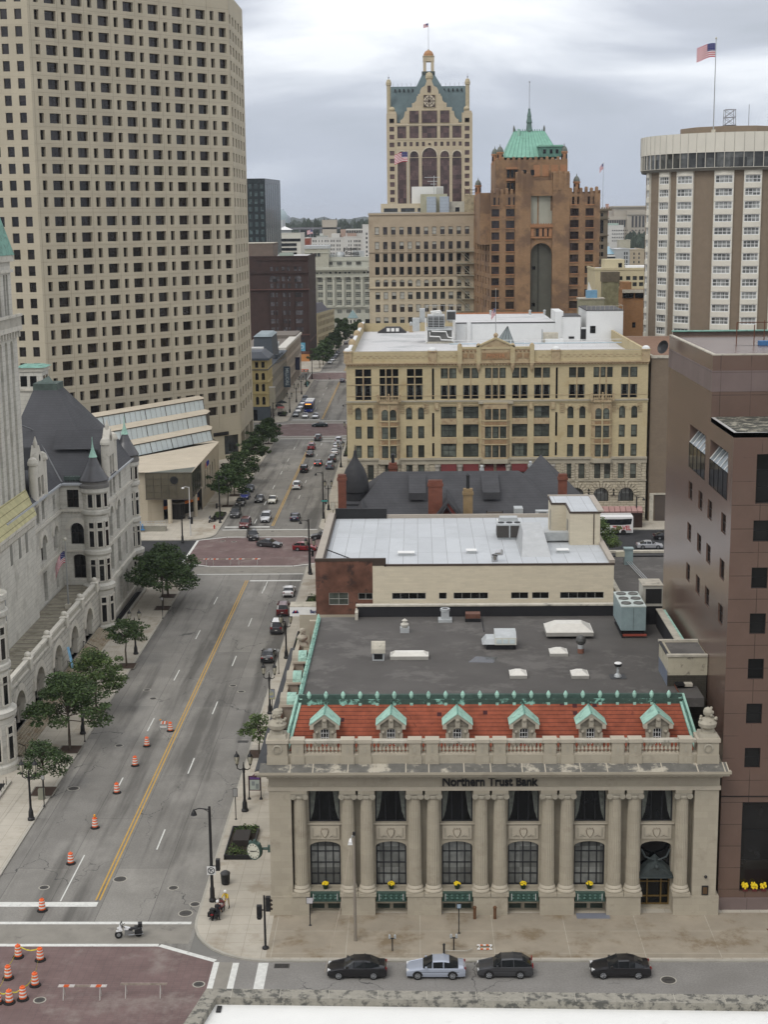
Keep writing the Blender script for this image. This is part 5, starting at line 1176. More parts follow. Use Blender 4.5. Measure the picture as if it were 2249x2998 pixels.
for k in range(6):y=284+k*2.6;b.box(-43.93,y,4.9,-43.85,y+.1,10,DBR)
b.box(-53.1,283.85,4.75,-43.8,284.2,4.95,DBR);K=20
b.face([(-47.4+.78*math.cos(2*PI*i/K),283.86,8.6+.78*math.sin(2*PI*i/K))for i in range(K)],BLACKM)
b.build('prow_glazing',pv)
SKY=mat('pale_skylight_glass',(.56,.63,.65),.15,.05,.4,spec=.7)
def tier(t0,o0,z0,o1,z1,o2,tip,end,L_=75):
 b=MB()
 a=q34(t0,o0);c=q34(t0,o1);a2=q34(t0-L_,o0);c2=q34(t0-L_,o1)
 b.face([a2+(z0,),a+(z0,),c+(z1,),c2+(z1,)],SKY)
 k=0;t=t0-.1
 while t>t0-L_:
  w_=.2 if k%4==0 else.07
  p=q34(t,o0);r_=q34(t,o1);p2=q34(t-w_,o0);r3=q34(t-w_,o1)
  out=n34*-.06
  b.face([(p2[0]+out.x,p2[1]+out.y,z0),(p[0]+out.x,p[1]+out.y,z0),(r_[0]+out.x,r_[1]+out.y,z1),(r3[0]+out.x,r3[1]+out.y,z1)],DBR);t-=1.7;k+=1
 b.build('skylight_band',pv)
 s=MB();poly=[q34(t0-L_,o1-.1),q34(t0+.1,o1-.1),q34(*tip),q34(*end),q34(t0-L_,o2)]
 s.prism(poly,z1,z1+.22,DBR,PVR);s.prism([q34(t0-L_,o1+.3),q34(t0,o1+.3),q34(tip[0]-.4,tip[1]),q34(end[0]-.3,end[1]),q34(t0-L_,o2)],5,z1,DBR)
 b2=q34(t0-L_,o0-.15);a3=q34(t0+.3,o0-.15)
 s.build('roof_slab',pv)
tier(0,0,10.2,.6,12.3,6.2,(3.7,3.1),(5.6,6.0));tier(5.6,5.9,12.4,6.3,14.8,12.2,(10.4,8.9),(12.4,12.2));tier(12.4,12.1,14.9,12.5,17.2,17.6,(15.0,14.6),(16.9,17.5))
c=MB();T=facing((-47.4,292.1,0),(.481,.877,0));c.box(-5.8,-.02,2.3,5.6,.06,4.6,mat('navy_fascia',(.014,.02,.06),.5),Matrix(((.481,.877,0,-47.35),(.877,-.481,0,292.0),(0,0,1,0),(0,0,0,1))));c.box(-5.8,-.0,2.2,5.6,.12,2.8,mat('orange_band',(.55,.16,.04),.6),Matrix(((.481,.877,0,-47.35),(.877,-.481,0,292.0),(0,0,1,0),(0,0,0,1))));c.build('entrance_fascia',pv)
c=MB();c.lathe(-47.6,288.4,[(1.35,.15),(1.35,3.2)],mat('dark_drum_glass',(.02,.02,.02),.2),18,True);c.lathe(-47.6,288.4,[(1.45,3.2),(1.45,3.5),(.01,3.52)],mat('grey_drum_top',(.12,.11,.10),.7),18,False)
for k in range(9):a=2*PI*k/9;c.box(-47.6+1.38*math.cos(a)-.04,288.4+1.38*math.sin(a)-.04,.15,-47.6+1.38*math.cos(a)+.04,288.4+1.38*math.sin(a)+.04,3.2,BLACKM)
c.build('revolving_door',pv)
c=MB();M_=facing((-43.8,302.6,8.4),(0,1,0));K=14;c.raw([M_@Vector((.62*math.cos(2*PI*i/K),.62*math.sin(2*PI*i/K),.05))for i in range(K)],[tuple(range(K))],mat('orange_roundel',(.75,.22,.10),.6));c.build('logo',pv)
c=text_mb('BMO',1.3,mat('royal_blue_letters',(.02,.04,.30),.5),facing((-43.8,305.6,8.4),(0,1,0)),.05,True,1.2);c.build('sign_letters',pv)
c=MB();c.box(-60,275.9,.14,-48.1,277.9,.9,mat('ramp_concrete',(.36,.34,.29),.9));c.box(-60,275.8,.14,-48.0,275.95,1.2,mat('ramp_wall',(.25,.24,.2),.9))
for k in range(13):c.tube([(-60+k,275.9,1.1),(-60+k,275.9,2.1)],.03,GALV,4);c.tube([(-60+k,277.8,.9),(-60+k,277.8,1.9)],.03,GALV,4)
for z in(1.6,2.1):c.tube([(-60,275.9,z),(-48,275.9,z)],.03,GALV,4)
solo(c,'ramp','entrance ramp with thin metal railings beside the pavilion','ramp',(-54,276.8,.14))
c=MB();BLP=mat('bright_blue_sign',(.06,.25,.55),.6);c.box(-2.2,0,.3,.6,.15,.5,BLP)
for k in range(7):c.box(-2.2+k*.4,0,.5,-2.05+k*.4,.12,1.5+(.5 if k in(3,5)else 0),BLP)
c.box(-1.0,0,1.6,-.6,.12,3.4,mat('pale_blue_panel',(.35,.5,.6),.6))
solo(c,'street_sculpture','bright blue slatted sign on the ramp beside the stone courthouse turret','sign',(-52.6,275.5,.14),local=True)
# ---------------- granite courthouse with turrets ----------------
GR=mat('grey_granite',(.53,.515,.46),.9,.10,.5,pat=('brick',1.5,.62,(.36,.345,.30),.022),stain=((.38,.365,.32),.30,.50,.66))
GRR=mat('rough_grey_granite',(.47,.455,.405),.95,.14,.8,pat=('brick',1.7,.72,(.25,.24,.205),.045),bump=.5)
GRT=mat('granite_trim',(.54,.515,.45),.9,.08,.8,stain=((.37,.35,.295),.6,.54,.68))
GRM=mat('mossy_terrace_slab',(.235,.215,.165),.95,.18,.7,pat=('slab',9,1.75,(.06,.055,.045),.09,0),stain=((.15,.135,.10),.6,.50,.64))
CSL=mat('charcoal_slate_roof',(.058,.059,.064),.75,.12,.25,pat=('brick',.9,.30,(.042,.042,.046),.02),stain=((.085,.085,.09),.12,.56,.74))
SHIN=mat('cone_slate',(.06,.06,.065),.35,.15,.8,spec=.6)
style('ct',mat('dark_oak_frame',(.03,.026,.02),.6),G_BLACK,1,2,.1,.07);style('ct2',MATS['dark_oak_frame'],G_BLACK,2,2,.1,.07)
ch=thing('courthouse','grey granite Romanesque courthouse with arcade, turrets, clock tower and steep slate roofs','building',(-55,190,0))
b=MB();wins=[]
XW_=-51;L0=158;u=(0,1,0)
ops=[]
def c_(y0,z0,y1,z1,k='ct',a=0,d=.6):ops.append((y0-L0,z0,y1-L0,z1,k,a,d))
c_(195.2,12.6,197.9,16.3,'ct',1);c_(202.2,12.8,204.4,16.2,'ct',1);c_(195.6,6.9,197.6,11.2,'ct');c_(202.6,7.2,204,11.0,'ct')
c_(193.6,18.3,195.1,21.0,'ct');c_(196.6,18.3,198.1,21.0,'ct',.6);c_(202.9,18.4,204.3,20.6,'ct');c_(181.4,8.5,184.3,14.6,'ct',1);c_(188.9,8.9,190.6,14.2,'ct',1);c_(172.5,8.5,175.5,13.5,'ct',1);c_(179.5,7,181,8.4,None)if False else None
facade(b,wins,(XW_,L0,0),u,49,21.4,ops,GR)
ops=[(1.5-.2,12.75,3.3-.1,15.9,'ct2',1,.5),(1.5,7.75,3.3,11.3,'ct2',.5,.5),(1.0,18.1,2.7,20.7,'ct2',0,.4)]
facade(b,wins,(-51,207,0),(1,0,0),6,21.4,ops,GR)
L0=207;ops=[]
for y in(211.3,216.6):c_(y,12.6,y+2.3,17.2,'ct',1);c_(y,7.6,y+2.3,11.4,'ct')
for y in(209.6,212.8,215.2,219.5):c_(y,18.4,y+1.5,21.0,'ct')
for y in(211.5,216.8,221.6):c_(y,1.6,y+1.9,5.4,'ct2')
c_(222.5,12.6,223.9,16.4);c_(222.5,7.6,223.9,11.2)
facade(b,wins,(-45,207,0),(0,1,0),25,21.4,ops,GR)
b.face([(-45,232,0),(-80,232,0),(-80,232,21.4),(-45,232,21.4)],GR)
b.build('wall',ch)
b=MB()
for x0,y0,x1,y1,z0,z1,o in((-51,158,-51,207,17.55,17.95,.3),(-45,207,-45,232,17.9,18.3,.3),(-51,158,-51,207,11.7,12.0,.12),(-45,207,-45,232,11.7,12.0,.15),(-45,207,-45,232,6.2,6.9,.35),(-45,207,-45,232,1.0,1.4,.3)):b.box(x0-.01,y0,z0,x1+o,y1,z1,GRT)
b.box(-51,206.7,17.55,-47.5,207.01,17.95,GRT);b.box(-51,206.8,11.7,-47.5,207.01,12.0,GRT)
for k in range(60):y=178+k*.48;b.box(-51,y,17.25,-50.82,y+.2,17.5,GRT)
for k in range(7):x=-50.7+k*.48;b.box(x,206.85,17.25,x+.22,207,17.5,GRT)
GUT=mat('lead_gutter',(.40,.42,.44),.5);b.box(-51,178,21.4,-50.5,207,21.7,GUT);b.box(-51,206.5,21.4,-44.8,207,21.7,GUT);b.box(-45,207,21.4,-44.5,232,21.7,GUT)
def hood(M_,cx,zc,r,w_,m=GRT):
 K=10
 for i in range(K):
  a=PI*i/K;c=PI*(i+1)/K;p=[(cx-q*math.cos(t),zc+q*math.sin(t))for t,q in((a,r),(c,r),(c,r+w_),(a,r+w_))]
  b.raw([M_@Vector((x,z,.22))for x,z in p]+[M_@Vector((x,z,0))for x,z in p],[(3,2,1,0),(2,3,7,6),(0,1,5,4)][::1],m)
MW=facing((-51,158,0),(0,1,0));MF=facing((-45,207,0),(0,1,0));ME=facing((-51,207,0),(1,0,0))
for cx,zc,r in((38.55,14.95,1.4),(45.3,15.1,1.15),(24.85,13.15,1.5),(31.75,13.35,.9),(16,12,1.5)):hood(MW,cx,zc,r,.75)
for cx,zc in((5.45,16.05),(10.75,16.05)):hood(MF,cx,zc,1.2,.7)
hood(ME,2.25,14.95,1.0,.7)
b.build('stone_trim',ch)
b=MB();ops=[];YC=[198.3,189.1,180.1,170.9,161.7]
for y in YC:ops.append((y-2.15-153.5,1.3,y+2.15-153.5,5.5,None,1,1.1))
facade(b,wins,(-45.8,153.5,0),(0,1,0),52.3,6.75,ops,GRR,jamb=GRT)
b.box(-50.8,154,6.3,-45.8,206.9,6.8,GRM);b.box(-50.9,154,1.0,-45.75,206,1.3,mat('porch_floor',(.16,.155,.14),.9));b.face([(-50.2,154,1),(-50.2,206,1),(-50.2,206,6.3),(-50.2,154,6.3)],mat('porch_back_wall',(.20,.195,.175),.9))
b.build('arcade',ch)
b=MB()
b.box(-46.1,154,6.75,-45.45,205.6,7.0,GRT);b.box(-46.05,154,7.75,-45.5,205.6,8.05,GRT)
y=155.0
while y<205:
 if all(abs(y-q)>1.0 for q in(157.2,166.3,175.5,184.6,193.7,203)):b.box(-45.9,y,7.0,-45.62,y+.2,7.75,GRT)
 y+=.42
for q in(157.2,166.3,175.5,184.6,193.7,203):b.box(-46.2,q-.6,6.75,-45.3,q+.6,8.1,GRT);b.frust(-46.3,q-.7,8.1,-45.2,q+.7,8.3,-46.0,q-.4,-45.5,q+.4,GRT);b.ball((-45.75,q,8.45),.42,GRT,8)
b.build('balustrade',ch)
b=MB();M_=facing((-45.8,0,0),(0,1,0))
for y in YC:hood(M_,y,3.4,2.15,.85,GRT)
b.build('arch_moulding',ch)
for i,y in enumerate(YC):
 for s in(-1,1):
  p=MB()
  for k in(-.35,.35):p.lathe(-46.6,y+s*1.55+k*.0-k*.0,[(.38,1.3),(.3,1.6),(.3,3.1),(.45,3.4)],GRT,10);p.lathe(-47.5,y+s*1.5,[(.38,1.3),(.3,1.6),(.3,3.1),(.45,3.4)],GRT,10)
  p.build('column',ch)
b=MB()
for k in range(7):b.box(-45.75,155,.0,-43.7-k*-0+(-.28*k),206,.28+.16*k,mat('worn_stone_step',(.31,.27,.20),.95,.2,1,stain=((.22,.16,.10),.8,.5,.65)))if False else b.box(-45.75,155,.02,-43.7-.3*k,204.5,.28+.15*k,mat('worn_stone_step',(.31,.27,.20),.95,.2,1,stain=((.22,.16,.10),.8,.5,.65)))
for y in(193.7,184.6,175.5,166.3):b.tube([(-45.6,y,2.2),(-43.6,y,1.2),(-43.6,y,.2)],.05,BLACKM,5);b.tube([(-45.6,y,1.3),(-45.6,y,2.2)],.05,BLACKM,5)
b.tube([(-45,154.3,2.4),(-43.6,155.4,1.2),(-43.6,155.4,.2)],.05,BLACKM,5)
b.build('steps',ch)
def turret(cx,cy,r,z1,cone,label=None,ztop=0):
 b=MB()
 b.lathe(cx,cy,[(r+.45,0),(r+.45,.9),(r+.3,1.1),(r+.3,6.1),(r+.6,6.4),(r+.6,6.9),(r,7.2),(r,11.2),(r+.25,11.5),(r+.25,12.0),(r,12.1),(r,17.0),(r+.3,17.3),(r+.3,17.8),(r,17.9),(r,z1-.9),(r+.3,z1-.6),(r+.3,z1)],GR,24)
 for a in(-100,-62,-24,14):
  for z0,h in((1.6,2.5),(4.4,.8),(7.6,2.2),(10.0,.7),(12.6,2.3),(15.3,.8),(18.3,2.2)):
   if z0+h>z1:continue
   aa=R(a);rr=r+(.32 if z0<6 else.02);T=Matrix.Translation((cx,cy,0))@Matrix.Rotation(aa,4,'Z');w_=.34
   b.box(rr-.12,-w_,z0,rr+.03,w_,z0+h,G_BLACK,T)
   b.box(rr-.1,-w_-.14,z0-.15,rr+.08,w_+.14,z0,GRT,T);b.box(rr-.1,-w_-.14,z0+h,rr+.08,w_+.14,z0+h+.2,GRT,T)
   for s in(-1,1):b.box(rr-.1,s*(w_+.1)-.1,z0,rr+.07,s*(w_+.1)+.1,z0+h,GRT,T)
 b.build('turret',ch)
 if cone:
  c=MB();c.lathe(cx,cy,[(r+.35,z1),(r+.35,z1+.5),(r+.15,z1+.6),(r+.15,z1+1.0)],mat('dark_turret_band',(.16,.155,.145),.8),24);c.lathe(cx,cy,[(r+.3,z1+.95),(r+.35,z1+1.1),(r*.55,z1+3.1),(.42,z1+4.4)],SHIN,24)
  c.lathe(cx,cy,[(.62,z1+4.3),(.5,z1+4.6),(.4,z1+4.9),(.26,z1+5.3),(.16,z1+5.7),(.1,z1+6.1),(.03,z1+7.2)],VERD_L,12);c.build('conical_roof',ch)
turret(-46.1,207.6,1.75,21.0,True);turret(-46.0,230.5,1.75,21.0,True);turret(-46.1,151.6,2.2,19.6,False)
def gable(x,y,z0,zp,w_):
 b=MB();T=1.0
 facade(b,wins,(x,y-w_/2,z0),(0,1,0),w_,4.4,[(w_/2-1.5,.5,w_/2-.25,3.2,'ct',0,.4),(w_/2+.25,.5,w_/2+1.5,3.2,'ct',0,.4)],GRT)
 z1=z0+4.4;v=[(x,y-w_/2,z1),(x,y+w_/2,z1),(x,y,zp),(x-T,y-w_/2,z1),(x-T,y+w_/2,z1),(x-T,y,zp)]
 b.raw(v,[(0,1,2),(4,3,5),(0,2,5,3),(2,1,4,5)],GRT);b.face([(x,y-w_/2,z0),(x,y-w_/2,z1),(x-T,y-w_/2,z1),(x-T,y-w_/2,z0)],GRT);b.face([(x-T,y+w_/2,z0),(x-T,y+w_/2,z1),(x,y+w_/2,z1),(x,y+w_/2,z0)],GRT)
 for s in(-1,1):b.lathe(x-.3,y+s*(w_/2+.2),[(.3,z0-.6),(.55,z0),(.55,z1+.6),(.75,z1+.7),(.75,z1+1.0),(.55,z1+1.5),(.1,z1+1.8)],GRT,8)
 b.lathe(x-.5,y,[(.3,zp-.5),(.3,zp+.3),(.05,zp+1.2)],GRT,6);K=10;b.face([(x+.03,y+.35*math.cos(2*PI*i/K),z1+1.3+.5*math.sin(2*PI*i/K))for i in range(K)],G_BLACK)
 b.raw([(x-T,y-w_/2,z1),(x-T,y+w_/2,z1),(x-T,y,zp-.3),(x-8,y-w_/2,z1),(x-8,y+w_/2,z1),(x-8,y,zp-.3)],[(0,2,5,3),(2,1,4,5)],CSL)
 b.build('gable_dormer',ch)
gable(-50.7,195.9,21.4,28.8,4.6);gable(-44.8,214.2,21.4,28.6,5.0)
b=MB()
b.raw([(-44.6,207.3,21.6),(-44.6,232,21.6),(-60.8,232,21.6),(-60.8,207.3,21.6),(-54.3,222.5,33.2),(-54.3,226.5,33.2),(-58,226.5,33.2),(-58,222.5,33.2)],[(0,1,5,4),(1,2,6,5),(2,3,7,6),(3,0,4,7)],CSL)
b.box(-58,222.5,33.2,-54.3,226.5,34.2,mat('copper_dark_ridge',(.07,.095,.085),.7,.3,1));b.raw([(-57.5,223,34.2),(-54.8,223,34.2),(-56,224.5,35.2)],[(0,1,2)],MATS['copper_dark_ridge'])
b.raw([(-50.6,178,21.6),(-50.6,207.2,21.6),(-62,207.2,31.5),(-62,178,31.5)],[(0,1,2,3)],CSL);b.box(-62.2,178,31.4,-61.8,210,32.0,MATS['copper_dark_ridge'])
b.tube([(-50.6,207.2,21.7),(-56.5,216,28),(-61.9,210,31.8)],.12,mat('lead_valley',(.16,.165,.17),.5),5)
b.box(-50.3,207.5,22.0,-44.9,208.2,22.5,MATS['copper_dark_ridge'])
for k in range(14):b.box(-50.4+k*.4,207.45,21.7,-50.3+k*.4,207.5,22.6,MATS['copper_dark_ridge'])
b.build('slate_roof',ch)
b=MB();b.box(-63.3,235,20,-59.5,239,34.6,GR);b.box(-63.5,234.8,31.6,-59.3,239.2,31.9,GRT);b.box(-63.5,234.8,34.6,-59.3,239.2,35.2,GRT)
for x in(-62.9,-61.4):b.box(x,234.95,32.3,x+1.0,235.02,33.9,G_BLACK)
for y in(235.6,237.3):b.box(-59.52,y,32.3,-59.45,y+1.0,33.9,G_BLACK)
b.frust(-63.8,234.5,35.2,-59.0,239.5,35.5,-63,235.3,-60,238.7,VERD);b.v=[(v[0]+1.6,v[1]-7,v[2]+.9)for v in b.v];b.build('chimney',ch)
b=MB();ops=[]
for k in range(5):
 y=190.4-k*2.6
 ops.append((y-1.0-172,23.2,y+.3-172,43.2,None,1,.3))
b.face([(-52,172,20),(-52,193,20),(-52,193,20.2),(-52,172,20.2)],GR)
facade(b,wins,(-52,172,20),(0,1,0),20.8,26,[(o[0],o[1]-20,o[2],o[3]-20)+o[4:]for o in ops],GR)
for k in range(5):
 y=190.4-k*2.6;b.face([(-52.3,y-1.0,23),(-52.3,y+.3,23),(-52.3,y+.3,43.3),(-52.3,y-1,43.3)],GR)
 for z in(23.3,28,33,38):b.box(-52.35,y-.55,z,-52.25,y-.2,z+1.7,G_BLACK)
b.face([(-52,192.8,20),(-64,192.8,20),(-64,192.8,46),(-52,192.8,46)],GR)
b.box(-64,172,44.4,-51.3,193.2,45.0,GRT);b.box(-51.6,172,46.2,-51.2,193.2,46.5,GRT)
y=174.
while y<193:b.box(-51.55,y,45,-51.3,y+.22,46.2,GRT);y+=.55
for k in range(16):b.box(-52,172.5+k*1.3,43.6,-51.4,172.9+k*1.3,44.4,GRT)
for z0,z1,m in((46,53.2,GR),):
 facade(b,wins,(-52.3,172,46),(0,1,0),20.6,8,[(17.0,.4,17.9,5.6,None,1,.8),(18.2,.4,19.1,5.6,None,1,.8),(14.5,.4,15.4,5.6,None,1,.8)],GR)
 b.face([(-53.2,172,46),(-53.2,192.6,46),(-53.2,192.6,53),(-53.2,172,53)],mat('belfry_dark',(.05,.05,.045),.9));b.face([(-52.3,192.6,46),(-64,192.6,46),(-64,192.6,54),(-52.3,192.6,54)],GR)
b.box(-64,172,51.8,-52,193,52.2,GRT);b.box(-64,172,53.2,-51.9,193.2,54,GRT)
b.build('clock_tower',ch)
b=MB();b.raw([(-51.8,193.3,54),(-64,193.3,54),(-64,172,54),(-51.8,172,54),(-57,183,78)],[(0,1,4),(3,0,4)],VERD);b.raw([(-52.0,192.9,54),(-53.4,192.0,57.6),(-53.2,190,58)],[(0,1,2)],VERD);b.build('spire',ch)
b=MB();b.box(-51,172,6,-50.1,189.2,20.4,GR);b.raw([(-49.8,172,20.6),(-49.8,189.4,20.6),(-52,192.8,23.4),(-52,172,23.4)],[(0,1,2,3)],mat('lichen_yellow_stone_roof',(.42,.39,.22),.9,.2,.8,pat=('brick',40,.75,(.22,.2,.1),.05)));b.raw([(-49.8,189.4,20.6),(-51,190.4,20.6),(-52,192.8,23.4)],[(0,1,2)],MATS['lichen_yellow_stone_roof'])
b.box(-50.12,172,20.2,-49.8,189.3,20.6,GRT)
for k in range(24):b.lathe(-50.1,173+k*.68,[(.02,19.1),(.22,19.4),(.22,20.0),(.02,20.2)],GRT,6)
for y in(181.0,184.3,177):b.box(-50.15,y,16.6,-50.05,y+.95,19.4,mat('blind_window_stone',(.22,.215,.19),.9))
b.build('tower_porch',ch)
put_windows(ch,wins)
b=MB();b.box(-45,210,-.1,-43.9,229.5,.16,mat('area_well',(.012,.012,.012),.9));
for y in range(20):b.tube([(-43.9,210+y,.1),(-43.9,210+y,1.3)],.03,BLACKM,4)
b.tube([(-43.9,210,1.3),(-43.9,229.5,1.3)],.04,BLACKM,4);b.box(-43.85,209.6,.1,-43.4,230,.5,CURB)
solo(b,'railing','black railing round the dark light well at the courthouse foot','railing',(-44,219,.1))
b=MB();b.box(-44.6,134,-.1,-43.4,147,.17,MATS['area_well']);b.box(-43.4,134,.1,-43.0,147.3,.4,CURB)
for y in range(13):b.tube([(-43.2,134+y,.3),(-43.2,134+y,1.3)],.03,BLACKM,4)
solo(b,'railing','low curb and railing at the left edge by the near courthouse turret','railing',(-43.6,140,.1))
flagpole('white flagpole with a hanging flag on the courthouse terrace, the farther one',(-47.3,193.6,6.8),9.6,.13,2.0,1.6,1.9,.6,1.5)
flagpole('white flagpole with a hanging flag on the courthouse terrace, the nearer one',(-47.2,163.5,6.8),9.8,.13,2.0,1.6,1.9,1.6,.8)
c=MB();c.raw([(-45.1,182.5,4.6),(-44.6,182.5,1.8),(-44.6,183.9,1.6),(-45.1,183.7,4.4)],[(0,1,2,3)],mat('blue_banner',(.20,.42,.62),.8,.4,2));solo(c,'banner','pale blue banner hanging between two courthouse arches','banner',(-44.8,183,1.6))
# ---------------- tan office building with fire escape ----------------
def wallbox(b,x0,y0,x1,y1,z0,z1,m,front=True):
 if front:b.face([(x0,y0,z0),(x1,y0,z0),(x1,y0,z1),(x0,y0,z1)],m)
 b.face([(x1,y0,z0),(x1,y1,z0),(x1,y1,z1),(x1,y0,z1)],m);b.face([(x1,y1,z0),(x0,y1,z0),(x0,y1,z1),(x1,y1,z1)],m);b.face([(x0,y1,z0),(x0,y0,z0),(x0,y0,z1),(x0,y1,z1)],m);b.face([(x0,y0,z1),(x1,y0,z1),(x1,y1,z1),(x0,y1,z1)],m)
TANP=mat('tan_render',(.41,.34,.25),.9,.07,.2,stain=((.33,.265,.19),.15,.5,.7));TANL=mat('cream_brick_lower',(.53,.465,.345),.9,.06,.4,pat=('brick',.8,.3,(.41,.35,.25),.015));TANF=mat('tan_trim',(.50,.43,.31),.9,.08,.6)
style('tan_w',DKW,glass('tan_glass',(.035,.03,.03),.08,.4,2.2),1,2,.08,.05,1);style('tan_d',DKW,G_BLACK,1,2,.08,.05);style('tan_b',DKW,G_GREY,1,2,.08,.05,1)
tb=thing('tan_office_building','tan fifteen-storey office building with cream lower floors and an outside fire escape','building',(2,520,0))
b=MB();wins=[];X0=-15.6;W_=35.3
rows=[(52.9,55.4,'tan_w',0,12),(48.1,50.6,'tan_w',0,12),(44.0,46.7,'tan_d',0,12),(39.8,42.4,'tan_d',0,12)]
ops=[]
for z0,z1,k,a,n in rows:
 for i in range(n):ops.append((-13.56+2.71*i-X0,z0-39,-12.14+2.71*i-X0,z1-39,k,a,.25))
facade(b,wins,(X0,500,39),(1,0,0),W_,21,ops,TANP)
ops=[]
for z0,z1,k,a in((35.9,38.2,'tan_w',1),(31.7,34.1,'tan_b',0),(27.5,30.0,'tan_w',0),(23.3,25.8,'tan_b',0),(19.1,21.6,'tan_b',0),(15,17.5,'tan_b',0)):
 for i in range(12):ops.append((-13.56+2.71*i-X0,z0,-12.03+2.71*i-X0,z1,k,a,.25))
facade(b,wins,(X0,500,0),(1,0,0),W_,39,ops,TANL)
wallbox(b,X0,500,19.7,545,0,59.3,TANP,False)
b.build('wall',tb)
b=MB();b.box(X0-.25,499.5,35.3,13.0,500,35.6,TANF);b.box(X0,499.8,47.0,13.2,500,47.12,mat('thin_dark_course',(.15,.12,.09),.9));b.box(X0,499.85,39.3,13.2,500,39.4,TANF)
for i in range(12):
 x=-12.85+2.71*i
 for z in(47.9,52.7):b.box(x-.8,499.8,z,x+.8,500,z+.15,TANF)
 if i<10:
  b.box(x+.95,499.85,39.6,x+1.75,500,46.8,TANP)
  K=8
  for k in range(K):
   a=PI*k/K;c=PI*(k+1)/K;p=[(x+.05-q*math.cos(t),37.45+q*math.sin(t))for t,q in((a,.8),(c,.8),(c,1.15),(a,1.15))]
   b.face([(q[0],499.9,q[1])for q in p][::-1],TANF)
 b.box(x-.9,499.9,31.4,x+.9,500,31.6,TANF)
for j in range(30):b.box(X0-.03,499.93,8+j*1.0,X0+(.8 if j%2 else.5),500,8.5+j*1.0,TANF)
b.box(X0-.1,499.7,59.3,19.8,500.3,59.9,TANP);b.box(X0-.1,499.8,59.9,1.5,545,60.1,GUT)
b.build('stone_trim',tb)
fe=MB();FEM=mat('grey_green_iron',(.40,.39,.31),.7,.1,1)
lv=[47.2,43.3,39.3,35.4,31.6,27.6,23.6]
for i,z in enumerate(lv):
 fe.box(13.3,498.6,z,19.6,499.9,z+.12,FEM)
 for x in(13.3,14.5,15.7,16.9,18.1,19.5):fe.tube([(x,498.6,z),(x,498.6,z+1.1)],.04,FEM,4)
 fe.tube([(13.3,498.6,z+1.1),(19.5,498.6,z+1.1)],.04,FEM,4)
 if i<6:
  for yy in(498.7,499.5):fe.tube([(14.6,yy,z),(18.6,yy,lv[i+1])],.09,FEM,4);fe.tube([(14.6,yy,z+1),(18.6,yy,lv[i+1]+1)],.04,FEM,4)
  for k in range(9):t=k/9;fe.box(14.6+4*t,498.7,z+(lv[i+1]-z)*t-.03,14.9+4*t,499.5,z+(lv[i+1]-z)*t,FEM)
fe.tube([(19.65,499,18),(19.65,499,60.5)],.12,TANF,5);fe.build('fire_escape',tb)
b=MB()
b.box(-11.6,505,59.5,3.2,530,63.0,TANF)
for x0,x1 in((-10.6,-6.0),(-4.9,-.3),(.7,2.6)):b.box(x0,504.95,60.3,x1,505.05,61.5,G_GREY)
b.box(-1.3,512,60,9.4,520,68.6,WPAINT);b.box(1.65,503.5,59.5,10.5,511,66.0,mat('cream_green_plant_room',(.40,.385,.28),.9));b.box(7,511.8,64,9.2,512.02,68.3,mat('grey_plant_door',(.42,.42,.4),.8))
b.box(10.5,504,59.5,16.2,511,63.5,mat('peeling_white_wall',(.47,.46,.40),.9,.2,.8));b.box(13.2,503.95,60.2,14.6,504.05,61.6,G_BLACK)
b.box(16.2,502.5,59.5,20.0,506.5,65.6,mat('flaking_chimney',(.36,.31,.21),.95,.35,.9));
for x in(16.4,19.8,18):b.tube([(x,504,65.6),(x,504,67.8)],.1,mat('rusted_iron',(.08,.06,.05),.8),5)
b.tube([(16.4,504,67.2),(19.8,504,67.2)],.12,MATS['rusted_iron'],5);b.tube([(16.4,504,66.2),(19.8,504,66.2)],.1,MATS['rusted_iron'],5)
b.build('penthouse',tb)
put_windows(tb,wins,cap=95)
for x,lb in((3.7,'left pale blue corrugated tank on the tan building roof'),(8.0,'right pale blue corrugated tank on the tan building roof')):
 c=MB();c.box(0,0,0,3.05,2.4,5.5,mat('pale_blue_corrugated',(.40,.46,.53),.6,.07,.8))
 for k in range(5):c.box(-.05,-.06,.9+k*1.05,3.1,0,.98+k*1.05,mat('tank_seam',(.30,.36,.42),.6))
 solo(c,'cooling_tank',lb,'tank',(x,501.5,59.6),'pale blue tanks on the tan roof',local=True)
c=MB();c.tube([(0,0,0),(0,0,6)],.12,GALV,5)
for z,w_ in((3.2,1.2),(4.1,2.2),(5.4,3.2)):c.box(-w_,-.1,z,w_*.6,.1,z+.18,GALV)
solo(c,'antenna_mast','short mast with horizontal aerials on the white rooftop block','antenna',(6.2,507,66),local=True)
flagpole('flagpole with a waving flag in front of the arched glass of the gabled tower',(-2.5,514,60),20.4,.13,4.6,3.2,.3,.2,.1)
# ---------------- tall gabled tower ----------------
MCW=mat('beige_gable_tower',(.46,.39,.275),.9,.05,.15,pat=('brick',4,3.6,(.37,.31,.22),.06,0));MCG=mat('blue_green_roof',(.085,.12,.125),.7,.15,.25);MCD=mat('beige_dome',(.42,.36,.24),.8,.1,1);COPP=mat('copper_dome',(.36,.19,.09),.6,.15,1)
GB=glass('brown_tower_glass',(.075,.045,.042),.12,.5,1.9)
style('mc_sq',mat('brown_mullion',(.055,.035,.03),.6),GB,2,2,.06,.04);style('mc_big',MATS['brown_mullion'],GB,4,3,.1,.06);style('mc_col',MATS['brown_mullion'],GB,4,12,.1,.06);style('mc_wide',MATS['brown_mullion'],GB,6,12,.1,.06);style('mc_b6',MATS['brown_mullion'],GB,6,3,.1,.06)
mc=thing('gabled_tower','beige skyscraper with stepped curving gable, blue-green roof and lantern with a copper dome','building',(6,660,0))
b=MB();wins=[];X0=-11.95;W_=35.9;ops=[]
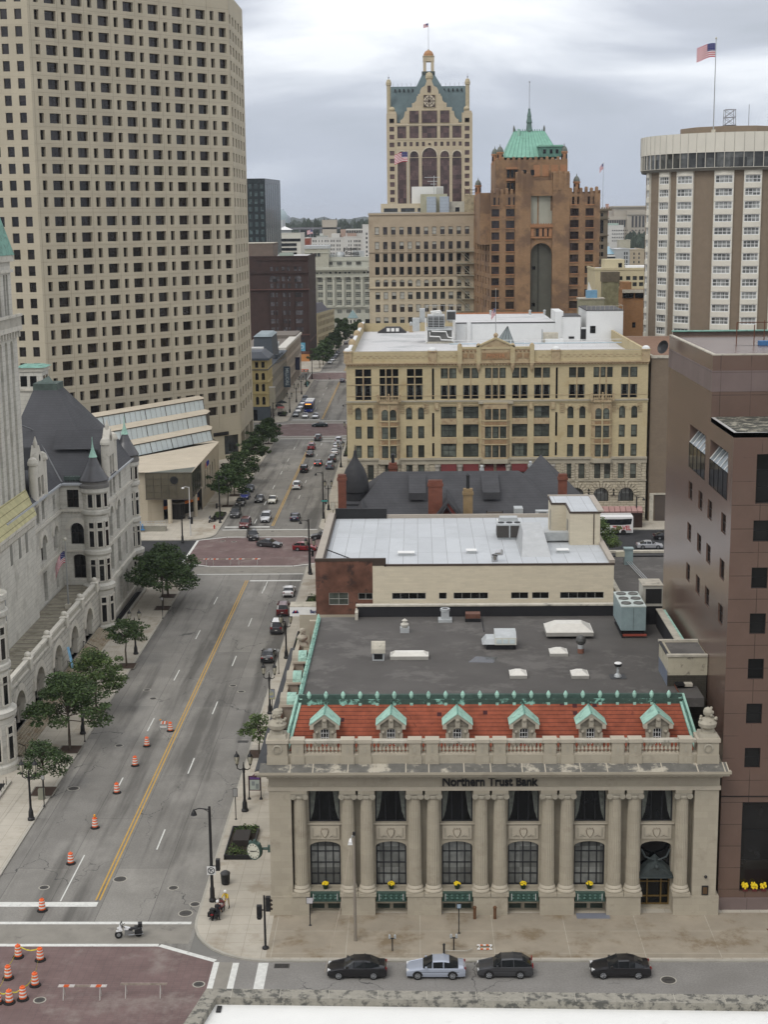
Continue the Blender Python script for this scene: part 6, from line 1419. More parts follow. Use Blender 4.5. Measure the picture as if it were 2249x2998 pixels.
sqz=[98.95-3.2*k for k in range(4)]+[85.9-3.18*k for k in range(1,24)]
sqz=[99.0,95.8,92.6,89.4,86.0,82.8,79.6,76.4,73.2,70.0,66.9,63.7,60.5,57.3,54.1,50.9]
for z in sqz:ops.append((1.25,z-1.9,3.2,z,'mc_sq',0,.3));ops.append((32.7,z-1.9,34.65,z,'mc_sq',0,.3))
for x0,x1,k in((-7.45,-3.7,'mc_big'),(-2.35,1.5,'mc_big'),(2.8,9.2,'mc_b6'),(10.5,14.3,'mc_big'),(15.6,19.4,'mc_big')):ops.append((x0-X0,91.05,x1-X0,95.95,k,0,.4))
for i in range(11):
 if i==5:continue
 x=-7.45+2.57*i;ops.append((x-X0,87.8,x+1.25-X0,89.55,'mc_sq',0,.3))
for x0,x1,k,zt in((-7.3,-3.9,'mc_col',85.8),(-2.2,1.3,'mc_col',85.8),(2.9,9.0,'mc_wide',87.1),(10.6,14.2,'mc_col',85.8),(15.7,19.3,'mc_col',85.8)):
 ops.append((x0-X0,zt-(x1-x0)/2-.8,x1-X0,zt,'mc_big' if k=='mc_col' else 'mc_b6',1,.5));ops.append((x0-.15-X0,50,x1+.15-X0,zt-(x1-x0)/2-1.0,k,0,.5))
facade(b,wins,(X0,640,0),(1,0,0),W_,97.2,ops,MCW)
ops=[(1.25,z-1.9-97.2+0,3.2,z-97.2,'mc_sq',0,.3)for z in(99.0,)]
facade(b,wins,(X0,640,97.2),(1,0,0),4.3,4.0,[(1.25,.15,3.2,1.9,'mc_sq',0,.3)],MCW);facade(b,wins,(19.6,640,97.2),(1,0,0),4.35,4.0,[(1.15,.15,3.1,1.9,'mc_sq',0,.3)],MCW)
wallbox(b,X0,640,X0+W_,690,0,97,MCW,False)
for x0,x1 in((X0,X0+4.3),(19.6,23.95)):wallbox(b,x0,640,x1,690,97,101.2,MCW,False);wallbox(b,x0+.9,640.3,x1-.3,644,101,102,MCW)
def gz(x):
 pts=[(6.3-d,z)for d,z in()]
prof=[(0,115),(.9,114.6),(1.4,113.2),(1.9,112.1),(3.2,111.4),(3.8,110.2),(3.9,108.9),(4.7,108.9),(4.7,108.2),(5.2,108.0),(5.5,106.2),(6.3,105.4),(7.2,105.2),(7.2,103.5),(9.4,103.5),(9.4,102.0),(10.2,101.9),(10.6,99.8),(11.4,98.8),(12.2,98.4),(12.2,97.2)]
GX=6.0
poly=[(GX-d,z)for d,z in reversed(prof)]+[(GX+d,z)for d,z in prof[1:]]
n=len(poly);
for i in range(len(prof)-1):
 (d0,z0),(d1,z1)=prof[i],prof[i+1]
 for s in(-1,1):
  q=[(GX,640-.02,z0),(GX+s*d0,640-.02,z0),(GX+s*d1,640-.02,z1),(GX,640-.02,z1)]
  b.face(q if s<0 else q[::-1],MCW);b.face([(GX+s*d0,640,z0),(GX+s*d0,642,z0),(GX+s*d1,642,z1),(GX+s*d1,640,z1)],MCW)
b.build('wall',mc)
wins2=[]
p=MB();
for x0,x1,k in((-2.35,1.5,'mc_big'),(2.8,9.2,'mc_b6'),(10.5,14.3,'mc_big')):p.box(x0-.15,639.8,97.1,x1+.15,639.97,102.35,MCD);wins.append((x1-x0,4.9,k,Vector((x0,639.76,97.25)),0))
p.box(3.3,639.7,103.4,8.7,639.95,108.6,MCD);p.box(3.6,639.6,103.6,8.4,639.7,108.4,MATS['brown_mullion']);p.box(5.3,639.7,109.6,6.6,639.96,112.2,MATS['brown_mullion'])
K=24;cx,cz=6.0,106.0
for i in range(K):a=2*PI*i/K;c=2*PI*(i+1)/K;p.face([(cx+2.35*math.cos(a),639.5,cz+2.35*math.sin(a)),(cx+2.35*math.cos(c),639.5,cz+2.35*math.sin(c)),(cx+.01*math.cos(c),639.5,cz),(cx,639.5,cz)],mat('pale_rose_window',(.50,.44,.34),.7))
p.box(cx-.2,639.42,cz-2.4,cx+.2,639.5,cz+2.4,MATS['brown_mullion']);p.box(cx-2.4,639.42,cz-.2,cx+2.4,639.5,cz+.2,MATS['brown_mullion'])
for s in(-1,1):
 for t in(-1,1):
  p.tube([(cx+s*.3,639.45,cz+t*.3),(cx+s*1.6,639.45,cz+t*1.6)],.09,MATS['brown_mullion'],4);p.tube([(cx+s*.3,639.45,cz+t*1.7),(cx+s*1.6,639.45,cz+t*.4)],.09,MATS['brown_mullion'],4)
p.lathe(6.0,639.9,[(.3,88.3),(.65,88.7),(.3,89.1)],MATS['brown_mullion'],8)
p.build('rose_window',mc)
b=MB()
for x0,x1,zt in((-7.3,-3.9,85.8),(-2.2,1.3,85.8),(2.9,9.0,87.1),(10.6,14.2,85.8),(15.7,19.3,85.8)):
 r=(x1-x0)/2;cx=(x0+x1)/2;K=12
 for k in range(K):a=PI*k/K;c=PI*(k+1)/K;b.face([(cx-q*math.cos(t),639.85,zt-r+q*math.sin(t))for t,q in((a,r),(c,r),(c,r+.5),(a,r+.5))][::-1],mat('pale_arch_trim',(.54,.48,.37),.9))
for z in(90.6,96.4):b.box(-8.3,639.8,z,20.3,640,z+.25,MATS['pale_arch_trim'])
b.box(-7.9,639.85,49,-7.6,640,86,MATS['pale_arch_trim'])
for x,z in((-9.65,102.1),(21.6,102.1)):b.lathe(x,641.5,[(.9,z-1),(.9,z),(1.25,z+.4),(1.3,z+.9),(.9,z+1.6),(.1,z+1.9)],MCD,14)
for x in(-11.2,21.9):
 b.lathe(x+.2,646,[(.85,101),(.85,112.8),(1.1,113),(1.15,114),(.75,115.2),(.12,115.5),(.1,116)],MCD,12);b.lathe(x+.2,646,[(.05,115.6),(.28,116.1),(.05,116.5),(.03,117.6)],BLACKM,8)
b.build('finial',mc,kind='stuff')
b=MB()
b.raw([(-10.3,640.6,97.5),(21.6,640.6,97.5),(21.6,655,113.2),(-10.3,655,113.2),(-10.3,675,97.5),(21.6,675,97.5)],[(0,1,2,3),(0,3,4),(1,5,2),(3,2,5,4)],MCG)
b.raw([(-8,640.8,97.5),(20,640.8,97.5),(11.0,650,113.3),(1.0,650,113.3),(3.1,655,118),(8.4,655,118),(8.4,659,118),(3.1,659,118),(0,668,113),(12,668,113)],[(0,1,2,3),(3,2,5,4),(2,9,6,5),(8,3,4,7)],MCG)
b.lathe(6.0,641.5,[(1.2,114.3),(1.3,114.8),(1.6,115.2),(1.6,116.2),(1.1,117.4),(.1,117.8)],MCD,14)
for k in range(5):
 for x0 in(-8.6,12.2):x=x0+k*1.85;b.box(x,652,111.0,x+.5,653.6,112.0,BLACKM)
for k in range(6):
 for x0 in(-9.2,11.2):x=x0+k*1.9;b.tube([(x,655,113),(x,655,114.6)],.06,MATS['mast_grey'],4)
b.build('roof',mc)
b=MB();b.box(3.0,654.5,118.0,8.6,660,119.3,mat('dark_lantern_base',(.06,.075,.07),.6));
for x in(3.6,6.9):b.box(x,655,119.3,x+1.3,656.4,124.6,MCW);b.box(x,658,119.3,x+1.3,659.4,124.6,MCW)
b.box(3.5,654.9,123.4,8.3,659.5,125.4,MCW);b.box(3.4,654.7,125.4,8.4,659.6,125.7,MCD);b.lathe(5.9,657.2,[(2.2,125.7),(2.1,126.6),(1.5,127.6),(.7,128.1),(.01,128.2)],COPP,16);b.build('lantern',mc)
put_windows(mc,wins,cap=95)
flagpole('tall thin flagpole with a small flag on the lantern of the gabled tower',(5.9,657.2,128.1),11.2,.1,2.1,1.5,.2,.4,.1)
# ---------------- brown brick stepped tower with green roof ----------------
ABR=mat('orange_brown_brick',(.275,.175,.10),.9,.18,.22,stain=((.165,.105,.068),.10,.47,.60),pat=('brick',.8,.4,(.19,.095,.05),.02));ATR=mat('orange_terracotta',(.33,.17,.09),.85,.12,1);AGR=mat('grey_green_infill',(.36,.36,.30),.8,.08,.3)
style('ab',mat('dark_brown_sash',(.03,.022,.02),.6),glass('ab_glass',(.03,.022,.022),.1,.4,2),2,2,.12,.06)
ab=thing('brown_brick_tower','stepped orange-brown brick tower with verdigris hipped roof and spire','building',(38,480,0))
b=MB();wins=[];ops=[];X0=22.8
zs=[64.05-3.47*k for k in range(8)]+[64.05-3.47*8-.05,64.05-3.47*9-.7]
zs=[64.05,60.6,57.15,53.7,50.25,46.85,43.4,39.95,36.4,32.8]
for z in zs:
 for x0,x1 in((23.05,25.4),(27.4,30.0),(46.9,49.5),(51.5,54.0)):ops.append((x0-X0,z-2.25,x1-X0,z,'ab',0,.35))
ops.append((34.95-X0,56,41.45-X0,64.4,None,0,1.2));ops.append((34.9-X0,20,41.5-X0,50.4,None,1,1.8))
for x in(36.5,38.0,39.4):ops.append((x-X0,52.3,x+.95,54.6,'ab',0,.3)[:2]+(x+.95-X0,54.6,'ab',0,.3))
facade(b,wins,(X0,460,0),(1,0,0),33.1,65,ops,ABR)
ops=[]
for z in zs:
 for k in range(6):ops.append((3+k*6.4,z-2.2,5.4+k*6.4,z,'ab',0,.35))
facade(b,wins,(19.2,500,0),(.0896,-.996,0),40.2,65,ops,ABR)
b.face([(55.9,460,0),(55.9,500,0),(55.9,500,66),(55.9,460,66)],ABR)
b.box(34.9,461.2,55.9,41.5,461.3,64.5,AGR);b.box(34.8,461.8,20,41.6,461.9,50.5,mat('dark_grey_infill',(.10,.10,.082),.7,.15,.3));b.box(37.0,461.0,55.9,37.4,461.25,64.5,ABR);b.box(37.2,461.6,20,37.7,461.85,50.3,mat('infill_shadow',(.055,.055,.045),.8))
for z in(42.4,31.2):b.box(35.6,461.7,z,36.6,461.82,z+1,G_BLACK)
def cren(b,x0,x1,y,z,n,out=.35,m=ABR):
 w_=(x1-x0)/n
 for i in range(n):x=x0+w_*i;b.box(x,y-out*.4,z-5,x+w_*.55,y+1.2,z+.2+.3*(i%2),m);b.frust(x,y-out*.4,z+.2+.3*(i%2),x+w_*.55,y+1.2,z+.5+.3*(i%2),x+.15,y-out*.4+.15,x+w_*.55-.15,y+1,m)
cren(b,22.8,30.2,460,66,5);cren(b,46.5,55.9,460,66.2,6);cren(b,30.2,35.0,459.6,71.0,3,.7);cren(b,41.5,46.6,459.6,71.0,3,.7)
b.box(30.2,459.5,20,34.9,461,71,ABR);b.box(41.5,459.5,20,46.6,461,71,ABR);b.box(34.9,459.8,64.4,41.5,461.2,69,ABR);b.box(34.9,459.9,50.5,41.5,461.1,55.9,ABR)if False else None
wallbox(b,19.6,462,55.9,500,50,65.5,ABR)
wallbox(b,24.4,463,46.2,492,60,75.2,ABR);cren(b,24.4,46.2,463,75.3,13,.3)
wallbox(b,41,461,46.6,470,60,71.6,ABR)
b.build('wall',ab)
p=MB();p.box(34.8,459.3,55.0,41.6,460.2,55.9,ATR);p.box(34.8,459.5,51.8,41.6,460.05,52.2,ATR)
for k in range(9):p.box(34.9+k*.75,459.2,55.3,35.2+k*.75,459.4,56.3,ATR)
for x in(35.0,37.5,39.0,40.45):p.box(x,459.6,52.3,x+.9,460.02,54.8,ATR)
p.box(27.5,461.8,72.4,30.9,463,73.0,ATR);p.box(27.6,462.2,69.0,30.8,463,69.6,ATR)
for x in(27.8,29.0,30.2):p.box(x,462.6,70.0,x+.8,463.02,72.2,G_BLACK);p.box(x,462.6,66.2,x+.9,463.02,68.4,G_BLACK)
for x in(32.6,35.0):p.box(x,462.8,70.6,x+1.1,463.02,72.2,G_BLACK)
for k in range(5):x=33.2+2.7*k;K=6;p.box(x,462.85,70.2,x+1.9,463.0,73.6,ATR)if k else None
for x0,x1 in((23.05,25.4),(27.4,30.0),(46.9,49.5),(51.5,54.0)):
 K=6;cx=(x0+x1)/2;p.lathe(cx,0,[(0.001,0),(.001,.001)],ATR,3)if False else None
 p.box(x0-.15,459.85,64.1,x1+.15,460,64.8,ABR)
 for z in zs:p.box(x0-.1,459.75,z-2.5,x1+.1,460.02,z-2.25,ATR)
p.build('terracotta_trim',ab)
for x,y,z in((20.2,490,66),(49.0,463,66.2),(25.8,464,75.2),(45.2,464,75.2),(24.9,478,75.2)):
 t=MB();t.lathe(x,y,[(1.0,z-1),(.95,z+1.9),(1.15,z+2.0),(1.1,z+2.4)],ATR,8,False);t.lathe(x,y,[(1.0,z+2.4),(.95,z+3.0),(.6,z+3.7),(.15,z+4.1),(.05,z+4.8)],mat('grey_dome_cap',(.13,.14,.12),.6),10)
 for a in range(4):t.box(x-.2+.95*math.cos(a*PI/2-.78),y-.2+.95*math.sin(a*PI/2-.78),z+.2,x+.2+.95*math.cos(a*PI/2-.78),y+.2+.95*math.sin(a*PI/2-.78),z+1.6,G_BLACK)
 t.build('corner_turret',ab)
b=MB();b.raw([(26.9,465,76),(44.3,465,76),(44.3,489,76),(26.9,489,76),(30.7,474,84.3),(39.9,474,84.3),(39.9,481,84.3),(30.7,481,84.3)],[(0,1,5,4),(1,2,6,5),(2,3,7,6),(3,0,4,7),(4,5,6,7)],mat('verdigris_roof',(.20,.40,.31),.7,.14,.7,stain=((.13,.27,.20),.35,.55,.7)))
for k in range(14):t=k/13;b.tube([(26.9+17.4*t,464.95,76.05),(30.7+9.2*t,473.95,84.35)],.06,VERD,4)
for k in range(12):b.box(30.9+k*.75,473.6,84.3,31.1+k*.75,474,84.8,VERD)
for x in(30.6,39.9):b.lathe(x,474,[(.3,84),(.3,85.2),(.05,86)],MATS['grey_dome_cap'],6)
b.box(31.6,472.2,81.6,32.2,473,84.8,VERD_L)
b.box(37.6,463.6,76,44.6,468,79.0,mat('dark_copper_dormer',(.09,.19,.155),.7,.3,1.2));b.box(37.3,463.3,79.0,44.8,468.5,79.5,MATS['verdigris_roof'])
for x in(38.8,40.8,42.6):b.box(x,463.5,77.0,x+.8,463.62,78.2,G_BLACK)
b.lathe(35.3,474.5,[(1.3,82),(1.1,83.5),(.9,85),(.75,86.5),(.95,86.8),(.6,88.4),(.7,88.7),(.35,90.3),(.3,91)],mat('spire_copper',(.11,.17,.15),.6,.25,1),8,False);b.tube([(35.3,474.5,90.5),(35.3,474.5,98.8)],.08,MATS['mast_grey'],5);b.ball((35.3,474.5,98.9),.22,MATS['mast_grey'],6)
b.build('copper_roof',ab)
put_windows(ab,wins,cap=95)
# ---------------- smaller far buildings ----------------
def plain(name,label,x0,y0,x1,y1,h,m,rows=(),stylek='tan_d',roofm=None,para=.6,base=0,group=None,cap=80,parts=None,cat='building'):
 """rows: (z0, z1, [window left edges], width[, arch[, style]])"""
 t=thing(name,label,cat,((x0+x1)/2,(y0+y1)/2,base),0,group);b=MB();wins=[];ops=[]
 for r in rows:
  for x in r[2]:ops.append((x-x0,r[0],x+r[3]-x0,r[1],r[5]if len(r)>5 else stylek,r[4]if len(r)>4 else 0,.3))
 facade(b,wins,(x0,y0,base),(1,0,0),x1-x0,h-base,[(o[0],o[1]-base,o[2],o[3]-base)+o[4:]for o in ops],m)
 wallbox(b,x0,y0,x1,y1,base,h,m,False);b.build('wall',t)
 p=MB();p.box(x0-.15,y0-.15,h,x1+.15,y0+.4,h+para,m);p.box(x0-.15,y0+.4,h,x0+.3,y1,h+para,m);p.box(x1-.3,y0+.4,h,x1+.15,y1,h+para,m);p.face([(x0+.3,y0+.4,h+.1),(x1-.3,y0+.4,h+.1),(x1-.3,y1,h+.1),(x0+.3,y1,h+.1)],roofm or WROOF2);p.build('roof',t)
 if parts:parts(t)
 put_windows(t,wins,cap=cap);return t
FW_=lambda a,p,n:[a+p*i for i in range(n)]
style('dg',mat('dark_green_mullion',(.012,.022,.022),.4),glass('dark_green_glass',(.045,.065,.065),.06,.5,2),1,1,.1,.05)
DG=mat('black_green_curtain_wall',(.009,.016,.018),.25,.15,.4,spec=.5)
gb=thing('dark_glass_tower','dark green-black glass office slab behind the beige tower','building',(-72,715,0))
b=MB();wins=[];ops=[]
for k in range(17):
 z=74.6-3.45*k
 for x in(-77.2,-74.5,-71.8):ops.append((x+79,z-2.2,x+80.5,z,'dg',0,.06))
facade(b,wins,(-79,700,0),(1,0,0),9.5,77.0,ops,DG)
ops=[(1.2+5*k,10,3.6+5*k,75,'dg',0,.06)for k in range(7)]
facade(b,wins,(-69.5,700,0),(.107,.994,0),36,77.0,ops,DG);b.face([(-79,700,77),(-69.5,700,77),(-65.6,736,77),(-79,736,77)],BLACKM);b.build('wall',gb);put_windows(gb,wins)
DRB=mat('dark_maroon_brick',(.045,.027,.023),.85,.15,.4,stain=((.032,.02,.017),.3,.5,.65))
style('dr',mat('maroon_sash',(.04,.02,.018),.7),glass('dr_glass',(.055,.055,.06),.1,.4,2.6),2,2,.1,.06);style('dr1',MATS['maroon_sash'],MATS['dr_glass'],1,2,.1,.06)
C3_=[-60.5,-55.35,-50.15]
def dr_parts(t):
 p=MB();p.box(-80,619.5,36.5,-44.2,620,36.9,DRB);p.box(-80,619.2,29.7,-44.0,620,30.1,mat('maroon_trim',(.10,.05,.04),.8));p.box(-66,619.6,41.8,-44.2,620,42.4,DRB)
 p.box(-66,619.4,11.0,-44.2,620,11.5,MATS['maroon_trim'])
 for x in(-61.2,-56,-50.8,-45.6,-58.4,-53.3):p.box(x-.25,619.7,12,x+.25,620,29.5,DRB)
 p.build('cornice',t)
 p=MB();p.box(-75,628,43,-59.7,650,48.6,mat('brown_brick_penthouse',(.13,.10,.08),.9,.12,.5));p.box(-75,627.8,48.6,-59.5,650,48.8,COP);p.box(-56.8,624,43,-51.3,632,44.6,mat('pale_green_plant',(.28,.33,.28),.7));p.build('penthouse',t)
 p=MB();p.box(-44.45,621,8.0,-44.3,660,8.6,MATS['maroon_trim']);p.box(-49.2,619.6,4.4,-46.4,619.85,7.9,mat('blue_poster',(.10,.30,.42),.7));K=16;p.face([(-47.8+.85*math.cos(2*PI*i/K),619.55,6.2+.85*math.sin(2*PI*i/K))for i in range(K)],mat('pale_blue_ring',(.35,.50,.58),.7));p.face([(-47.8+.5*math.cos(2*PI*i/K),619.5,6.2+.5*math.sin(2*PI*i/K))for i in range(K)],MATS['blue_poster']);p.box(-50,619.4,0,-44.6,619.7,3.2,mat('orange_hoarding',(.42,.19,.07),.8));p.box(-49.5,619.2,3.4,-44.6,619.7,4.3,MATS['maroon_trim']);p.build('shopfront',t)
rows=[(37.4,39.25,[-60.4,-58.1,-55.6,-53.4,-50.5,-48.6],1.3,0,'dr1'),(32.9,35.6,[-60.7,-50.3],2.9,1,'dr'),(33.2,35.3,[-57.9,-55.7,-53.3],1.5,0,'dr1'),(30.3,32.4,[-60.5,-58,-55.6,-53.3,-50.2,-48.4],1.5,0,'dr1')]+[(z-2.1,z,C3_,3.2,0,'dr')for z in(28.7,25.05,21.4,17.9,14.4)]+[(8.0,10.2,[-60.5,-58,-55.4,-53,-50.3,-48.1],1.4,0,'dr1')]
plain('maroon_brick_building','dark maroon brick office building with arched top windows',-80,620,-44.5,665,43,DRB,rows,'dr',parts=dr_parts)
t=thing('triangular_stone_building','low cream stone building with dark mansard roof past the maroon block','building',(-46,705,0));b=MB();wins=[]
TS=mat('khaki_stone',(.36,.31,.20),.9,.1,.5)
facade(b,wins,(-56,700,0),(1,0,0),9.5,15,[(1,3,2,6,'tan_d'),(5.5,3,7,6,'tan_d')],TS);facade(b,wins,(-46.5,700,0),(.147,.989,0),40,15,[(2+3.2*k,z,3.6+3.2*k,z+2.2,'tan_b',0,.3)for k in range(12)for z in(1.5,5,8.6)]+[(2+3.2*k,12,3.6+3.2*k,13.6,'tan_b',0,.3)for k in range(12)],TS)
b.box(-46.9,699.6,11.2,-46.1,700,11.6,TS);b.face([(-56,700,15),(-46.5,700,15),(-40.6,739.6,15),(-56,739.6,15)],BLACKM);b.build('wall',t)
p=MB();p.raw([(-54,706,15),(-47.5,706,15),(-43.5,735,15),(-54,735,15),(-51,712,18.5),(-48.5,712,18.5),(-46,730,18.5),(-51,730,18.5)],[(0,1,5,4),(1,2,6,5),(3,0,4,7),(4,5,6,7)],mat('purple_slate',(.09,.085,.10),.7));p.box(-53.5,703,15,-51,705,17,GALV);p.build('roof',t);put_windows(t,wins)
style('it',mat('black_sash',(.012,.012,.012),.5),G_BLACK,1,2,.07,.05)
YI=mat('yellow_painted_stone',(.42,.345,.17),.9,.08,.6);BGT=mat('slate_blue_trim',(.075,.09,.105),.7)
t=thing('yellow_italianate_building','yellow four-storey corner building with arched windows and slate-blue cornice','building',(-48,440,0));b=MB();wins=[]
facade(b,wins,(-56,434,0),(1,0,0),12.3,18,[(x+56,z0,x+.95+56,z1,'it',a,.25)for x in(-55,-53.2,-51.3,-49.3,-47.35,-45.5)for z0,z1,a in((15.7,17.4,0),(12.1,14.2,1),(8.75,11,1),(4.8,7.2,1))],YI);facade(b,wins,(-43.7,434,0),(0,1,0),14,18,[(1+2.5*k,z0,2+2.5*k,z1,'it',a,.25)for k in range(5)for z0,z1,a in((15.7,17.4,0),(12.1,14.2,1),(8.75,11,1),(4.8,7.2,1))],YI)
b.box(-56,433.5,0,-43.4,434.2,4.2,BGT);b.box(-43.7,434,0,-43.3,448,4.2,BGT);b.box(-55,433.4,.3,-47,433.55,3.4,G_BLACK);b.box(-43.35,436,.3,-43.2,446,3.3,G_BLACK)
for z in(15.0,11.4,8.0,4.3):b.box(-56.1,433.7,z,-43.5,434,z+.22,YI if z<15 else BGT);b.box(-43.7,434,z,-43.45,448,z+.22,YI if z<15 else BGT)
b.build('wall',t);p=MB();p.box(-56.3,433.1,17.9,-43.1,448.2,18.5,BGT);p.frust(-56,433.4,18.5,-43.4,448,20.2,-56,435.5,-45.5,447.5,mat('grey_slate_mansard',(.10,.11,.125),.7,.12,.6));p.box(-56,445,20.2,-46,447.5,20.7,WHITE);p.build('mansard_roof',t);put_windows(t,wins)
c=MB();c.box(0,-.1,0,1.7,.1,6.2,mat('cream_blade_sign',(.45,.42,.33),.7));c.box(-.05,-.12,6.2,1.8,.12,6.5,WHITE);solo(c,'blade_sign','tall cream vertical blade sign on the yellow corner building','sign',(-43.6,436.5,3.4),local=True)
t=thing('mansard_theatre_building','narrow old building with blue-grey mansard roof and raised attic block','building',(-48,470,0));b=MB();wins=[]
GS=mat('grey_stucco',(.27,.25,.205),.9,.1,.6)
facade(b,wins,(-43.8,448,0),(0,1,0),52,15,[(1.2+3.2*k,z,3.0+3.2*k,z+2.4,'it',0,.2)for k in range(16)for z in(5,9.5)]+[(1+5.2*k,.2,5.2+5.2*k,3.6,'shop',0,.5)for k in range(10)],GS)
b.box(-60,448,14.9,-43.5,500,15.2,BGT);b.build('wall',t)
p=MB();p.raw([(-43.6,448,15.1),(-43.6,499,12.6),(-46.5,499,15.6),(-46.5,448,19.3),(-58,448,15),(-58,448,19.3),(-58,499,15.6)],[(0,1,2,3),(4,0,3,5),(3,2,6,5)],MATS['grey_slate_mansard'])
p.frust(-51.0,462,15,-44.6,482,22.5,-50.6,463,-45.2,481,MATS['slate_blue_trim']);p.frust(-50.8,462.6,22.5,-45,481.4,23.2,-50,464,-46,480,mat('pale_blue_grey_top',(.24,.29,.31),.6))
for k in range(5):p.box(-45,468+k*5.5,13.4,-43.8,470.5+k*5.5,16.4-k*.3,BGT)
p.build('mansard_roof',t);put_windows(t,wins)
c=MB();c.box(0,-.12,0,2.2,.12,6.8,mat('dark_slate_blue_sign',(.05,.075,.10),.6));T=Matrix(((0,-1,0,1.1),(0,0,-1,-.16),(-1,0,0,3.4),(0,0,0,1)))
T=Matrix.Translation((1.1,-.14,3.4))@Matrix.Rotation(R(90),4,'X')@Matrix.Rotation(R(-90),4,'Z');c.add(text_mb('MILLIORE',1.5,mat('pale_sign_letters',(.45,.5,.5),.7),T,.03,True,.9));solo(c,'blade_sign','vertical dark blue blade sign with pale lettering reading downwards','sign',(-43.7,486,4.2),local=True)
c=MB();c.box(0,-.1,0,1.6,.1,4.6,mat('dark_navy',(.02,.025,.06),.7));solo(c,'blade_sign','small dark navy vertical blade sign near the far corner','sign',(-44.2,540,4.5),local=True)
t=thing('light_stone_building','pale stone row building with white cornice before the maroon block','building',(-48,535,0));b=MB();wins=[];LS=mat('pale_pinkish_stone',(.40,.35,.29),.9,.1,.5)
facade(b,wins,(-44.3,500,0),(0,1,0),70,15.2,[(1.5+4.3*k,z,3.9+4.3*k,z+2.4,'it',0,.3)for k in range(16)for z in(4.6,8.2,11.8)]+[(1+7*k,.2,6.8+7*k,3.6,'shop',0,.5)for k in range(9)],LS);b.face([(-60,500,0),(-44.3,500,0),(-44.3,500,15.2),(-60,500,15.2)],LS);b.build('wall',t)
p=MB();p.box(-46.8,499.5,15.2,-43.9,570,16.0,mat('white_cornice',(.55,.53,.48),.8));p.face([(-60,500,15.3),(-46,500,15.3),(-46,570,15.3),(-60,570,15.3)],mat('brown_grey_roof',(.16,.14,.12),.9));p.box(-56,548,15.2,-44.5,570,16.5,MATS['brown_grey_roof']);p.box(-50,512,15.3,-47.5,515,16.8,GALV);p.build('roof',t);put_windows(t,wins)
GI=mat('sage_white_terracotta',(.43,.43,.36),.85,.06,.3);style('gi',mat('white_iron_frame',(.5,.5,.45),.7),glass('gi_glass',(.07,.08,.065),.1,.4,1.9),3,3,.2,.08)
def gi_parts(t):
 p=MB()
 for i in range(8):x=-59.2+5.02*i+.2;p.lathe(x,799.4,[(.95,12.8),(.85,13.4),(.8,26.6),(1.1,27.4),(1.2,28.0)],GI,12)
 p.build('column',t,kind='stuff');p=MB()
 p.box(-64,798.4,31.7,-25.4,800,33.0,GI);p.box(-64,799,28.0,-25.6,800,28.6,GI);p.box(-64,798.8,12.0,-25.6,800,12.6,GI);p.box(-64,798.6,31.2,-25.6,800,31.7,mat('cornice_shade',(.25,.25,.2),.9))
 for k in range(64):p.box(-64+k*.6,798.7,30.9,-63.7+k*.6,800,31.2,GI)
 for i in range(7):x=-56.6+5.02*i;p.lathe(x-2.4,799.8,[(.1,30),(.6,30.3),(.1,30.8)],GI,8)
 p.box(-48.3,806,33,-25,830,38.0,GI);p.box(-48.5,805.6,36.3,-25,806,38.4,GI);p.box(-59.4,803,33,-46.6,820,43.4,mat('khaki_plant_block',(.38,.37,.30),.9));p.box(-59.6,802.6,42.9,-46.4,820,44.6,GALV);p.box(-59.6,802.7,40.6,-46.4,803,41.2,GI)
 for x in(-56.4,-54.4,-52.5):p.box(x,802.8,38.8,x+1.4,803.02,40.6,G_GREY)
 for i in range(4):
  for k in range(4):x=-47.4+5.1*i+k*.7;p.box(x,805.4,34.3,x+.45,805.62,35.8,G_GREY)
 p.build('cornice',t)
rows=[(z0,z1,[-58.4+5.02*i+.8 for i in range(7)],3.0,0,'gi')for z0,z1 in((25.1,27.9),(21.1,24.2),(17.1,20.1),(13.1,15.9),(8.6,10.9))]+[(29.8,31.0,[-58.3+5.02*i+k for i in range(7)for k in(0,2)],1.2,0,'tan_b'),(.5,5.6,[-58.3+5.02*i+.8 for i in range(7)],2.8,0,'tan_d')]
plain('columned_department_store','sage-white terracotta department store with tall engaged columns at the street end',-64,800,-25.6,850,32.6,GI,rows,'gi',parts=gi_parts)
c=text_mb('planet',2.9,BLACKM,facing((-35.4,809,42.6),(1,0,0)),.2,True);c.add(text_mb('fitness',2.9,BLACKM,facing((-34.2,809,40.2),(1,0,0)),.2,True));c.box(-39,809.3,38.2,-30,809.5,38.6,BLACKM)
for x in(-38.5,-35,-31.5):c.box(x,809.4,38,x+.25,809.6,43.5,BLACKM)
solo(c,'roof_sign','black two-line roof sign on the department store','sign',(-35,809,38))
c=MB();c.lathe(0,0,[(2.6,0),(2.6,1.2),(2,3)],GALV,12);c.box(-9,0,0,-3,4,1.6,GALV);c.box(7,0,0,13,5,3.4,GALV);solo(c,'roof_plant','grey plant units beside the roof sign of the department store','roof plant',(-41,812,38),local=True)
c=MB();c.lathe(0,0,[(2.6,0),(2.6,7.0),(2.9,7.2),(1.5,9.2),(.25,11),(.05,13)],mat('white_kiosk',(.48,.47,.41),.8),8,False);c.lathe(0,0,[(3.0,7.15),(1.5,9.4),(.28,11.2)],mat('blue_green_cone',(.20,.28,.28),.7),8,False)
for a in range(8):
 for z in(1.5,4.6):T=Matrix.Rotation(a*PI/4+.4,4,'Z');c.box(2.35,-.4,z,2.5,.4,z+1.6,G_BLACK,T)
solo(c,'kiosk_tower','small white octagonal bridge-house turret with blue-green cone roof','turret',(-33.4,785,.1),local=True)
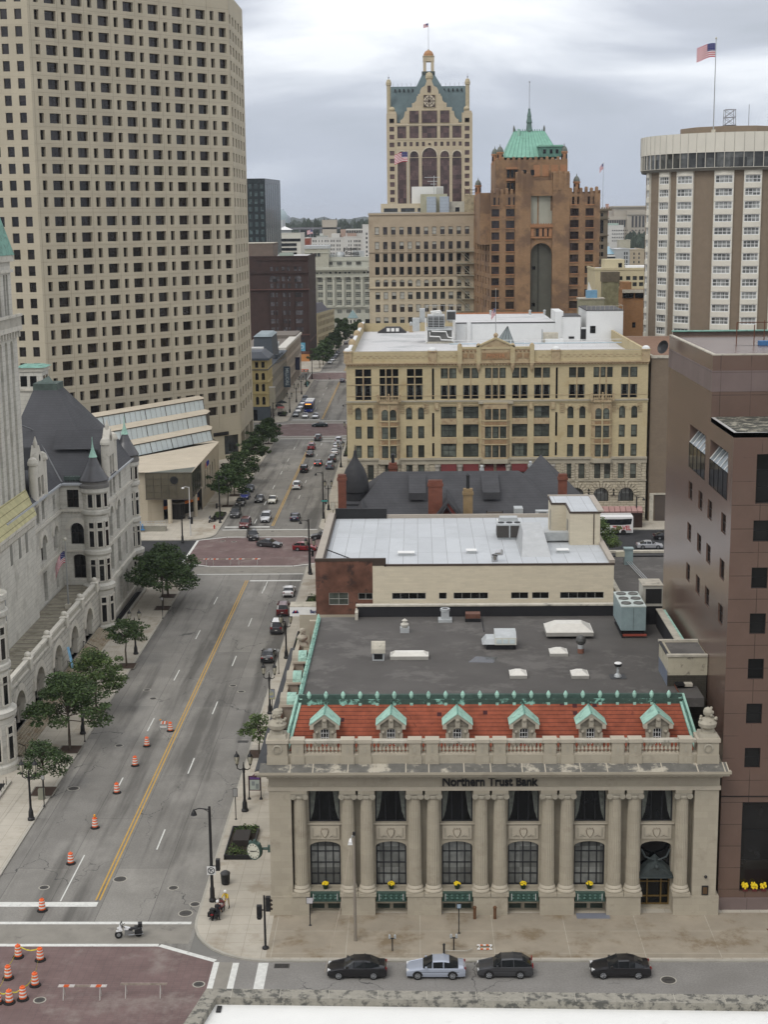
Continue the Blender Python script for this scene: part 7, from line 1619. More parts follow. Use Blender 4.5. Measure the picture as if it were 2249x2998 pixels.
def stripes(t):
 p=MB()
 for k in range(5):z=46.6-k*2.85;p.box(-92,949.7,z-1.7,-75.2 if k else-72.7,950.0,z,G_BLACK)
 p.build('window_band',t,kind='stuff')
plain('striped_office_block','low white office block with black horizontal window bands',-92,950,-72.6,985,49.6,mat('cream_white_panel',(.55,.53,.46),.85,.03,.1),parts=stripes)
WL=mat('whitewashed_concrete',(.55,.54,.50),.9,.04,.15)
style('loft',DKW,G_GREY,1,1,.05,.05)
LX=[-76.1+4.15*g_+1.1*k for g_ in range(6)for k in range(3)if not(g_==2 and k==1)]
plain('white_loft_building','long white loft building with grouped small windows beyond the striped block',-77.5,1050,-50,1090,45.4,WL,[(z-1.6,z,LX,.55,0,'loft')for z in(44.3,41.2,38.5,35.6,32.8,30)],'loft')
plain('white_loft_building','white block with pink box and dark attic windows above the roof sign',-50,1048,-36.8,1090,45.9,WL,[(z-1.6,z,[-47,-45.4,-43,-42,-41,-40,-39],.6,0,'loft')for z in(44.0,41.2,38.5)],'loft')
c=MB();c.box(-48.9,1054,46,-37.2,1080,51.4,WL);c.box(-48.7,1053.8,48.8,-37.3,1054.1,50.6,G_BLACK);c.box(-52.6,1056,46,-48,1075,51.2,mat('tan_pink_brick',(.36,.26,.21),.9));c.box(-47.8,1050,45.9,-41.4,1053,48.7,MATS['tan_pink_brick']);c.box(-58.8,1051,45.4,-53,1070,48.4,WL)
for k in range(9):c.box(-47.8+k*1.2,1053.7,48.8,-47.5+k*1.2,1053.85,50.6,WL)
solo(c,'attic_block','attic storey with dark window row and pinkish brick boxes on the white loft roofs','attic',(-47,1060,45.4))
plain('white_slab_building','tall narrow white block just left of the tan office building',-36.7,1040,-15,1075,54,WL,[(z-1.6,z,[-34.4,-32.4,-30,-28],1.0,0,'loft')for z in(49,46.2,43.2,40,37,34)],'loft')
plain('brick_building','little red brick gable end between the striped and white buildings',-75.5,990,-70,1010,45.6,mat('red_brick_far',(.28,.09,.06),.9))
DS=mat('dark_stone_tower',(.15,.125,.09),.9,.12,.4)
def ds_parts(t):
 p=MB();p.box(63,559.2,60.2,72.3,562,60.9,DS);p.box(63,559.6,57.3,71.5,560,57.6,DS);p.box(63,559.4,51.1,71.3,560,51.5,DS)
 for k in range(10):p.frust(63+k*.9,559.3,60.9,63.6+k*.9,560,61.5,63.2+k*.9,559.5,63.4+k*.9,559.8,DS)
 p.build('cornice',t)
plain('dark_stone_building','slim dark stone tower with spiky cornice behind the brown brick tower',63,560,71.0,590,60.3,DS,[(58.1,59.3,[67,68.3],.9,0,'tan_d'),(52,56.8,[66.6,68.2],1.2,0,'tan_d')]+[(z-1.6,z,[67.5,68.6,66.0],.9,0,'tan_d')for z in(50.6,47.9,45.2,42.5,39.8,37)],'tan_d',parts=ds_parts)
flagpole('thin flagpole with a pinkish flag on the dark stone tower',(69.6,565,61),16.6,.09,1.6,2.0,1.4,.8,.2)
CRY=mat('cream_yellow_render',(.50,.44,.29),.9,.05,.3)
plain('cream_building','cream rendered low building behind the brick chimney stack',50,420,68,440,43.4,CRY,[(40.6,41.7,[56.4,58.6,60.4,62.2,64],1.2,0,'loft'),(38.9,40,[56.4,58.6,60.4,62.2,64],1.2,0,'loft')],'loft',roofm=WHITE)
c=MB();c.box(53.1,424,43.4,58.6,432,46.2,CRY);c.box(56.9,423.9,44.0,57.9,424.02,45.2,G_BLACK);c.box(58.8,424,43.5,66,430,44.4,WHITE);solo(c,'roof_house','cream rooftop room with one small window on the cream building','roof house',(56,428,43.4))
plain('orange_brick_building','orange-brown brick building with black window band beside the hotel roof stack',56.4,410,68,428,38.0,mat('orange_brick',(.28,.15,.07),.9,.14,.5,pat=('brick',.6,.25,(.23,.12,.06),.015)),[(28.1,29.6,[59.1,62,64.8],.95,0,'tan_d')],'tan_d',roofm=COP)
c=MB();c.box(56.3,409.7,36.2,59.3,410,37.5,G_BLACK);c.box(59.7,409.7,36.2,62.3,410,37.5,G_BLACK);c.box(62.7,409.7,36.2,65.3,410,37.5,G_BLACK);c.box(56.2,409.5,37.6,68,410,38.5,COP);c.box(56.2,409.6,25.5,68,410,25.8,COP);c.box(56.5,412,38.4,59,418,40.4,MATS['orange_brick']);solo(c,'attic_storey','black glazed attic band on the orange brick building','attic',(60,412,36))
c=MB();MSY=mat('mossy_yellow_brick',(.22,.205,.12),.95,.25,.8,pat=('brick',.5,.2,(.14,.13,.08),.03));c.box(-2.1,-2,0,2.1,2,11.0,MSY);c.box(-2.3,-2.2,9.0,2.3,2.2,11.6,mat('sooty_brick',(.12,.10,.07),.95,.2,1));c.box(-.9,-2.15,0,.9,-2,9,MSY)
solo(c,'chimney_stack','massive mossy brick chimney stack behind the white rooftop block','chimney',(51.8,402,32),local=True)
c=MB();c.box(0,0,0,6.5,5,5.4,mat('mossy_concrete',(.28,.27,.19),.95,.15,.8));c.box(.5,-.06,.4,2.3,0,3.9,mat('grey_roller_door',(.19,.19,.17),.8));c.box(3.1,-.06,.5,5.4,0,3.8,G_BLACK);c.box(-.2,-.2,5.4,6.7,5.2,5.7,COP);solo(c,'plant_house','mossy concrete plant house with roller door beside the chimney stack','plant house',(42.6,392,31.5),local=True)
c=MB();c.box(0,0,0,2.8,2.2,2.0,mat('sky_blue_unit',(.17,.33,.48),.6,.15,1));c.raw([(.2,.2,2),(1.4,.2,2),(.5,.2,4.3)],[(0,1,2)],WHITE);solo(c,'cooling_unit','bright blue plant unit with a white cowl on the plant house','cooling unit',(44.6,393,37.2),local=True)
CTH=mat('far_courthouse_stone',(.38,.345,.285),.9,.05,.1)
t=thing('columned_courthouse','distant columned stone courthouse on the skyline right of the brown tower','building',(210,1520,30));b=MB()
b.box(197,1505,30,240,1560,66.9,CTH);b.box(196,1503,66.9,241,1560,68.3,CTH);b.box(209,1500,30,240,1505,64,CTH);b.box(208.5,1499,59.6,240,1500,62.4,CTH);b.box(184,1503,30,209,1540,57.6,CTH);b.box(184,1502,55.0,209,1503,58.2,CTH);b.build('wall',t);b=MB()
for k in range(7):b.box(213.6+k*3.5,1499.5,47.6,215.4+k*3.5,1500.2,58.4,mat('far_dark_window',(.05,.05,.052),.8));b.box(213.8+k*3.5,1499.5,44.0,215+k*3.5,1500.2,45.2,MATS['far_dark_window'])
for k in range(10):b.box(185.5+k*2.3,1502.4,48,187+k*2.3,1503.2,54.4,MATS['far_dark_window'])
b.box(215.6,1499.4,36,218.4,1500.2,41,MATS['far_dark_window']);b.build('window',t,kind='stuff')
def annx(t):
 p=MB()
 for j in range(4):
  for k in range(9):p.box(189.4+k*1.75,1459.6,34.6+j*3.3,190.2+k*1.75,1460.1,35.6+j*3.3,MATS['far_dark_window'])
 p.box(186,1465,49,196,1480,51.8,mat('pale_green_roof',(.30,.38,.33),.8));p.build('window',t,kind='stuff')
plain('white_jail_building','distant white block with rows of tiny square windows below the far courthouse',183,1460,200.5,1500,49.3,WL,parts=annx)
plain('pink_tower','thin pink tower on the skyline beside the far courthouse',190,1515,192.6,1520,70,mat('salmon_render',(.42,.25,.20),.9))
GBL=mat('grey_blue_render',(.36,.37,.36),.9,.05,.2)
plain('grey_office_block','pale grey block with paired windows in the gap left of the round hotel',119,900,127.4,950,38.6,GBL,[(z-1.7,z,[124.0,125.4],.8,0,'loft')for z in(37.3,34.9,32.5,30.1)],'loft')
plain('tan_corner_building','tan building with paler attic tower in the gap left of the round hotel',127.5,900,136,940,38.4,mat('tan_far',(.37,.31,.22),.9,.06,.3),[(z-1.4,z,[129.6,132.6],.8,0,'loft')for z in(36.9,34.5,32,29.6)],'loft')
plain('square_attic_tower','pale square stone attic rising above the tan building',127.7,945,134,960,43.2,mat('pale_tan_far',(.38,.36,.28),.9))
t=thing('parking_garage','white open-deck parking garage with blue glass roof in the right gap','building',(116,900,0));b=MB()
b.box(112,902,0,119,940,35.6,mat('dark_deck',(.04,.04,.045),.9))
for k in range(7):b.box(112,900,34.6-k*2.2,119.2,903,35.7-k*2.2,WL)
b.build('deck',t);b=MB();b.raw([(112,906,36),(119.5,906,36),(119.5,935,40),(112,935,40)],[(0,1,2,3)],mat('blue_glass_roof',(.16,.33,.42),.3));b.build('glass_roof',t)
plain('flat_roofed_hall','long cream-roofed hall behind the parking garage',112,960,122.5,1010,41.3,mat('cream_grey_far',(.44,.42,.36),.9))
rr=random.Random(5);PALE=[mat('far_white_%s'%c_,v,.9,.05,.2)for c_,v in(('wall',(.5,.5,.47)),('tan',(.38,.34,.27)),('grey',(.30,.31,.31)),('green',(.33,.36,.30)),('brown',(.22,.17,.14)))]
for i in range(34):
 y=1250+i*55;frac=rr.random();x=-y*(.100-frac*.078);h=min(53,58-(58-rr.uniform(39,47))*(y/2000)**0.55)if y<2100 else rr.uniform(30,44)
 w_=rr.uniform(10,34)*(1 if y<2000 else 1.4);c=MB();m=rr.choice(PALE);h=rr.uniform(30,41)if y<1700 else rr.uniform(26,41)
 c.box(x-w_/2,y,0,x+w_/2,y+rr.uniform(15,40),h,m);c.box(x-w_/2-.3,y-.3,h,x+w_/2+.3,y+15,h+.6,rr.choice(PALE));c.box(x-w_*.2,y+3,h+.6,x+w_*.1,y+9,h+3,rr.choice(PALE))
 for k in range(int(w_/4)):c.box(x-w_/2+1+k*4,y-.3,h-4,x-w_/2+3+k*4,y,h-2.4,MATS['far_dark_window']);c.box(x-w_/2+1+k*4,y-.3,h-8,x-w_/2+3+k*4,y,h-6.4,MATS['far_dark_window'])
 solo(c,'distant_building','low distant building among the pale roofs below the skyline','building',(x,y,0),'distant low buildings of the valley')
c=MB();c.box(-300,2000,45.8,-100,2006,48.2,mat('viaduct_dark',(.16,.16,.17),.9))
for k in range(14):c.box(-295+k*14,2001,0,-293+k*14,2004,45.8,MATS['viaduct_dark'])
solo(c,'viaduct','dark elevated highway crossing below the skyline','bridge',(-180,2003,0))
t=thing('stadium','hazy grey-blue domed stadium on the horizon','stadium',(-405,4520,40));b=MB();SGL=mat('stadium_grey',(.25,.29,.33),.8)
b.lathe(-407,4520,[(24,0),(24,68),(22,76),(17,84),(9,89.5),(.5,91)],mat('stadium_glass',(.30,.38,.40),.6),28);b.build('dome',t);b=MB();b.raw([(-400,4515,60),(-388,4515,60),(-396,4515,93),(-400,4519,60),(-388,4519,60),(-396,4519,93)],[(0,1,2),(4,3,5),(0,2,5,3),(2,1,4,5)],SGL);b.lathe(-386,4525,[(11,0),(11,64),(8,70),(3,73),(.2,74)],SGL,20);b.build('fin',t)
plain('beige_institution','long beige building with a white attic beyond the dark tree belt',-124,2000,-105,2030,57.4,mat('beige_far',(.42,.37,.30),.9,.05,.1),base=0)
plain('white_arena','wide white hall below the domed stadium',-189,1990,-176,2040,58.0,mat('white_arena',(.5,.52,.52),.8))
t=thing('gazebo_building','building with white pyramid roof above the highway','building',(-165,1900,0));b=MB();b.box(-173,1900,0,-158,1915,46,PALE[2]);b.build('wall',t);b=MB();b.raw([(-175,1898,46),(-156,1898,46),(-156,1917,46),(-175,1917,46),(-165.5,1907,50.5)],[(0,1,4),(1,2,4),(2,3,4),(3,0,4)],WHITE);b.build('pyramid_roof',t)
flagpole('very large flag on a low pole in the far valley above the white lofts',(-95.5,1400,33),16.5,.2,5.4,3.8,.2,.3,.2)
LEAFF=mat('far_foliage',(.03,.042,.027),1,.35,.08)
def belt(name,label,x0,x1,y,z0,h,n,r,seed):
 q=random.Random(seed);c=MB()
 for i in range(n):
  x=q.uniform(x0,x1);yy=y+q.uniform(-40,60);hh=h*q.uniform(.6,1.1);rr_=r*q.uniform(.7,1.4)
  vs=[(x+rr_*math.cos(a)*q.uniform(.8,1.15),yy+rr_*math.sin(a)*q.uniform(.8,1.15),z0+hh*zz*q.uniform(.9,1.1))for zz,rf in((0,1),(.5,1.1),(.85,.7))for a in[2*PI*k/7 for k in range(7)]]
  vs=[(x+(v[0]-x)*(1,1.1,.65)[k//7],yy+(v[1]-yy)*(1,1.1,.65)[k//7],v[2])for k,v in enumerate(vs)]+[(x,yy,z0+hh*1.05)]
  fs=[(j*7+k,j*7+(k+1)%7,(j+1)*7+(k+1)%7,(j+1)*7+k)for j in range(2)for k in range(7)]+[(14+k,14+(k+1)%7,21)for k in range(7)]
  c.raw(vs,fs,LEAFF)
 o=bpy.data.objects.new(name,c.mesh(name));COL.objects.link(o);tag(o,label,'trees',None,'stuff')
belt('tree_belt','dark belt of trees crossing the valley below the skyline',-150,-60,2050,20,36,90,5,1)
belt('tree_belt','greyish trees around the highway on the far left of the valley',-330,-150,2250,20,31,110,6,2)
belt('distant_woods','faint blue-green woods along the horizon',-900,100,3300,0,52,420,16,3)
belt('distant_woods','low wooded ridge at the very edge of the horizon',-2500,1200,6500,0,62,420,60,4)
belt('tree_belt','rounded green trees below the far courthouse',196,240,1420,20,22,40,4.5,5)
belt('tree_belt','green trees among the pale roofs of the valley',-140,-40,1500,18,21,40,4,6)
g=MB()
for i in range(24):
 x0=-6000+i*500;h0=62+14*math.sin(i*.9)+6*math.sin(i*2.3);h1=62+14*math.sin((i+1)*.9)+6*math.sin((i+1)*2.3)
 g.raw([(x0,9500,-6),(x0+500,9500,-6),(x0+500,11500,h1),(x0,11500,h0),(x0+500,13500,-6),(x0,13500,-6)],[(0,1,2,3),(3,2,4,5)],TERR)
structure(g,'hills')
# ---------------- vehicles ----------------
CG=mat('car_glass',(.012,.014,.016),.08,.2,3,spec=.6);TY=mat('tyre_rubber',(.014,.014,.014),.9);RIM=mat('alloy_rim',(.34,.35,.36),.3,.1,3,metal=.7)
HL=mat('headlamp_lens',(.62,.63,.62),.15,.05,5,spec=.7);TLR=mat('tail_lamp_red',(.20,.010,.01),.3,.1,5);TLX=mat('brake_light_lit',(.6,.03,.02),.3,emit=(1,.08,.04,1.5));PLT=mat('licence_plate',(.55,.55,.52),.6)
def paint(name,c,metal=.15):return mat('paint_'+name,c,.28,.03,2,spec=.5,metal=metal,coat=.6)
P_=dict(black=paint('black',(.010,.010,.012)),silver=paint('silver',(.48,.49,.51),.3),bluesilver=paint('bluish_silver',(.42,.46,.54),.3),grey=paint('dark_grey',(.055,.056,.06),.3),white=paint('white',(.66,.66,.65),0),red=paint('red',(.22,.012,.018)),maroon=paint('maroon',(.10,.010,.012)),blue=paint('cobalt_blue',(.015,.03,.20)),navy=paint('navy',(.012,.017,.045)),cream=paint('champagne',(.50,.48,.40),.2),green=paint('dark_teal',(.02,.04,.045)),greyblue=paint('slate_blue',(.09,.11,.15),.3))
TYPES={'sedan':(4.6,.89,[(0,.62),(.12,.72),(1.15,.92),(1.3,.95),(2.05,1.40),(2.9,1.44),(3.35,1.36),(4.05,1.04),(4.45,1.0),(4.6,.80)],.93,3,7),'hatch':(4.3,.86,[(0,.62),(.12,.78),(1.1,.98),(1.22,1.02),(1.85,1.50),(2.8,1.56),(3.5,1.50),(4.15,1.05),(4.25,.95),(4.3,.80)],.98,3,7),'suv':(4.75,.94,[(0,.75),(.1,.95),(1.15,1.10),(1.25,1.13),(1.85,1.72),(2.9,1.76),(4.3,1.70),(4.62,1.12),(4.72,1.05),(4.75,.80)],1.1,3,7),'van':(4.95,.96,[(0,.7),(.1,.85),(.85,1.06),(1.0,1.12),(1.95,1.70),(3.0,1.76),(4.5,1.70),(4.82,1.1),(4.92,1.0),(4.95,.8)],1.05,3,7),'jeep':(4.2,.90,[(0,.85),(.08,1.0),(1.3,1.12),(1.4,1.15),(1.75,1.78),(2.8,1.80),(4.05,1.78),(4.15,1.15),(4.18,1.1),(4.2,.8)],1.12,3,7)}
CARC={}
def car_parts(kind,col,lit=False):
 key=(kind,col,lit)
 if key in CARC:return CARC[key]
 Ln,hw,st,belt,ca,cb_=TYPES[kind];m=P_[col];body=MB();glassm=MB();scr=MB()
 def half(x):
  t=x/Ln;return hw*(1-.16*max(0,1-t/.12)**2-.10*max(0,(t-.9)/.1)**2)
 rings=[]
 for(x,z)in st:
  w_=half(x);cab=z>belt+.08;zt=z;zb=min(belt,z-.02)
  r=w_*(.76 if cab else.90)
  rings.append([(x,-w_*.94,.22),(x,-w_,.48),(x,-w_*.985,zb-.06),(x,-w_*.95,zb),(x,-r,zt-.05),(x,-r*.72,zt),(x,0,zt+.015),(x,r*.72,zt),(x,r,zt-.05),(x,w_*.95,zb),(x,w_*.985,zb-.06),(x,w_,.48),(x,w_*.94,.22)])
 for i in range(len(rings)-1):
  a,c=rings[i],rings[i+1];cab=ca<=i<cb_
  for k in range(12):
   q=[a[k],c[k],c[k+1],a[k+1]]
   if cab and k in(3,8):(glassm if i not in(cb_-1,)or kind in('suv','van','jeep')else glassm).face(q,CG)
   elif k in(4,5,6,7)and i in(ca,cb_-1):scr.face(q,CG)
   else:body.face(q,m,k not in(0,11))
 body.face(rings[0][::-1],m);body.face(rings[-1],m)
 for i in(ca+1,ca+2):
  for s in(3,8):
   p=Vector(rings[i][s]);q=Vector(rings[i][s+1]);sg=-1 if s==3 else 1;body.tube([p+Vector((0,sg*.01,0)),q+Vector((0,sg*.01,0))],.045,m,4)
 body.box(-.02,-hw*.7,.22,.1,hw*.7,.45,mat('black_plastic',(.02,.02,.02),.7));body.box(Ln-.1,-hw*.75,.22,Ln+.03,hw*.75,.45,MATS['black_plastic'])
 body.box(-.03,-.4,.5,.04,.4,.62,MATS['black_plastic']);body.box(.1,-hw*.9,.16,Ln-.1,hw*.9,.24,MATS['black_plastic'])
 body.box(-.045,-.16,.36,-.02,.16,.46,PLT);body.box(Ln+.03,-.16,.62,Ln+.05,.16,.74,PLT)
 for s in(-1,1):body.box(1.45,s*(hw+.02)-.1,belt-.02,1.62,s*(hw+.02)+.1,belt+.14,m);body.box(.9,s*hw*.985-.01,.62,Ln-.5,s*hw*.985+.02*s+.005,.65,MATS['black_plastic'])
 if kind=='jeep':body.lathe(0,0,[(.001,0),(.001,.01)],m,3);body.box(Ln,-.33,.75,Ln+.2,.33,1.35,TY)
 if kind=='suv':
  for s in(-1,1):body.tube([(1.9,s*.62,1.80),(4.1,s*.62,1.78)],.03,MATS['black_plastic'],4)
 r=.33 if kind in('sedan','hatch')else.37;wy=hw-.1;wb0,wb1=(.88,Ln-1.0)
 tyre=MB();rim=MB();K=18
 for x in((0),):
  tyre.raw([(r*math.cos(2*PI*k/K),sg*.11,r*math.sin(2*PI*k/K))for sg in(-1,1)for k in range(K)],[(k,(k+1)%K,K+(k+1)%K,K+k)for k in range(K)]+[tuple(range(K)),tuple(range(K,2*K))[::-1]],TY)
  for sg in(-1,1):
   y=sg*.115;rim.raw([(r*.66*math.cos(2*PI*k/K),y,r*.66*math.sin(2*PI*k/K))for k in range(K)],[tuple(range(K))[::sg]],mat('rim_recess',(.06,.06,.065),.5))
   for j in range(7):a=2*PI*j/7;rim.tube([(0,y*1.06,0),(r*.62*math.cos(a),y*1.06,r*.62*math.sin(a))],.035,RIM,4)
   for k in range(K):a,c=2*PI*k/K,2*PI*(k+1)/K;rim.face([(q*math.cos(t),y*1.05,q*math.sin(t))for t,q in((a,r*.58),(c,r*.58),(c,r*.69),(a,r*.69))][::sg],RIM)
 arch=MB()
 for x in(wb0,wb1):
  for s in(-1,1):body.raw([(x+(r+.07)*math.cos(PI*k/12),s*(hw+.004),r+(r+.07)*math.sin(PI*k/12))for k in range(13)],[tuple(range(13))[::s]],MATS['black_plastic'])
 hl=MB();hl.box(-.02,-.16,.58,.2,.16,.72,HL);tl=MB();tl.box(Ln-.06,-.13,.72 if kind in('sedan',)else.85,Ln+.025,.14,.90 if kind=='sedan' else 1.15,TLX if lit else TLR)
 hh=.0 if kind in('sedan','hatch')else.15
 res=dict(body=body.mesh('body'),win=glassm.mesh('side_window'),scr=scr.mesh('windshield'),tyre=tyre.mesh('tyre'),rim=rim.mesh('rim'),hl=hl.mesh('headlight'),tl=tl.mesh('tail_light'),r=r,wx=(wb0,wb1),wy=wy,Ln=Ln,hw=hw,hh=hh)
 CARC[key]=res;return res
def child(name,me,par,loc=(0,0,0)):
 o=bpy.data.objects.new(name,me);COL.objects.link(o);o.parent=par;o.location=loc;return o
def car(kind,col,x,y,head,label,group=None,cat='car',lit=False,name='car',sc=1,z=.008):
 """x, y: centre on the road; head: direction the car faces, degrees (0 = +x, 90 = away down the avenue)"""
 d=car_parts(kind,col,lit);a=R(head+180)
 off=Vector((d['Ln']/2*sc,0,0));off.rotate(Matrix.Rotation(a,3,'Z').to_euler())
 t=thing(name,label,cat,(x-off.x,y-off.y,z),a,group)
 child('body',d['body'],t);child('side_window',d['win'],t);child('windshield',d['scr'],t)
 for wx in d['wx']:
  for s in(-1,1):
   w_=bpy.data.objects.new('wheel',None);COL.objects.link(w_);w_.parent=t;w_.location=(wx,s*(d['wy']+.02),d['r']);child('tyre',d['tyre'],w_);child('rim',d['rim'],w_)
 for s in(-1,1):child('headlight',d['hl'],t,(0.03,s*d['hw']*.66,d['hh']));child('tail_light',d['tl'],t,(0,s*d['hw']*.72,0))
 return t
GP='cars parked in front of the bank'
car('sedan','black',-4.95,107.1,180,'black sedan parked nearest the street corner, leftmost of the row below the bank',GP)
car('sedan','bluesilver',1.2,107.1,180,'bluish silver sedan parked below the bank beside the folded striped sign',GP)
car('hatch','grey',6.6,107.2,180,'dark grey retro hatchback with rounded roof parked right of the silver sedan',GP)
car('sedan','black',15.6,107.2,180,'black sedan parked alone, rightmost of the row below the bank',GP,sc=1)
GA='cars driving on the avenue';GQ='cars parked along the right kerb';GL='cars parked along the left kerb'
car('sedan','black',-20.25,192.3,90,'black sedan parked nearest the camera on the right kerb of the avenue',GQ)
t=car('suv','grey',-20.3,206.4,90,'dark grey van-like car with a pale roof parked on the right kerb',GQ);b=MB();b.box(1.95,-.62,1.755,4.25,.62,1.80,P_['white']);b.build('roof',t,local=True)
car('suv','maroon',-20.3,216.2,90,'dark maroon crossover parked beside the blade sign',GQ)
car('sedan','white',-20.4,227.4,90,'white sedan parked on the right kerb near the brick crossing',GQ)
car('sedan','navy',-24.2,287,90,'navy blue sedan just past the brick crossing in the right lane, driving away',GA)
car('van','silver',-29.9,286.2,270,'silver station wagon waiting at the stop line beside the yellow line',GA)
car('sedan','cream',-30.4,305.3,270,'champagne sedan behind the silver station wagon',GA)
car('sedan','black',-33.3,306.7,270,'black sedan in the left lane beside the champagne one',GA)
car('van','maroon',-33.3,280.4,268,'maroon minivan on the stop line facing the camera',GA)
car('suv','black',-30.7,269.2,283,'boxy black off-roader turning inside the brick crossing',GA)
car('sedan','grey',-26.9,262.5,338,'dark grey sedan turning across the middle of the brick crossing',GA)
car('hatch','red',-20.2,259.2,350,'bright red retro hatchback in the brick crossing',GA)
car('sedan','black',-17.5,269.0,180,'dark car half hidden behind the white-roofed building at the crossing',GA)
car('suv','grey',-36.4,290.6,270,'dark grey van parked on the left kerb nearest the crossing',GL)
car('sedan','black',-36.8,303.0,270,'black car parked on the left kerb under the tree, second from the crossing',GL)
car('sedan','blue',-36.7,310.3,270,'cobalt blue sedan parked under the trees on the left kerb',GL)
car('sedan','greyblue',-36.7,319.0,270,'slate grey sedan parked behind the cobalt blue one',GL)
car('suv','white',-26.6,322,90,'white crossover driving away close to the yellow line',GA)
car('jeep','black',-26.6,343.6,90,'open black off-roader with a spare wheel on its back, driving away',GA)
car('sedan','black',-23.9,353,90,'dark sedan with red brake lights lit in the right lane',GA,lit=True)
car('sedan','black',-26.9,367.3,90,'black sedan right behind the red pickup',GA)
car('suv','red',-27.3,378.8,90,'red sport utility car next to the yellow line before the second crossing',GA)
car('suv','grey',-26.6,394.5,90,'dark grey car crossing the near line of the second brick crossing',GA)
for i,(k,c,y,lb)in enumerate((('suv','greyblue',348.3,'slate blue car parked nearest on the far right kerb by the canopy'),('suv','black',358.6,'large black vehicle with pale roof parked on the far right kerb'),('sedan','white',370.1,'white sedan in the far row parked on the right kerb'),('sedan','silver',380.0,'silver sedan parked behind the white one in the far right row'),('suv','silver',389.0,'light grey crossover parked at the far end of the right row'))):car(k,c,-20.8,y,90,lb,GQ)
car('sedan','green',-27.8,420.9,180,'dark teal hatchback crossing the second brick crossing from right to left',GA)
car('sedan','white',-33.4,440.8,270,'white sedan waiting at the second stop line, left of two',GA)
car('sedan','silver',-30.3,440.3,270,'silver sedan waiting at the second stop line beside the yellow line',GA)
for k,c,y,lb in(('sedan','green',443.8,'dark green car first in the parked row beyond the second crossing'),('sedan','white',453.6,'white car second in the parked row left of the bus'),('sedan','silver',463.0,'silver car third in the parked row left of the bus'),('sedan','silver',472.6,'pale car fourth in the parked row, partly behind the bus'),('suv','greyblue',482,'dark-windowed car last in the parked row behind the bus')):car(k,c,-36.5,y,270,lb,GL)
car('sedan','navy',-27,539,90,'dark car by the third crossing, half hidden by the yellow hotel',GA)
for x,y,c,lb in((-35.6,610,'white','pale green-white car first of the far parked row under the trees'),(-35.2,621.5,'silver','second car of the far parked row under the trees'),(-35,634,'navy','third car of the far parked row, dark blue'),(-34.8,644,'grey','fourth car of the far parked row, dark grey'),(-34.7,654,'black','last car of the far parked row, black')):car('sedan',c,x,y,268,lb,'farthest parked cars')
car('sedan','black',-33.6,706,95,'tiny dark car driving far down the avenue',GA);car('sedan','navy',-32,741,80,'tiny dark blue car where the avenue bends',GA);car('sedan','white',-29.6,630,90,'white car peeping out left of the hotel corner',GA)
car('sedan','silver',41.3,259.3,0,'silver sedan on the dark side street beside the granite tower',GA);car('sedan','black',45.5,266.8,0,'black car beyond the silver sedan on the dark side street',GA)
t=thing('city_bus','blue and white city bus with orange destination sign facing the camera','bus',(-33.3,452,.01))
b=MB();BB=mat('bus_blue',(.02,.04,.22),.35,.05,2,coat=.4);b.box(-1.27,0,.35,1.27,12,1.25,BB);b.box(-1.27,0.02,1.25,1.27,12,2.35,BLACKM);b.box(-1.28,0,2.35,1.28,12,2.95,BB);b.box(-1.2,.1,2.95,1.2,5,3.05,BB);b.box(-1.2,3,2.96,1.2,12,3.15,WHITE);b.box(-.8,6,3.15,.8,9,3.4,WHITE);b.box(1.28,3,.9,1.3,12,2.6,mat('bus_grey',(.12,.12,.13),.5));b.build('body',t,local=True)
b=MB();b.box(-1.15,-.03,1.15,1.15,0,2.35,CG);b.build('windshield',t,local=True);b=MB();b.box(-.9,-.05,2.5,.9,-.01,2.8,mat('orange_display',(.8,.3,.03),.5,emit=(1,.45,.08,1.2)));b.build('destination_sign',t,local=True)
for s in(-1,1):b=MB();b.box(s*.9-.16,-.04,.6,s*.9+.16,0,.8,HL);b.build('headlight',t,local=True)
for y in(2.2,8.8):
 for s in(-1,1):w_=MB();K=16;w_.raw([(s*1.18+sg*.12,y+.48*math.cos(2*PI*k/K),.48+.48*math.sin(2*PI*k/K))for sg in(-1,1)for k in range(K)],[(k,(k+1)%K,K+(k+1)%K,K+k)for k in range(K)]+[tuple(range(K)),tuple(range(K,2*K))[::-1]],TY);w_.build('wheel',t,local=True)
t=thing('travel_coach','white travel coach with dark rear window and red lettering behind the rooftop stair block','coach',(28,270.6,.01))
b=MB();CW=mat('coach_white',(.68,.68,.66),.3,.03,1,coat=.5);b.box(0,0,.4,12.0,2.55,3.4,CW);b.frust(0,0,3.4,12,2.55,3.75,.2,.3,11.8,2.25,CW);b.build('body',t,local=True)
b=MB();b.box(.5,-.02,1.9,10.0,0,3.0,CG);b.raw([(10.0,-.02,1.9),(11.6,-.02,2.0),(11.8,-.02,3.1),(10,-.02,3.0)],[(0,1,2,3)],CG);b.build('side_window',t,local=True)
b=text_mb('TRAVEL',1.15,mat('coach_red',(.45,.02,.02),.5),facing((9.9,-.03,1.3),(1,0,0)),.02,True,.85);b.build('lettering',t,local=True)
b=MB();b.box(11.98,.4,.6,12.02,2.1,1.2,mat('coach_grey',(.3,.3,.3),.5));
for k in range(5):b.box(10.2,-.03,.5+k*.1,11.8,-.0,.55+k*.1,MATS['coach_grey'])
b.build('grille',t,local=True)
for x in(2.5,9.0,10.2):w_=MB();K=16;w_.raw([(x+.5*math.cos(2*PI*k/K),.05+sg*.12,.5+.5*math.sin(2*PI*k/K))for sg in(-1,1)for k in range(K)],[(k,(k+1)%K,K+(k+1)%K,K+k)for k in range(K)]+[tuple(range(K)),tuple(range(K,2*K))[::-1]],TY);w_.build('wheel',t,local=True)
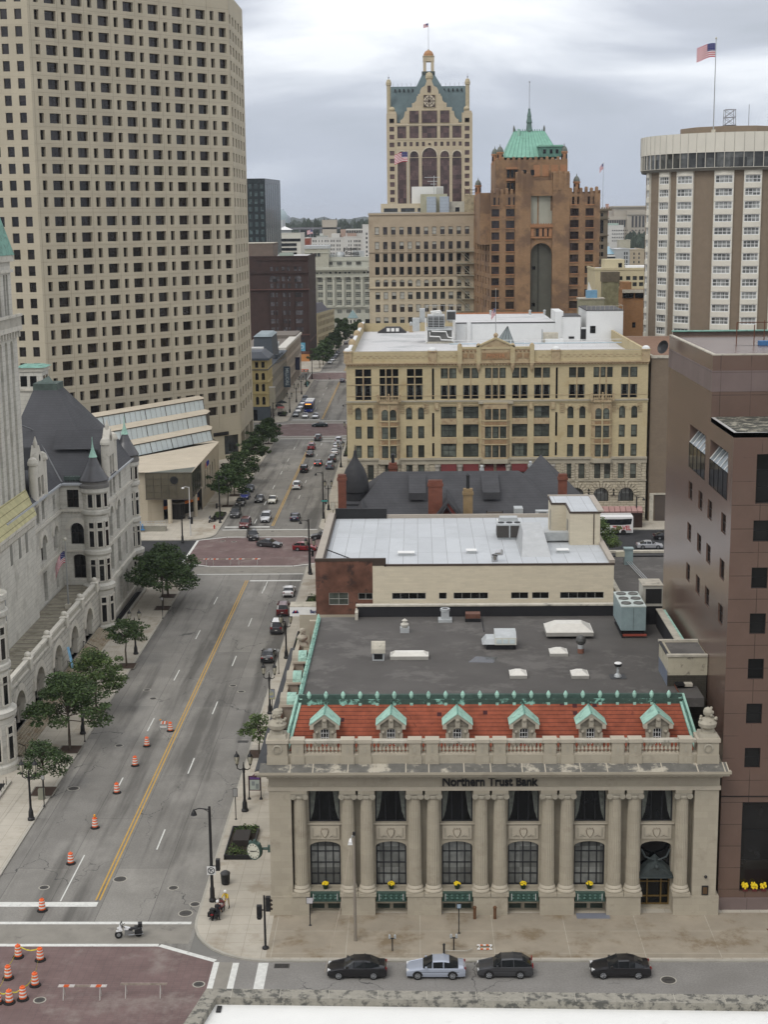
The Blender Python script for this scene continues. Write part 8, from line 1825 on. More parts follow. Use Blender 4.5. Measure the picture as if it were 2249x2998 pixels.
def moto(x,y,head,label,body,sc=1.0):
 t=thing('motorcycle',label,'motorcycle',(x,y,.01),R(head));K=16
 for wx,rr in((.0,.32),(1.62,.32)):
  w_=MB();w_.raw([(wx+rr*math.cos(2*PI*k/K),sg*.07,rr+rr*math.sin(2*PI*k/K))for sg in(-1,1)for k in range(K)],[(k,(k+1)%K,K+(k+1)%K,K+k)for k in range(K)]+[tuple(range(K)),tuple(range(K,2*K))[::-1]],TY);w_.raw([(wx+rr*.5*math.cos(2*PI*k/K),sg*.075,rr+rr*.5*math.sin(2*PI*k/K))for sg in(-1,1)for k in range(K)],[tuple(range(K)),tuple(range(K,2*K))[::-1]],RIM);w_.build('wheel',t,local=True)
 b=MB();b.raw([(.45,-.17,.75),(.45,.17,.75),(.95,.15,.72),(.95,-.15,.72),(.5,-.1,1.02),(.5,.1,1.02),(.95,.1,.86),(.95,-.1,.86)],[(0,3,2,1),(4,5,6,7),(0,1,5,4),(1,2,6,5),(2,3,7,6),(3,0,4,7)],body);b.box(.5,-.16,.25,1.15,.16,.62,mat('engine_metal',(.25,.25,.25),.35,.2,8,metal=.6));b.box(-.18,-.09,.6,.25,.09,.68,body);b.box(1.35,-.12,.64,1.95,.12,.74,body);b.tube([(.0,0,.32),(.35,0,1.0)],.05,RIM,6);b.tube([(.8,.2,.3),(2.0,.22,.3)],.05,RIM,6);b.tube([(.8,-.2,.3),(2.0,-.22,.3)],.05,RIM,6)
 for s in(-1,1):b.box(1.3,s*.3-.12,.42,1.9,s*.3+.12,.82,BLACKM)
 b.box(1.6,-.2,.85,1.95,.2,1.2,BLACKM);b.build('body',t,local=True)
 b=MB();b.frust(.8,-.17,.72,1.6,.17,.84,.85,-.14,1.55,.14,BLACKM);b.build('seat',t,local=True)
 b=MB();b.tube([(.55,-.42,1.08),(.32,-.15,1.1),(.32,.15,1.1),(.55,.42,1.08)],.025,BLACKM,5);b.tube([(.32,.3,1.1),(.28,.38,1.3)],.03,BLACKM,4);b.tube([(.32,-.3,1.1),(.28,-.38,1.3)],.03,BLACKM,4);b.build('handlebar',t,local=True)
 b=MB();b.raw([(.0,-.28,.85),(.0,.28,.85),(.35,.35,.8),(.35,-.35,.8),(.15,-.2,1.25),(.15,.2,1.25),(.05,0,.8)],[(0,1,5,4),(1,2,5),(3,0,4)],body);b.raw([(.14,-.2,1.25),(.14,.2,1.25),(.32,.16,1.5),(.32,-.16,1.5)],[(0,1,2,3)],CG);b.build('fairing',t,local=True)
 b=MB();b.ball((-.02,0,.88),.11,HL,8);b.build('headlight',t,local=True)
 return t
moto(-24.9,113.0,12,'police-style white and black touring motorcycle parked on the crosswalk',P_['white'])
moto(-16.9,117.6,250,'red and black motorcycle on the sidewalk with its rider in yellow',P_['red'])
moto(-40.7,283.8,60,'small dark motorcycle on the corner by the banking pavilion',P_['black'])
# ---------------- people ----------------
SKIN=mat('skin',(.42,.26,.19),.7);HELM=mat('white_helmet',(.7,.7,.68),.3)
def person(x,y,face,label,joints,cloth,legs,helmet=None,hair=(.03,.02,.015),z=.15,bald=False):
 """joints: dict of body points in metres (x forward... local +x is the facing direction)"""
 J=dict(pel=(0,0,.95),chest=(0,0,1.3),neck=(0,0,1.5),ls=(0,.19,1.42),rs=(0,-.19,1.42),le=(.02,.25,1.13),re=(.02,-.25,1.13),lw=(.1,.26,.88),rw=(.1,-.26,.88),lh=(0,.1,.9),rh=(0,-.1,.9),lk=(.03,.11,.5),rk=(.03,-.11,.5),la=(0,.12,.09),ra=(0,-.12,.09))
 J.update(joints)
 names=['pel','chest','neck','ls','rs','le','re','lw','rw','lh','rh','lk','rk','la','ra'];vs=[J[n]for n in names];I={n:i for i,n in enumerate(names)}
 lt=Vector(J['la'])+Vector((.2,0,-.05));rt_2=Vector(J['ra'])+Vector((.2,0,-.05));vs+=[tuple(lt),tuple(rt_2)];E_=[('pel','chest'),('chest','neck'),('chest','ls'),('chest','rs'),('ls','le'),('rs','re'),('le','lw'),('re','rw'),('pel','lh'),('pel','rh'),('lh','lk'),('rh','rk'),('lk','la'),('rk','ra')]
 ed=[(I[a],I[c])for a,c in E_]+[(I['la'],15),(I['ra'],16)]
 hd=Vector(J['neck'])+Vector((.02,0,.13));vs+=[tuple(hd),tuple(hd+Vector((.01,0,.12)))];ed+=[(I['neck'],17),(17,18)]
 for nm in('lw','rw'):
  p=Vector(J[nm]);e_=Vector(J['le' if nm=='lw' else 're']);d=(p-e_).normalized();k0=len(vs);vs.append(tuple(p+d*.09));ed.append((I[nm],k0));side=d.cross(Vector((1,0,0))).normalized()if abs(d.x)<.9 else Vector((0,1,0))
  for f_ in range(4):vs.append(tuple(p+d*(.17-.01*abs(f_-1))+side*(.028*(f_-1.5))+Vector((.015,0,-.01))));ed.append((k0,len(vs)-1))
  vs.append(tuple(p+d*.08+Vector((.05,0,0))));ed.append((I[nm],len(vs)-1))
 me=bpy.data.meshes.new('body');me.from_pydata(vs,ed,[]);me.update()
 o=bpy.data.objects.new('person',me);COL.objects.link(o)
 sk=o.modifiers.new('s','SKIN');rad={'pel':.15,'chest':.155,'neck':.06,'ls':.075,'rs':.075,'le':.05,'re':.05,'lw':.034,'rw':.034,'lh':.1,'rh':.1,'lk':.065,'rk':.065,'la':.045,'ra':.045}
 for i in range(len(vs)):
  r=rad[names[i]]if i<15 else(.04 if i<17 else(.085 if i==17 else(.088 if i==18 else(.03 if i in(19,25)else.011))))
  me.skin_vertices[0].data[i].radius=(r,r*(.8 if i in(0,1)else 1))
 me.skin_vertices[0].data[0].use_root=True
 ss=o.modifiers.new('u','SUBSURF');ss.levels=1;ss.render_levels=1
 dg=bpy.context.evaluated_depsgraph_get();me2=bpy.data.meshes.new_from_object(o.evaluated_get(dg));o.modifiers.clear();o.data=me2
 me2.materials.clear();
 for m in(SKIN,cloth,legs,BLACKM):me2.materials.append(m)
 hands=[Vector(J['lw']),Vector(J['rw'])]
 for p in me2.polygons:
  c=p.center;k=1
  if min((c-h).length for h in hands)<.13 and c.z<1.4 and min((c-h).length for h in hands)<(c-Vector(J['pel'])).length:k=0
  elif c.z>J['neck'][2]+.03:k=0
  elif min((c-Vector(J[n])).length for n in('la','ra'))<.17:k=3
  elif(c.z<J['pel'][2]-.02 and min((c-Vector(J[n])).length for n in('lw','rw','le','re'))>.12):k=2
  p.material_index=k;p.use_smooth=True
 o.location=(x,y,z);o.rotation_euler=(0,0,R(face));tag(o,label,'person')
 h=MB();H=hd+Vector((0,0,.07));h.ball(tuple(H+Vector((-.01,0,.03))),.112 if not helmet else.14,helmet or mat('hair_dark',hair,.8),10)
 hm=h.build('helmet' if helmet else 'hair',o,local=True)
 f=MB();f.ball(tuple(H+Vector((.085,0,-.03))),.022,SKIN,5)
 for s in(-1,1):f.ball(tuple(H+Vector((.088,s*.035,.01))),.012,mat('eye_dark',(.02,.02,.02),.4),5);f.ball(tuple(H+Vector((-.0,s*.1,-.02))),.025,SKIN,5)
 f.box(H.x+.08,-.03,H.z-.085,H.x+.098,.03,H.z-.075,mat('lips',(.3,.12,.1),.6));f.build('face',o,local=True)
 return o
DKC=mat('dark_uniform',(.018,.018,.022),.9);YLC=mat('yellow_jacket',(.55,.38,.03),.8);KHK=mat('khaki_trousers',(.28,.22,.14),.9);GRC=mat('grey_shirt',(.25,.25,.27),.9);RDC=mat('dull_red_shirt',(.25,.05,.05),.9)
person(-17.05,115.9,75,'person in dark uniform and white helmet standing beside the red motorcycle',dict(lw=(.22,.16,1.05),re=(-.03,-.28,1.14)),DKC,DKC,HELM)
person(-16.6,118.2,250,'person in yellow jacket and white helmet bending over the red motorcycle',dict(pel=(-.1,0,.93),chest=(.08,0,1.22),neck=(.2,0,1.4),ls=(.12,.19,1.33),rs=(.12,-.19,1.33),le=(.3,.25,1.12),re=(.3,-.25,1.12),lw=(.5,.22,1.05),rw=(.5,-.22,1.05),lh=(-.1,.1,.88),rh=(-.1,-.1,.88),lk=(.0,.2,.48),rk=(.0,-.2,.48),la=(-.05,.22,.09),ra=(-.05,-.22,.09)),YLC,KHK,HELM)
person(-32.2,546.3,10,'distant pedestrian walking over the third crosswalk',dict(lk=(.2,.1,.5),la=(.35,.1,.09),ra=(-.25,-.1,.12)),GRC,DKC,z=.01)
person(-39.5,552,180,'pedestrian waiting at the far left corner in dark clothes',{},DKC,DKC)
person(-42.3,436,200,'pedestrian outside the black shopfront of the yellow corner building',{},DKC,DKC)
person(-42.8,462,90,'pedestrian in a dull red top walking by the street cafe',dict(lk=(.15,.1,.5),la=(.2,.1,.09)),RDC,DKC)
# ---------------- street furniture ----------------
FROST=mat('lantern_glass',(.40,.38,.30),.3,.1,4,spec=.5)
def twin_lamp():
 t=thing('twin_street_lamp','','street lamp');b=MB()
 b.lathe(0,0,[(.36,0),(.36,.18),(.27,.3),(.24,.9),(.18,1.05),(.13,1.3),(.10,4.0),(.13,4.05),(.13,4.25),(.09,4.35),(.08,4.9)],BLACKM,12);b.lathe(0,0,[(.16,4.3),(.16,4.5)],BLACKM,10)
 for s in(-1,1):b.tube([(0,0,4.5),(s*.35,0,4.35),(s*.62,0,4.5),(s*.66,0,4.85)],.055,BLACKM,6)
 b.tube([(0,0,4.9),(0,0,5.15)],.05,BLACKM,6);b.build('post',t,local=True)
 for s in(-1,1):
  g=MB();g.lathe(s*.66,0,[(.11,4.95),(.2,5.15),(.25,5.5),(.23,5.75)],FROST,10);lt=g.build('lantern',t,local=True)
  c=MB();c.lathe(s*.66,0,[(.06,4.8),(.13,4.86),(.12,4.98)],BLACKM,10);c.lathe(s*.66,0,[(.25,5.75),(.28,5.8),(.2,5.95),(.08,6.08),(.05,6.25),(.01,6.35)],BLACKM,10)
  for k in range(6):a=2*PI*k/6;c.tube([(s*.66+.12*math.cos(a),.12*math.sin(a),4.95),(s*.66+.26*math.cos(a),.26*math.sin(a),5.5),(s*.66+.24*math.cos(a),.24*math.sin(a),5.78)],.022,BLACKM,4)
  c.build('lantern_cap',lt,local=True)
 return t
TL=twin_lamp();first=True
for x,y,lb in((-38.4,137.4,'black twin-lantern street lamp on the left sidewalk nearest the camera'),(-17.45,139.5,'black twin-lantern street lamp beside the map stand on the bank sidewalk'),(-17.8,169.3,'black twin-lantern street lamp by the bank corner with the yellow poster'),(-17.8,192.1,'black twin-lantern street lamp behind the parked black sedan'),(-38.8,162.4,'twin-lantern street lamp hidden among the courthouse trees'),(-38.6,194.4,'twin-lantern street lamp beside the small tree at the courthouse steps'),(-17.9,240.2,'twin-lantern street lamp at the near corner of the brick crossing'),(-18.1,296,'twin-lantern street lamp beside the red canopy'),(-18.2,349,'twin-lantern street lamp by the far row of parked cars'),(-18.3,384.5,'twin-lantern street lamp at the hotel corner'),(-39,452,'twin-lantern street lamp left of the parked row beyond the second crossing'),(-39,478,'twin-lantern street lamp beside the tail of the bus'),(-39,500,'tall twin-lantern street lamp midway along the far left sidewalk'),(-39,522,'twin-lantern street lamp near the third crossing')):
 if first:TL.location=(x,y,.14);TL['label']=lb;TL['group']='twin-lantern street lamps';first=False
 else:dup(TL,(x,y,.14),0,lb,'twin-lantern street lamps')
def mast(x,y,label,h=8.6,sign=False,signal=False,m=BLACKM,rz=180,extra=None):
 t=thing('street_light',label,'street light',(x,y,.14),R(rz));b=MB()
 b.lathe(0,0,[(.3,0),(.3,.2),(.22,.35),(.2,1.2),(.14,1.4),(.12,h-.6),(.1,h)],m,10);b.tube([(0,0,h-.25),(.9,0,h-.15),(1.35,0,h-.3)],.05,m,6);b.tube([(0,0,h-.5),(.5,0,h-.2)],.035,m,5);b.build('mast',t,local=True)
 c=MB();c.lathe(1.35,0,[(.28,h-.75),(.2,h-.5),(.1,h-.35),(.05,h-.25)],m,10);c.lathe(1.35,0,[(.01,h-.85),(.2,h-.78),(.24,h-.74)],FROST,10);c.build('lamp_head',t,local=True)
 if sign:
  s=MB();s.box(-.38,-.2,2.55,.38,-.15,3.3,mat('sign_white',(.6,.6,.58),.6));K=16
  for k in range(K):a,q=2*PI*k/K,2*PI*(k+1)/K;s.face([(r_*math.cos(v),-.21,2.93+r_*math.sin(v))for v,r_ in((a,.25),(q,.25),(q,.32),(a,.32))],BLACKM)
  s.tube([(-.2,-.22,3.13),(.2,-.22,2.73)],.03,BLACKM,4);s.tube([(-.12,-.22,2.75),(-.1,-.22,3.05),(.14,-.22,3.05)],.035,BLACKM,4);o=s.build('sign',t,local=True);o.rotation_euler=(0,0,R(-rz))
 if signal:
  s=MB();s.box(-.75,-.2,2.9,-.4,.2,3.9,BLACKM);s.box(-.4,-.05,3.2,0,.05,3.3,BLACKM);o=s.build('traffic_signal',t,local=True);o.rotation_euler=(0,0,0)
  for k,cc in enumerate(((.25,.02,.02),(.25,.16,.02),(.02,.2,.08))):pass
 return t
mast(-18.0,119.5,'tall black street light with a square sign near the bank corner',8.7,True,True)
mast(-18.1,241.0,'tall black street light in front of the white-roofed building',9.2,False,True)
mast(-18.6,287.2,'tall black street light at the far right corner of the brick crossing',9.4,False,True)
mast(-18.4,396,'tall black street light beside the hotel corner at the second crossing',9.5,False)
mast(-38.6,283.5,'tall black street light among the trees at the pavilion corner',9.4,False,True,rz=0)
mast(-43.2,265.6,'black street light standing before the banking pavilion',5.2,False,False,rz=0)
mast(-39.2,401,'black street light behind the trees at the beige tower corner',9.4,rz=0);mast(-38.8,549,'tall black street light at the far left corner',9.6,rz=0);mast(41.6,277.8,'black street light beyond the coach, left of the granite tower',5.8,rz=0)
GPO=mat('grey_pole',(.33,.33,.31),.6)
t=thing('cobra_street_light','white-headed cobra street light standing in front of the bank windows','street light',(-5.3,112.3,.15));b=MB()
b.tube([(0,0,0),(0,0,9.2)],.13,mat('weathered_wood_pole',(.24,.21,.17),.9),8,.09);b.tube([(0,0,9.0),(-.1,-.6,9.4),(-.2,-1.6,9.5)],.06,GPO,6);b.box(-.1,-.12,9.2,.12,.12,9.45,BLACKM);b.build('pole',t,local=True)
c=MB();c.raw([(-.32,-1.5,9.42),(-.08,-1.5,9.42),(.0,-2.3,9.35),(-.4,-2.3,9.35),(-.26,-1.5,9.58),(-.14,-1.5,9.58),(-.08,-2.3,9.62),(-.32,-2.3,9.62)],[(0,1,2,3),(7,6,5,4),(0,4,5,1),(1,5,6,2),(2,6,7,3),(3,7,4,0)],mat('white_lamp_head',(.78,.78,.76),.4));c.build('lamp_head',t,local=True)
c=MB();c.tube([(-.15,-1.6,9.5),(-1.0,-3.4,4.5),(-2.2,-5.2,.0)],.02,mat('thin_guy_wire',(.45,.38,.30),.8),4);c.build('wire',t,local=True)
t=thing('cobra_street_light','tall pale street light at the pavilion corner with a traffic signal','street light',(-42.6,271.6,.14));b=MB();b.tube([(0,0,0),(0,0,9.3)],.12,mat('white_pole',(.55,.55,.53),.6),8,.08);b.tube([(0,0,9.2),(-.6,-.3,9.4),(-1.0,-.4,9.3)],.06,MATS['white_pole'],6);b.build('pole',t,local=True);c=MB();c.ball((-1.1,-.4,9.15),.28,MATS['white_lamp_head'],8,.6);c.build('lamp_head',t,local=True);c=MB();c.box(.1,-.2,2.3,.5,.2,3.6,BLACKM);c.build('traffic_signal',t,local=True)
t=thing('traffic_signal_post','short black post with traffic and walk signals at the bank corner','traffic signal',(-12.55,111,.15));b=MB();b.lathe(0,0,[(.28,0),(.28,.12),(.1,.25),(.08,4.6),(.01,4.65)],BLACKM,10);b.build('post',t,local=True)
c=MB();c.box(-.62,-.18,2.7,-.2,.18,3.75,BLACKM);c.box(-.3,-.03,3.3,0,.03,3.4,BLACKM);c.raw([(-.6,-.18,3.0),(-.2,-.18,3.0),(-.2,-.45,2.9),(-.6,-.45,2.9)],[(0,1,2,3)],BLACKM);c.box(-.55,-.4,2.7,-.25,-.1,3.0,BLACKM);c.build('walk_signal',t,local=True)
c=MB();c.box(.12,-.2,3.3,.5,.2,4.5,BLACKM)
for k in range(3):c.box(.5,-.14,3.42+k*.36,.66,.14,3.46+k*.36,BLACKM);c.ball((.5,0,3.5+k*.36),.1,mat('dull_signal_lens',(.08,.05,.03),.4),8)
c.build('signal_head',t,local=True)
t=thing('corner_clock','green bronze two-sided clock projecting from the street corner of the bank','clock',(-12.6,118.4,5.4));b=MB();BRG=mat('bronze_green_case',(.06,.10,.085),.6,.3,5)
b.tube([(0,0,.1),(-.8,0,.1)],.12,BRG,6);b.box(-.35,-.12,-.2,.0,.12,.4,BRG)
M_=Matrix.Translation((-1.45,-.1,0))@Matrix.Rotation(R(-28),4,'Z')@Matrix.Rotation(R(90),4,'X')
K=20;b.raw([M_@Vector((.66*math.cos(2*PI*k/K),.8*math.sin(2*PI*k/K),z))for z in(-.22,.22)for k in range(K)],[(k,(k+1)%K,K+(k+1)%K,K+k)for k in range(K)]+[tuple(range(K))[::-1],tuple(range(K,2*K))],BRG)
for a in(50,90,130):b.ball(tuple(M_@Vector((.68*math.cos(R(a)),.84*math.sin(R(a)),0))),.17,BRG,7)
b.build('case',t,local=True);c=MB();c.raw([M_@Vector((.62*math.cos(2*PI*k/K),.68*math.sin(2*PI*k/K),.24))for k in range(K)],[tuple(range(K))],mat('cream_clock_face',(.55,.54,.44),.6))
for k in range(12):a=2*PI*k/12;c.tube([M_@Vector((.46*math.cos(a),.5*math.sin(a),.26)),M_@Vector((.56*math.cos(a),.62*math.sin(a),.26))],.03,BLACKM,4)
c.build('clock_face',t,local=True);c=MB();c.tube([M_@Vector((0,0,.28)),M_@Vector((.42,.12,.28))],.03,BLACKM,4);c.tube([M_@Vector((0,0,.28)),M_@Vector((-.3,-.05,.28))],.04,BLACKM,4);c.build('clock_hand',t,local=True)
t=thing('litter_bin','round black litter bin beside the tall street light','litter bin',(-17.3,122.9,.15));b=MB();b.lathe(0,0,[(.3,0),(.38,.1),(.42,.95),(.44,1.0)],BLACKM,14);b.build('bin',t,local=True);b=MB();b.lathe(0,0,[(.46,1.0),(.42,1.1),(.2,1.25),(.01,1.28)],mat('bin_lid',(.05,.05,.05),.5),14);b.build('lid',t,local=True)
LEAF=mat('leaf_green',(.058,.092,.030),.8,.45,.9,spec=.3);LEAF2=mat('leaf_yellow_green',(.095,.135,.04),.8,.35,.9,spec=.3);LEAF3=mat('leaf_dark',(.040,.066,.025),.8,.4,.9,spec=.3)
def leaves(b,q,cx,cy,cz,rx,rz,n,s,ms):
 for i in range(n):
  a=q.random()*2*PI;u_=q.uniform(-1,1);r=q.random()**.4;p=Vector((cx+rx*r*math.sqrt(1-u_*u_)*math.cos(a),cy+rx*r*math.sqrt(1-u_*u_)*math.sin(a),cz+rz*r*u_))
  d=Vector((q.uniform(-1,1),q.uniform(-1,1),q.uniform(-.3,.5))).normalized()*s*q.uniform(.6,1.2);e_=d.cross(Vector((q.uniform(-1,1),q.uniform(-1,1),q.uniform(-1,1)))).normalized()*s*q.uniform(.35,.7)
  b.face([p-d,p+e_*.8,p+d,p-e_],q.choice(ms))
def bed(name,label,x0,y0,x1,y1,seed,hgt=.6,border=BLACKM,centre=True,dens=700,cat='planter'):
 t=thing(name,label,cat,((x0+x1)/2,(y0+y1)/2,.14));b=MB();w_,d_=(x1-x0)/2,(y1-y0)/2
 b.box(-w_,-d_,0,w_,-d_+.12,.45,border);b.box(-w_,d_-.12,0,w_,d_,.45,border);b.box(-w_,-d_,0,-w_+.12,d_,.45,border);b.box(w_-.12,-d_,0,w_,d_,.45,border);b.box(-w_+.1,-d_+.1,0,w_-.1,d_-.1,.3,mat('dark_soil',(.035,.028,.02),1,.3,3))
 if centre:b.box(-.75,-1.2,.3,.75,1.3,.95,mat('dark_utility_box',(.035,.03,.026),.7))
 b.build('border',t,local=True);f=MB();q=random.Random(seed)
 for k in range(16):leaves(f,q,q.uniform(-w_+.4,w_-.4),q.choice((-1,1))*q.uniform(d_*.4,d_-.4)if centre else q.uniform(-d_+.4,d_-.4),.5,.5,hgt*q.uniform(.4,1),dens//16,.13,[LEAF,LEAF2,LEAF3])
 f.build('foliage',t,local=True);return t
bed('planter_bed','long black-edged planting bed with a dark box on the bank sidewalk',-18.1,128,-15.5,134.8,1)
bed('planter_bed','planting bed at the bank flank behind the blade sign',-17.2,196,-14.8,204,2,.9,centre=False,dens=1200);bed('planter_bed','shrub bed beside the white parked sedan',-17.2,214,-14.8,224,3,1.2,centre=False,dens=1400)
bed('planter_bed','dark planting bed with low flowers at the pavilion corner',-40.6,286.6,-38.5,292.5,4,.5,centre=False);bed('planter_bed','hedge along the right kerb by the hotel',-18.4,365,-16.6,386,6,1.4,centre=False,dens=1600)
bed('planter_bed','green flower bed near the far left corner',-40.2,528,-38.6,536,7,.8,centre=False);bed('planter_bed','dark shrub bed by the street cafe on the far left',-41.5,443,-39.4,450,8,.9,centre=False)
t=thing('map_stand','upright city map stand with a purple header on the bank sidewalk','information board',(-16.75,142.6,.14));b=MB();
for s in(-1,1):b.tube([(s*.6,0,0),(s*.6,0,2.5)],.06,BLACKM,6);b.lathe(s*.6,0,[(.2,0),(.1,.2)],BLACKM,8)
b.box(-.62,-.05,.95,.62,.05,2.5,mat('maroon_frame',(.06,.02,.03),.6));b.lathe(0,0,[(.3,2.5),(.02,2.72)],MATS['maroon_frame'],4);b.build('frame',t,local=True);c=MB();c.box(-.5,-.08,1.05,.5,-.05,2.1,mat('pale_map_panel',(.36,.40,.36),.6));c.box(-.5,-.08,2.15,.5,-.05,2.4,mat('purple_header',(.12,.06,.20),.6));c.box(-.3,-.09,1.5,.0,-.075,1.95,mat('map_grey',(.2,.22,.22),.6));c.box(.1,-.09,1.15,.4,-.075,1.7,MATS['map_grey']);c.build('map_panel',t,local=True)
def signpost(x,y,label,h=2.6,w_=.35,hh=.55,m=None,z=.14,rz=0,cat='sign'):
 t=thing('sign_post',label,cat,(x,y,z),R(rz));b=MB();b.tube([(0,0,0),(0,0,h)],.05,BLACKM,6);b.lathe(0,0,[(.14,0),(.06,.12)],BLACKM,8);b.build('post',t,local=True);c=MB();c.box(-w_/2,-.05,h-hh,w_/2,-.02,h,m or mat('sign_grey_face',(.3,.3,.29),.6));c.box(-w_/2-.04,-.03,h-hh-.04,w_/2+.04,-.01,h+.04,BLACKM);c.build('sign_face',t,local=True);return t
signpost(-18.1,137.4,'thin black post with a small rectangular sign beside the twin lamp',3.2,.4,.8);signpost(-37.95,140.8,'thin sign post by the left kerb near the twin lamp',3.3,.3,.4);signpost(-38.0,159.8,'thin sign post by the left kerb under the big tree',3.4,.3,.4);signpost(-38.0,212.8,'thin sign post by the left kerb under the farthest courthouse tree',3.2,.3,.4)
signpost(-18.2,185.2,'slender sign post between the parked black sedan and the bank',3.4,.3,.4);signpost(-18.1,283.5,'post with a teal street name blade at the far right corner',4.4,1.2,.3,mat('teal_street_blade',(.05,.25,.22),.6));signpost(-16.9,290.6,'small framed notice stand beneath the red canopy',2.6,.8,1.5,mat('notice_white',(.5,.48,.42),.7))
signpost(-17.4,168.2,'yellow and blue poster hung beside the twin lamp at the bank flank',3.4,.6,1.2,mat('yellow_blue_poster',(.45,.42,.12),.7,col2=(.10,.14,.35),scale=1.6));signpost(3.2,113.6,'tall thin post with a small pale blue sign in front of the bank',2.6,.3,.35,mat('pale_blue_sign',(.3,.38,.45),.6));signpost(-9.2,115,'post with a pale tilted sign plate by the left bank windows',2.5,.5,.5,mat('pale_pink_sign',(.45,.44,.45),.6))
def meter(x,y,label):
 t=thing('parking_meter',label,'parking meter',(x,y,.15),0,'double parking meters on the bank sidewalk');b=MB();b.tube([(0,0,0),(0,0,1.1)],.06,BLACKM,6);b.box(-.28,-.05,1.05,.28,.05,1.12,BLACKM);b.build('post',t,local=True)
 for s in(-1,1):c=MB();c.box(s*.22-.09,-.07,1.1,s*.22+.09,.07,1.32,GALV);c.lathe(s*.22,0,[(.09,1.32),(.07,1.4),(.01,1.44)],GALV,8);c.build('meter_head',t,local=True)
meter(-2.25,110.6,'double parking meter between the first two parked cars');meter(2.7,110.7,'double parking meter beside the silver sedan')
t=thing('traffic_box_sign','pair of rusty standpipes against the bank plinth','standpipe',(4.6,116.2,.15));b=MB()
for x in(0,1.7):b.tube([(x,0,0),(x,0,.95)],.13,mat('rusty_pipe',(.12,.06,.03),.8),8);b.ball((x,0,1.0),.17,MATS['rusty_pipe'],8)
b.build('pipe',t,local=True)
c=MB();
for x in(-.45,.45):c.tube([(x-.15,-.3,0.03),(x+.15,.35,.12)],.04,WHITE,4)
for y_,z_ in((-.25,.05),(.3,.11)):
 for k in range(5):c.box(-.6+k*.24,y_-.07,z_,-.36+k*.24,y_+.07,z_+.04,mat('sign_orange',(.6,.15,.04),.7)if k%2 else WHITE)
solo(c,'folded_barricade','folded orange and white striped barricade lying on the sidewalk behind the hatchback','barricade',(5.2,111,.16),local=True)
c=MB();c.tube([(0,0,0),(0,0,.75)],.09,BLACKM,6);c.ball((0,0,.8),.12,BLACKM,6);c.tube([(0,0,.3),(1.8,0,.25),(2.3,.5,.2)],.04,mat('pale_hose',(.42,.4,.34),.8),5);solo(c,'standpipe','grey pipe stub with a pale hose at the kerb behind the silver car','standpipe',(1.9,110.1,.15),local=True)
c=MB();c.lathe(0,0,[(.16,0),(.14,.1),(.12,.55),(.16,.58),(.12,.72),(.02,.8)],mat('hydrant_red',(.40,.03,.02),.6),10);c.tube([(-.22,0,.45),(.22,0,.45)],.06,MATS['hydrant_red'],6);solo(c,'fire_hydrant','red fire hydrant at the pavilion corner kerb','hydrant',(-39,277.9,.14),local=True)
c=MB();c.box(-.3,-.25,0,.3,.25,1.1,mat('concrete_box',(.22,.22,.17),.9));solo(c,'utility_cabinet','small grey-green cabinet beside the nearest left tree pit','cabinet',(-38.7,142.8,.14),local=True)
c=MB();c.box(-.35,-.3,0,.35,.3,1.6,mat('teal_newspaper_box',(.15,.33,.33),.7));solo(c,'news_box','pale teal box by the flower bed on the far left sidewalk','news box',(-38.9,524.5,.14),local=True)
for x,y,lb in((-42.2,450,'black cafe umbrella on the far left sidewalk, nearer one'),(-42.0,459,'black cafe umbrella on the far left sidewalk, farther one')):
 t=thing('cafe_umbrella',lb,'umbrella',(x,y,.14));b=MB();b.tube([(0,0,0),(0,0,2.8)],.05,BLACKM,5);b.build('pole',t,local=True);b=MB();b.lathe(0,0,[(1.7,2.2),(1.0,2.65),(.05,3.0)],mat('umbrella_black',(.02,.025,.025),.9),8,False);b.build('canopy',t,local=True)
c=MB();c.box(-.9,-.9,0,.9,.9,1.0,DKC);c.raw([(-1.1,-1.1,2.2),(1.1,-1.1,2.2),(1.1,1.1,2.5),(-1.1,1.1,2.5)],[(0,1,2,3)],mat('faded_red_canopy',(.30,.08,.07),.8));c.tube([(0,0,0),(0,0,2.3)],.06,BLACKM,5);solo(c,'kiosk_cart','small cart with a faded red canopy on the far left sidewalk','cart',(-41.2,446,.14),local=True)
ORG=mat('barrel_orange',(.72,.13,.035),.55,.08,4);REFL=mat('reflective_white',(.70,.68,.64),.5,.1,5)
def barrel():
 t=thing('traffic_barrel','','traffic barrel');b=MB();prof=[]
 for z,r,m in((.1,.29,ORG),(.28,.285,REFL),(.42,.28,ORG),(.56,.265,REFL),(.7,.255,ORG),(.83,.235,REFL),(.93,.23,ORG)):prof.append((r,z,m))
 prof+=[(.21,1.04,ORG),(.14,1.07,ORG),(.01,1.07)]
 b.lathe(0,0,prof,ORG,16);b.box(-.1,-.03,1.05,.1,.03,1.16,ORG);b.build('drum',t,local=True);c=MB();c.lathe(0,0,[(.46,0),(.45,.06),(.32,.12),(.3,.16)],TY,16);c.build('base',t,local=True);return t
BR=barrel();BR['group']='orange traffic barrels'
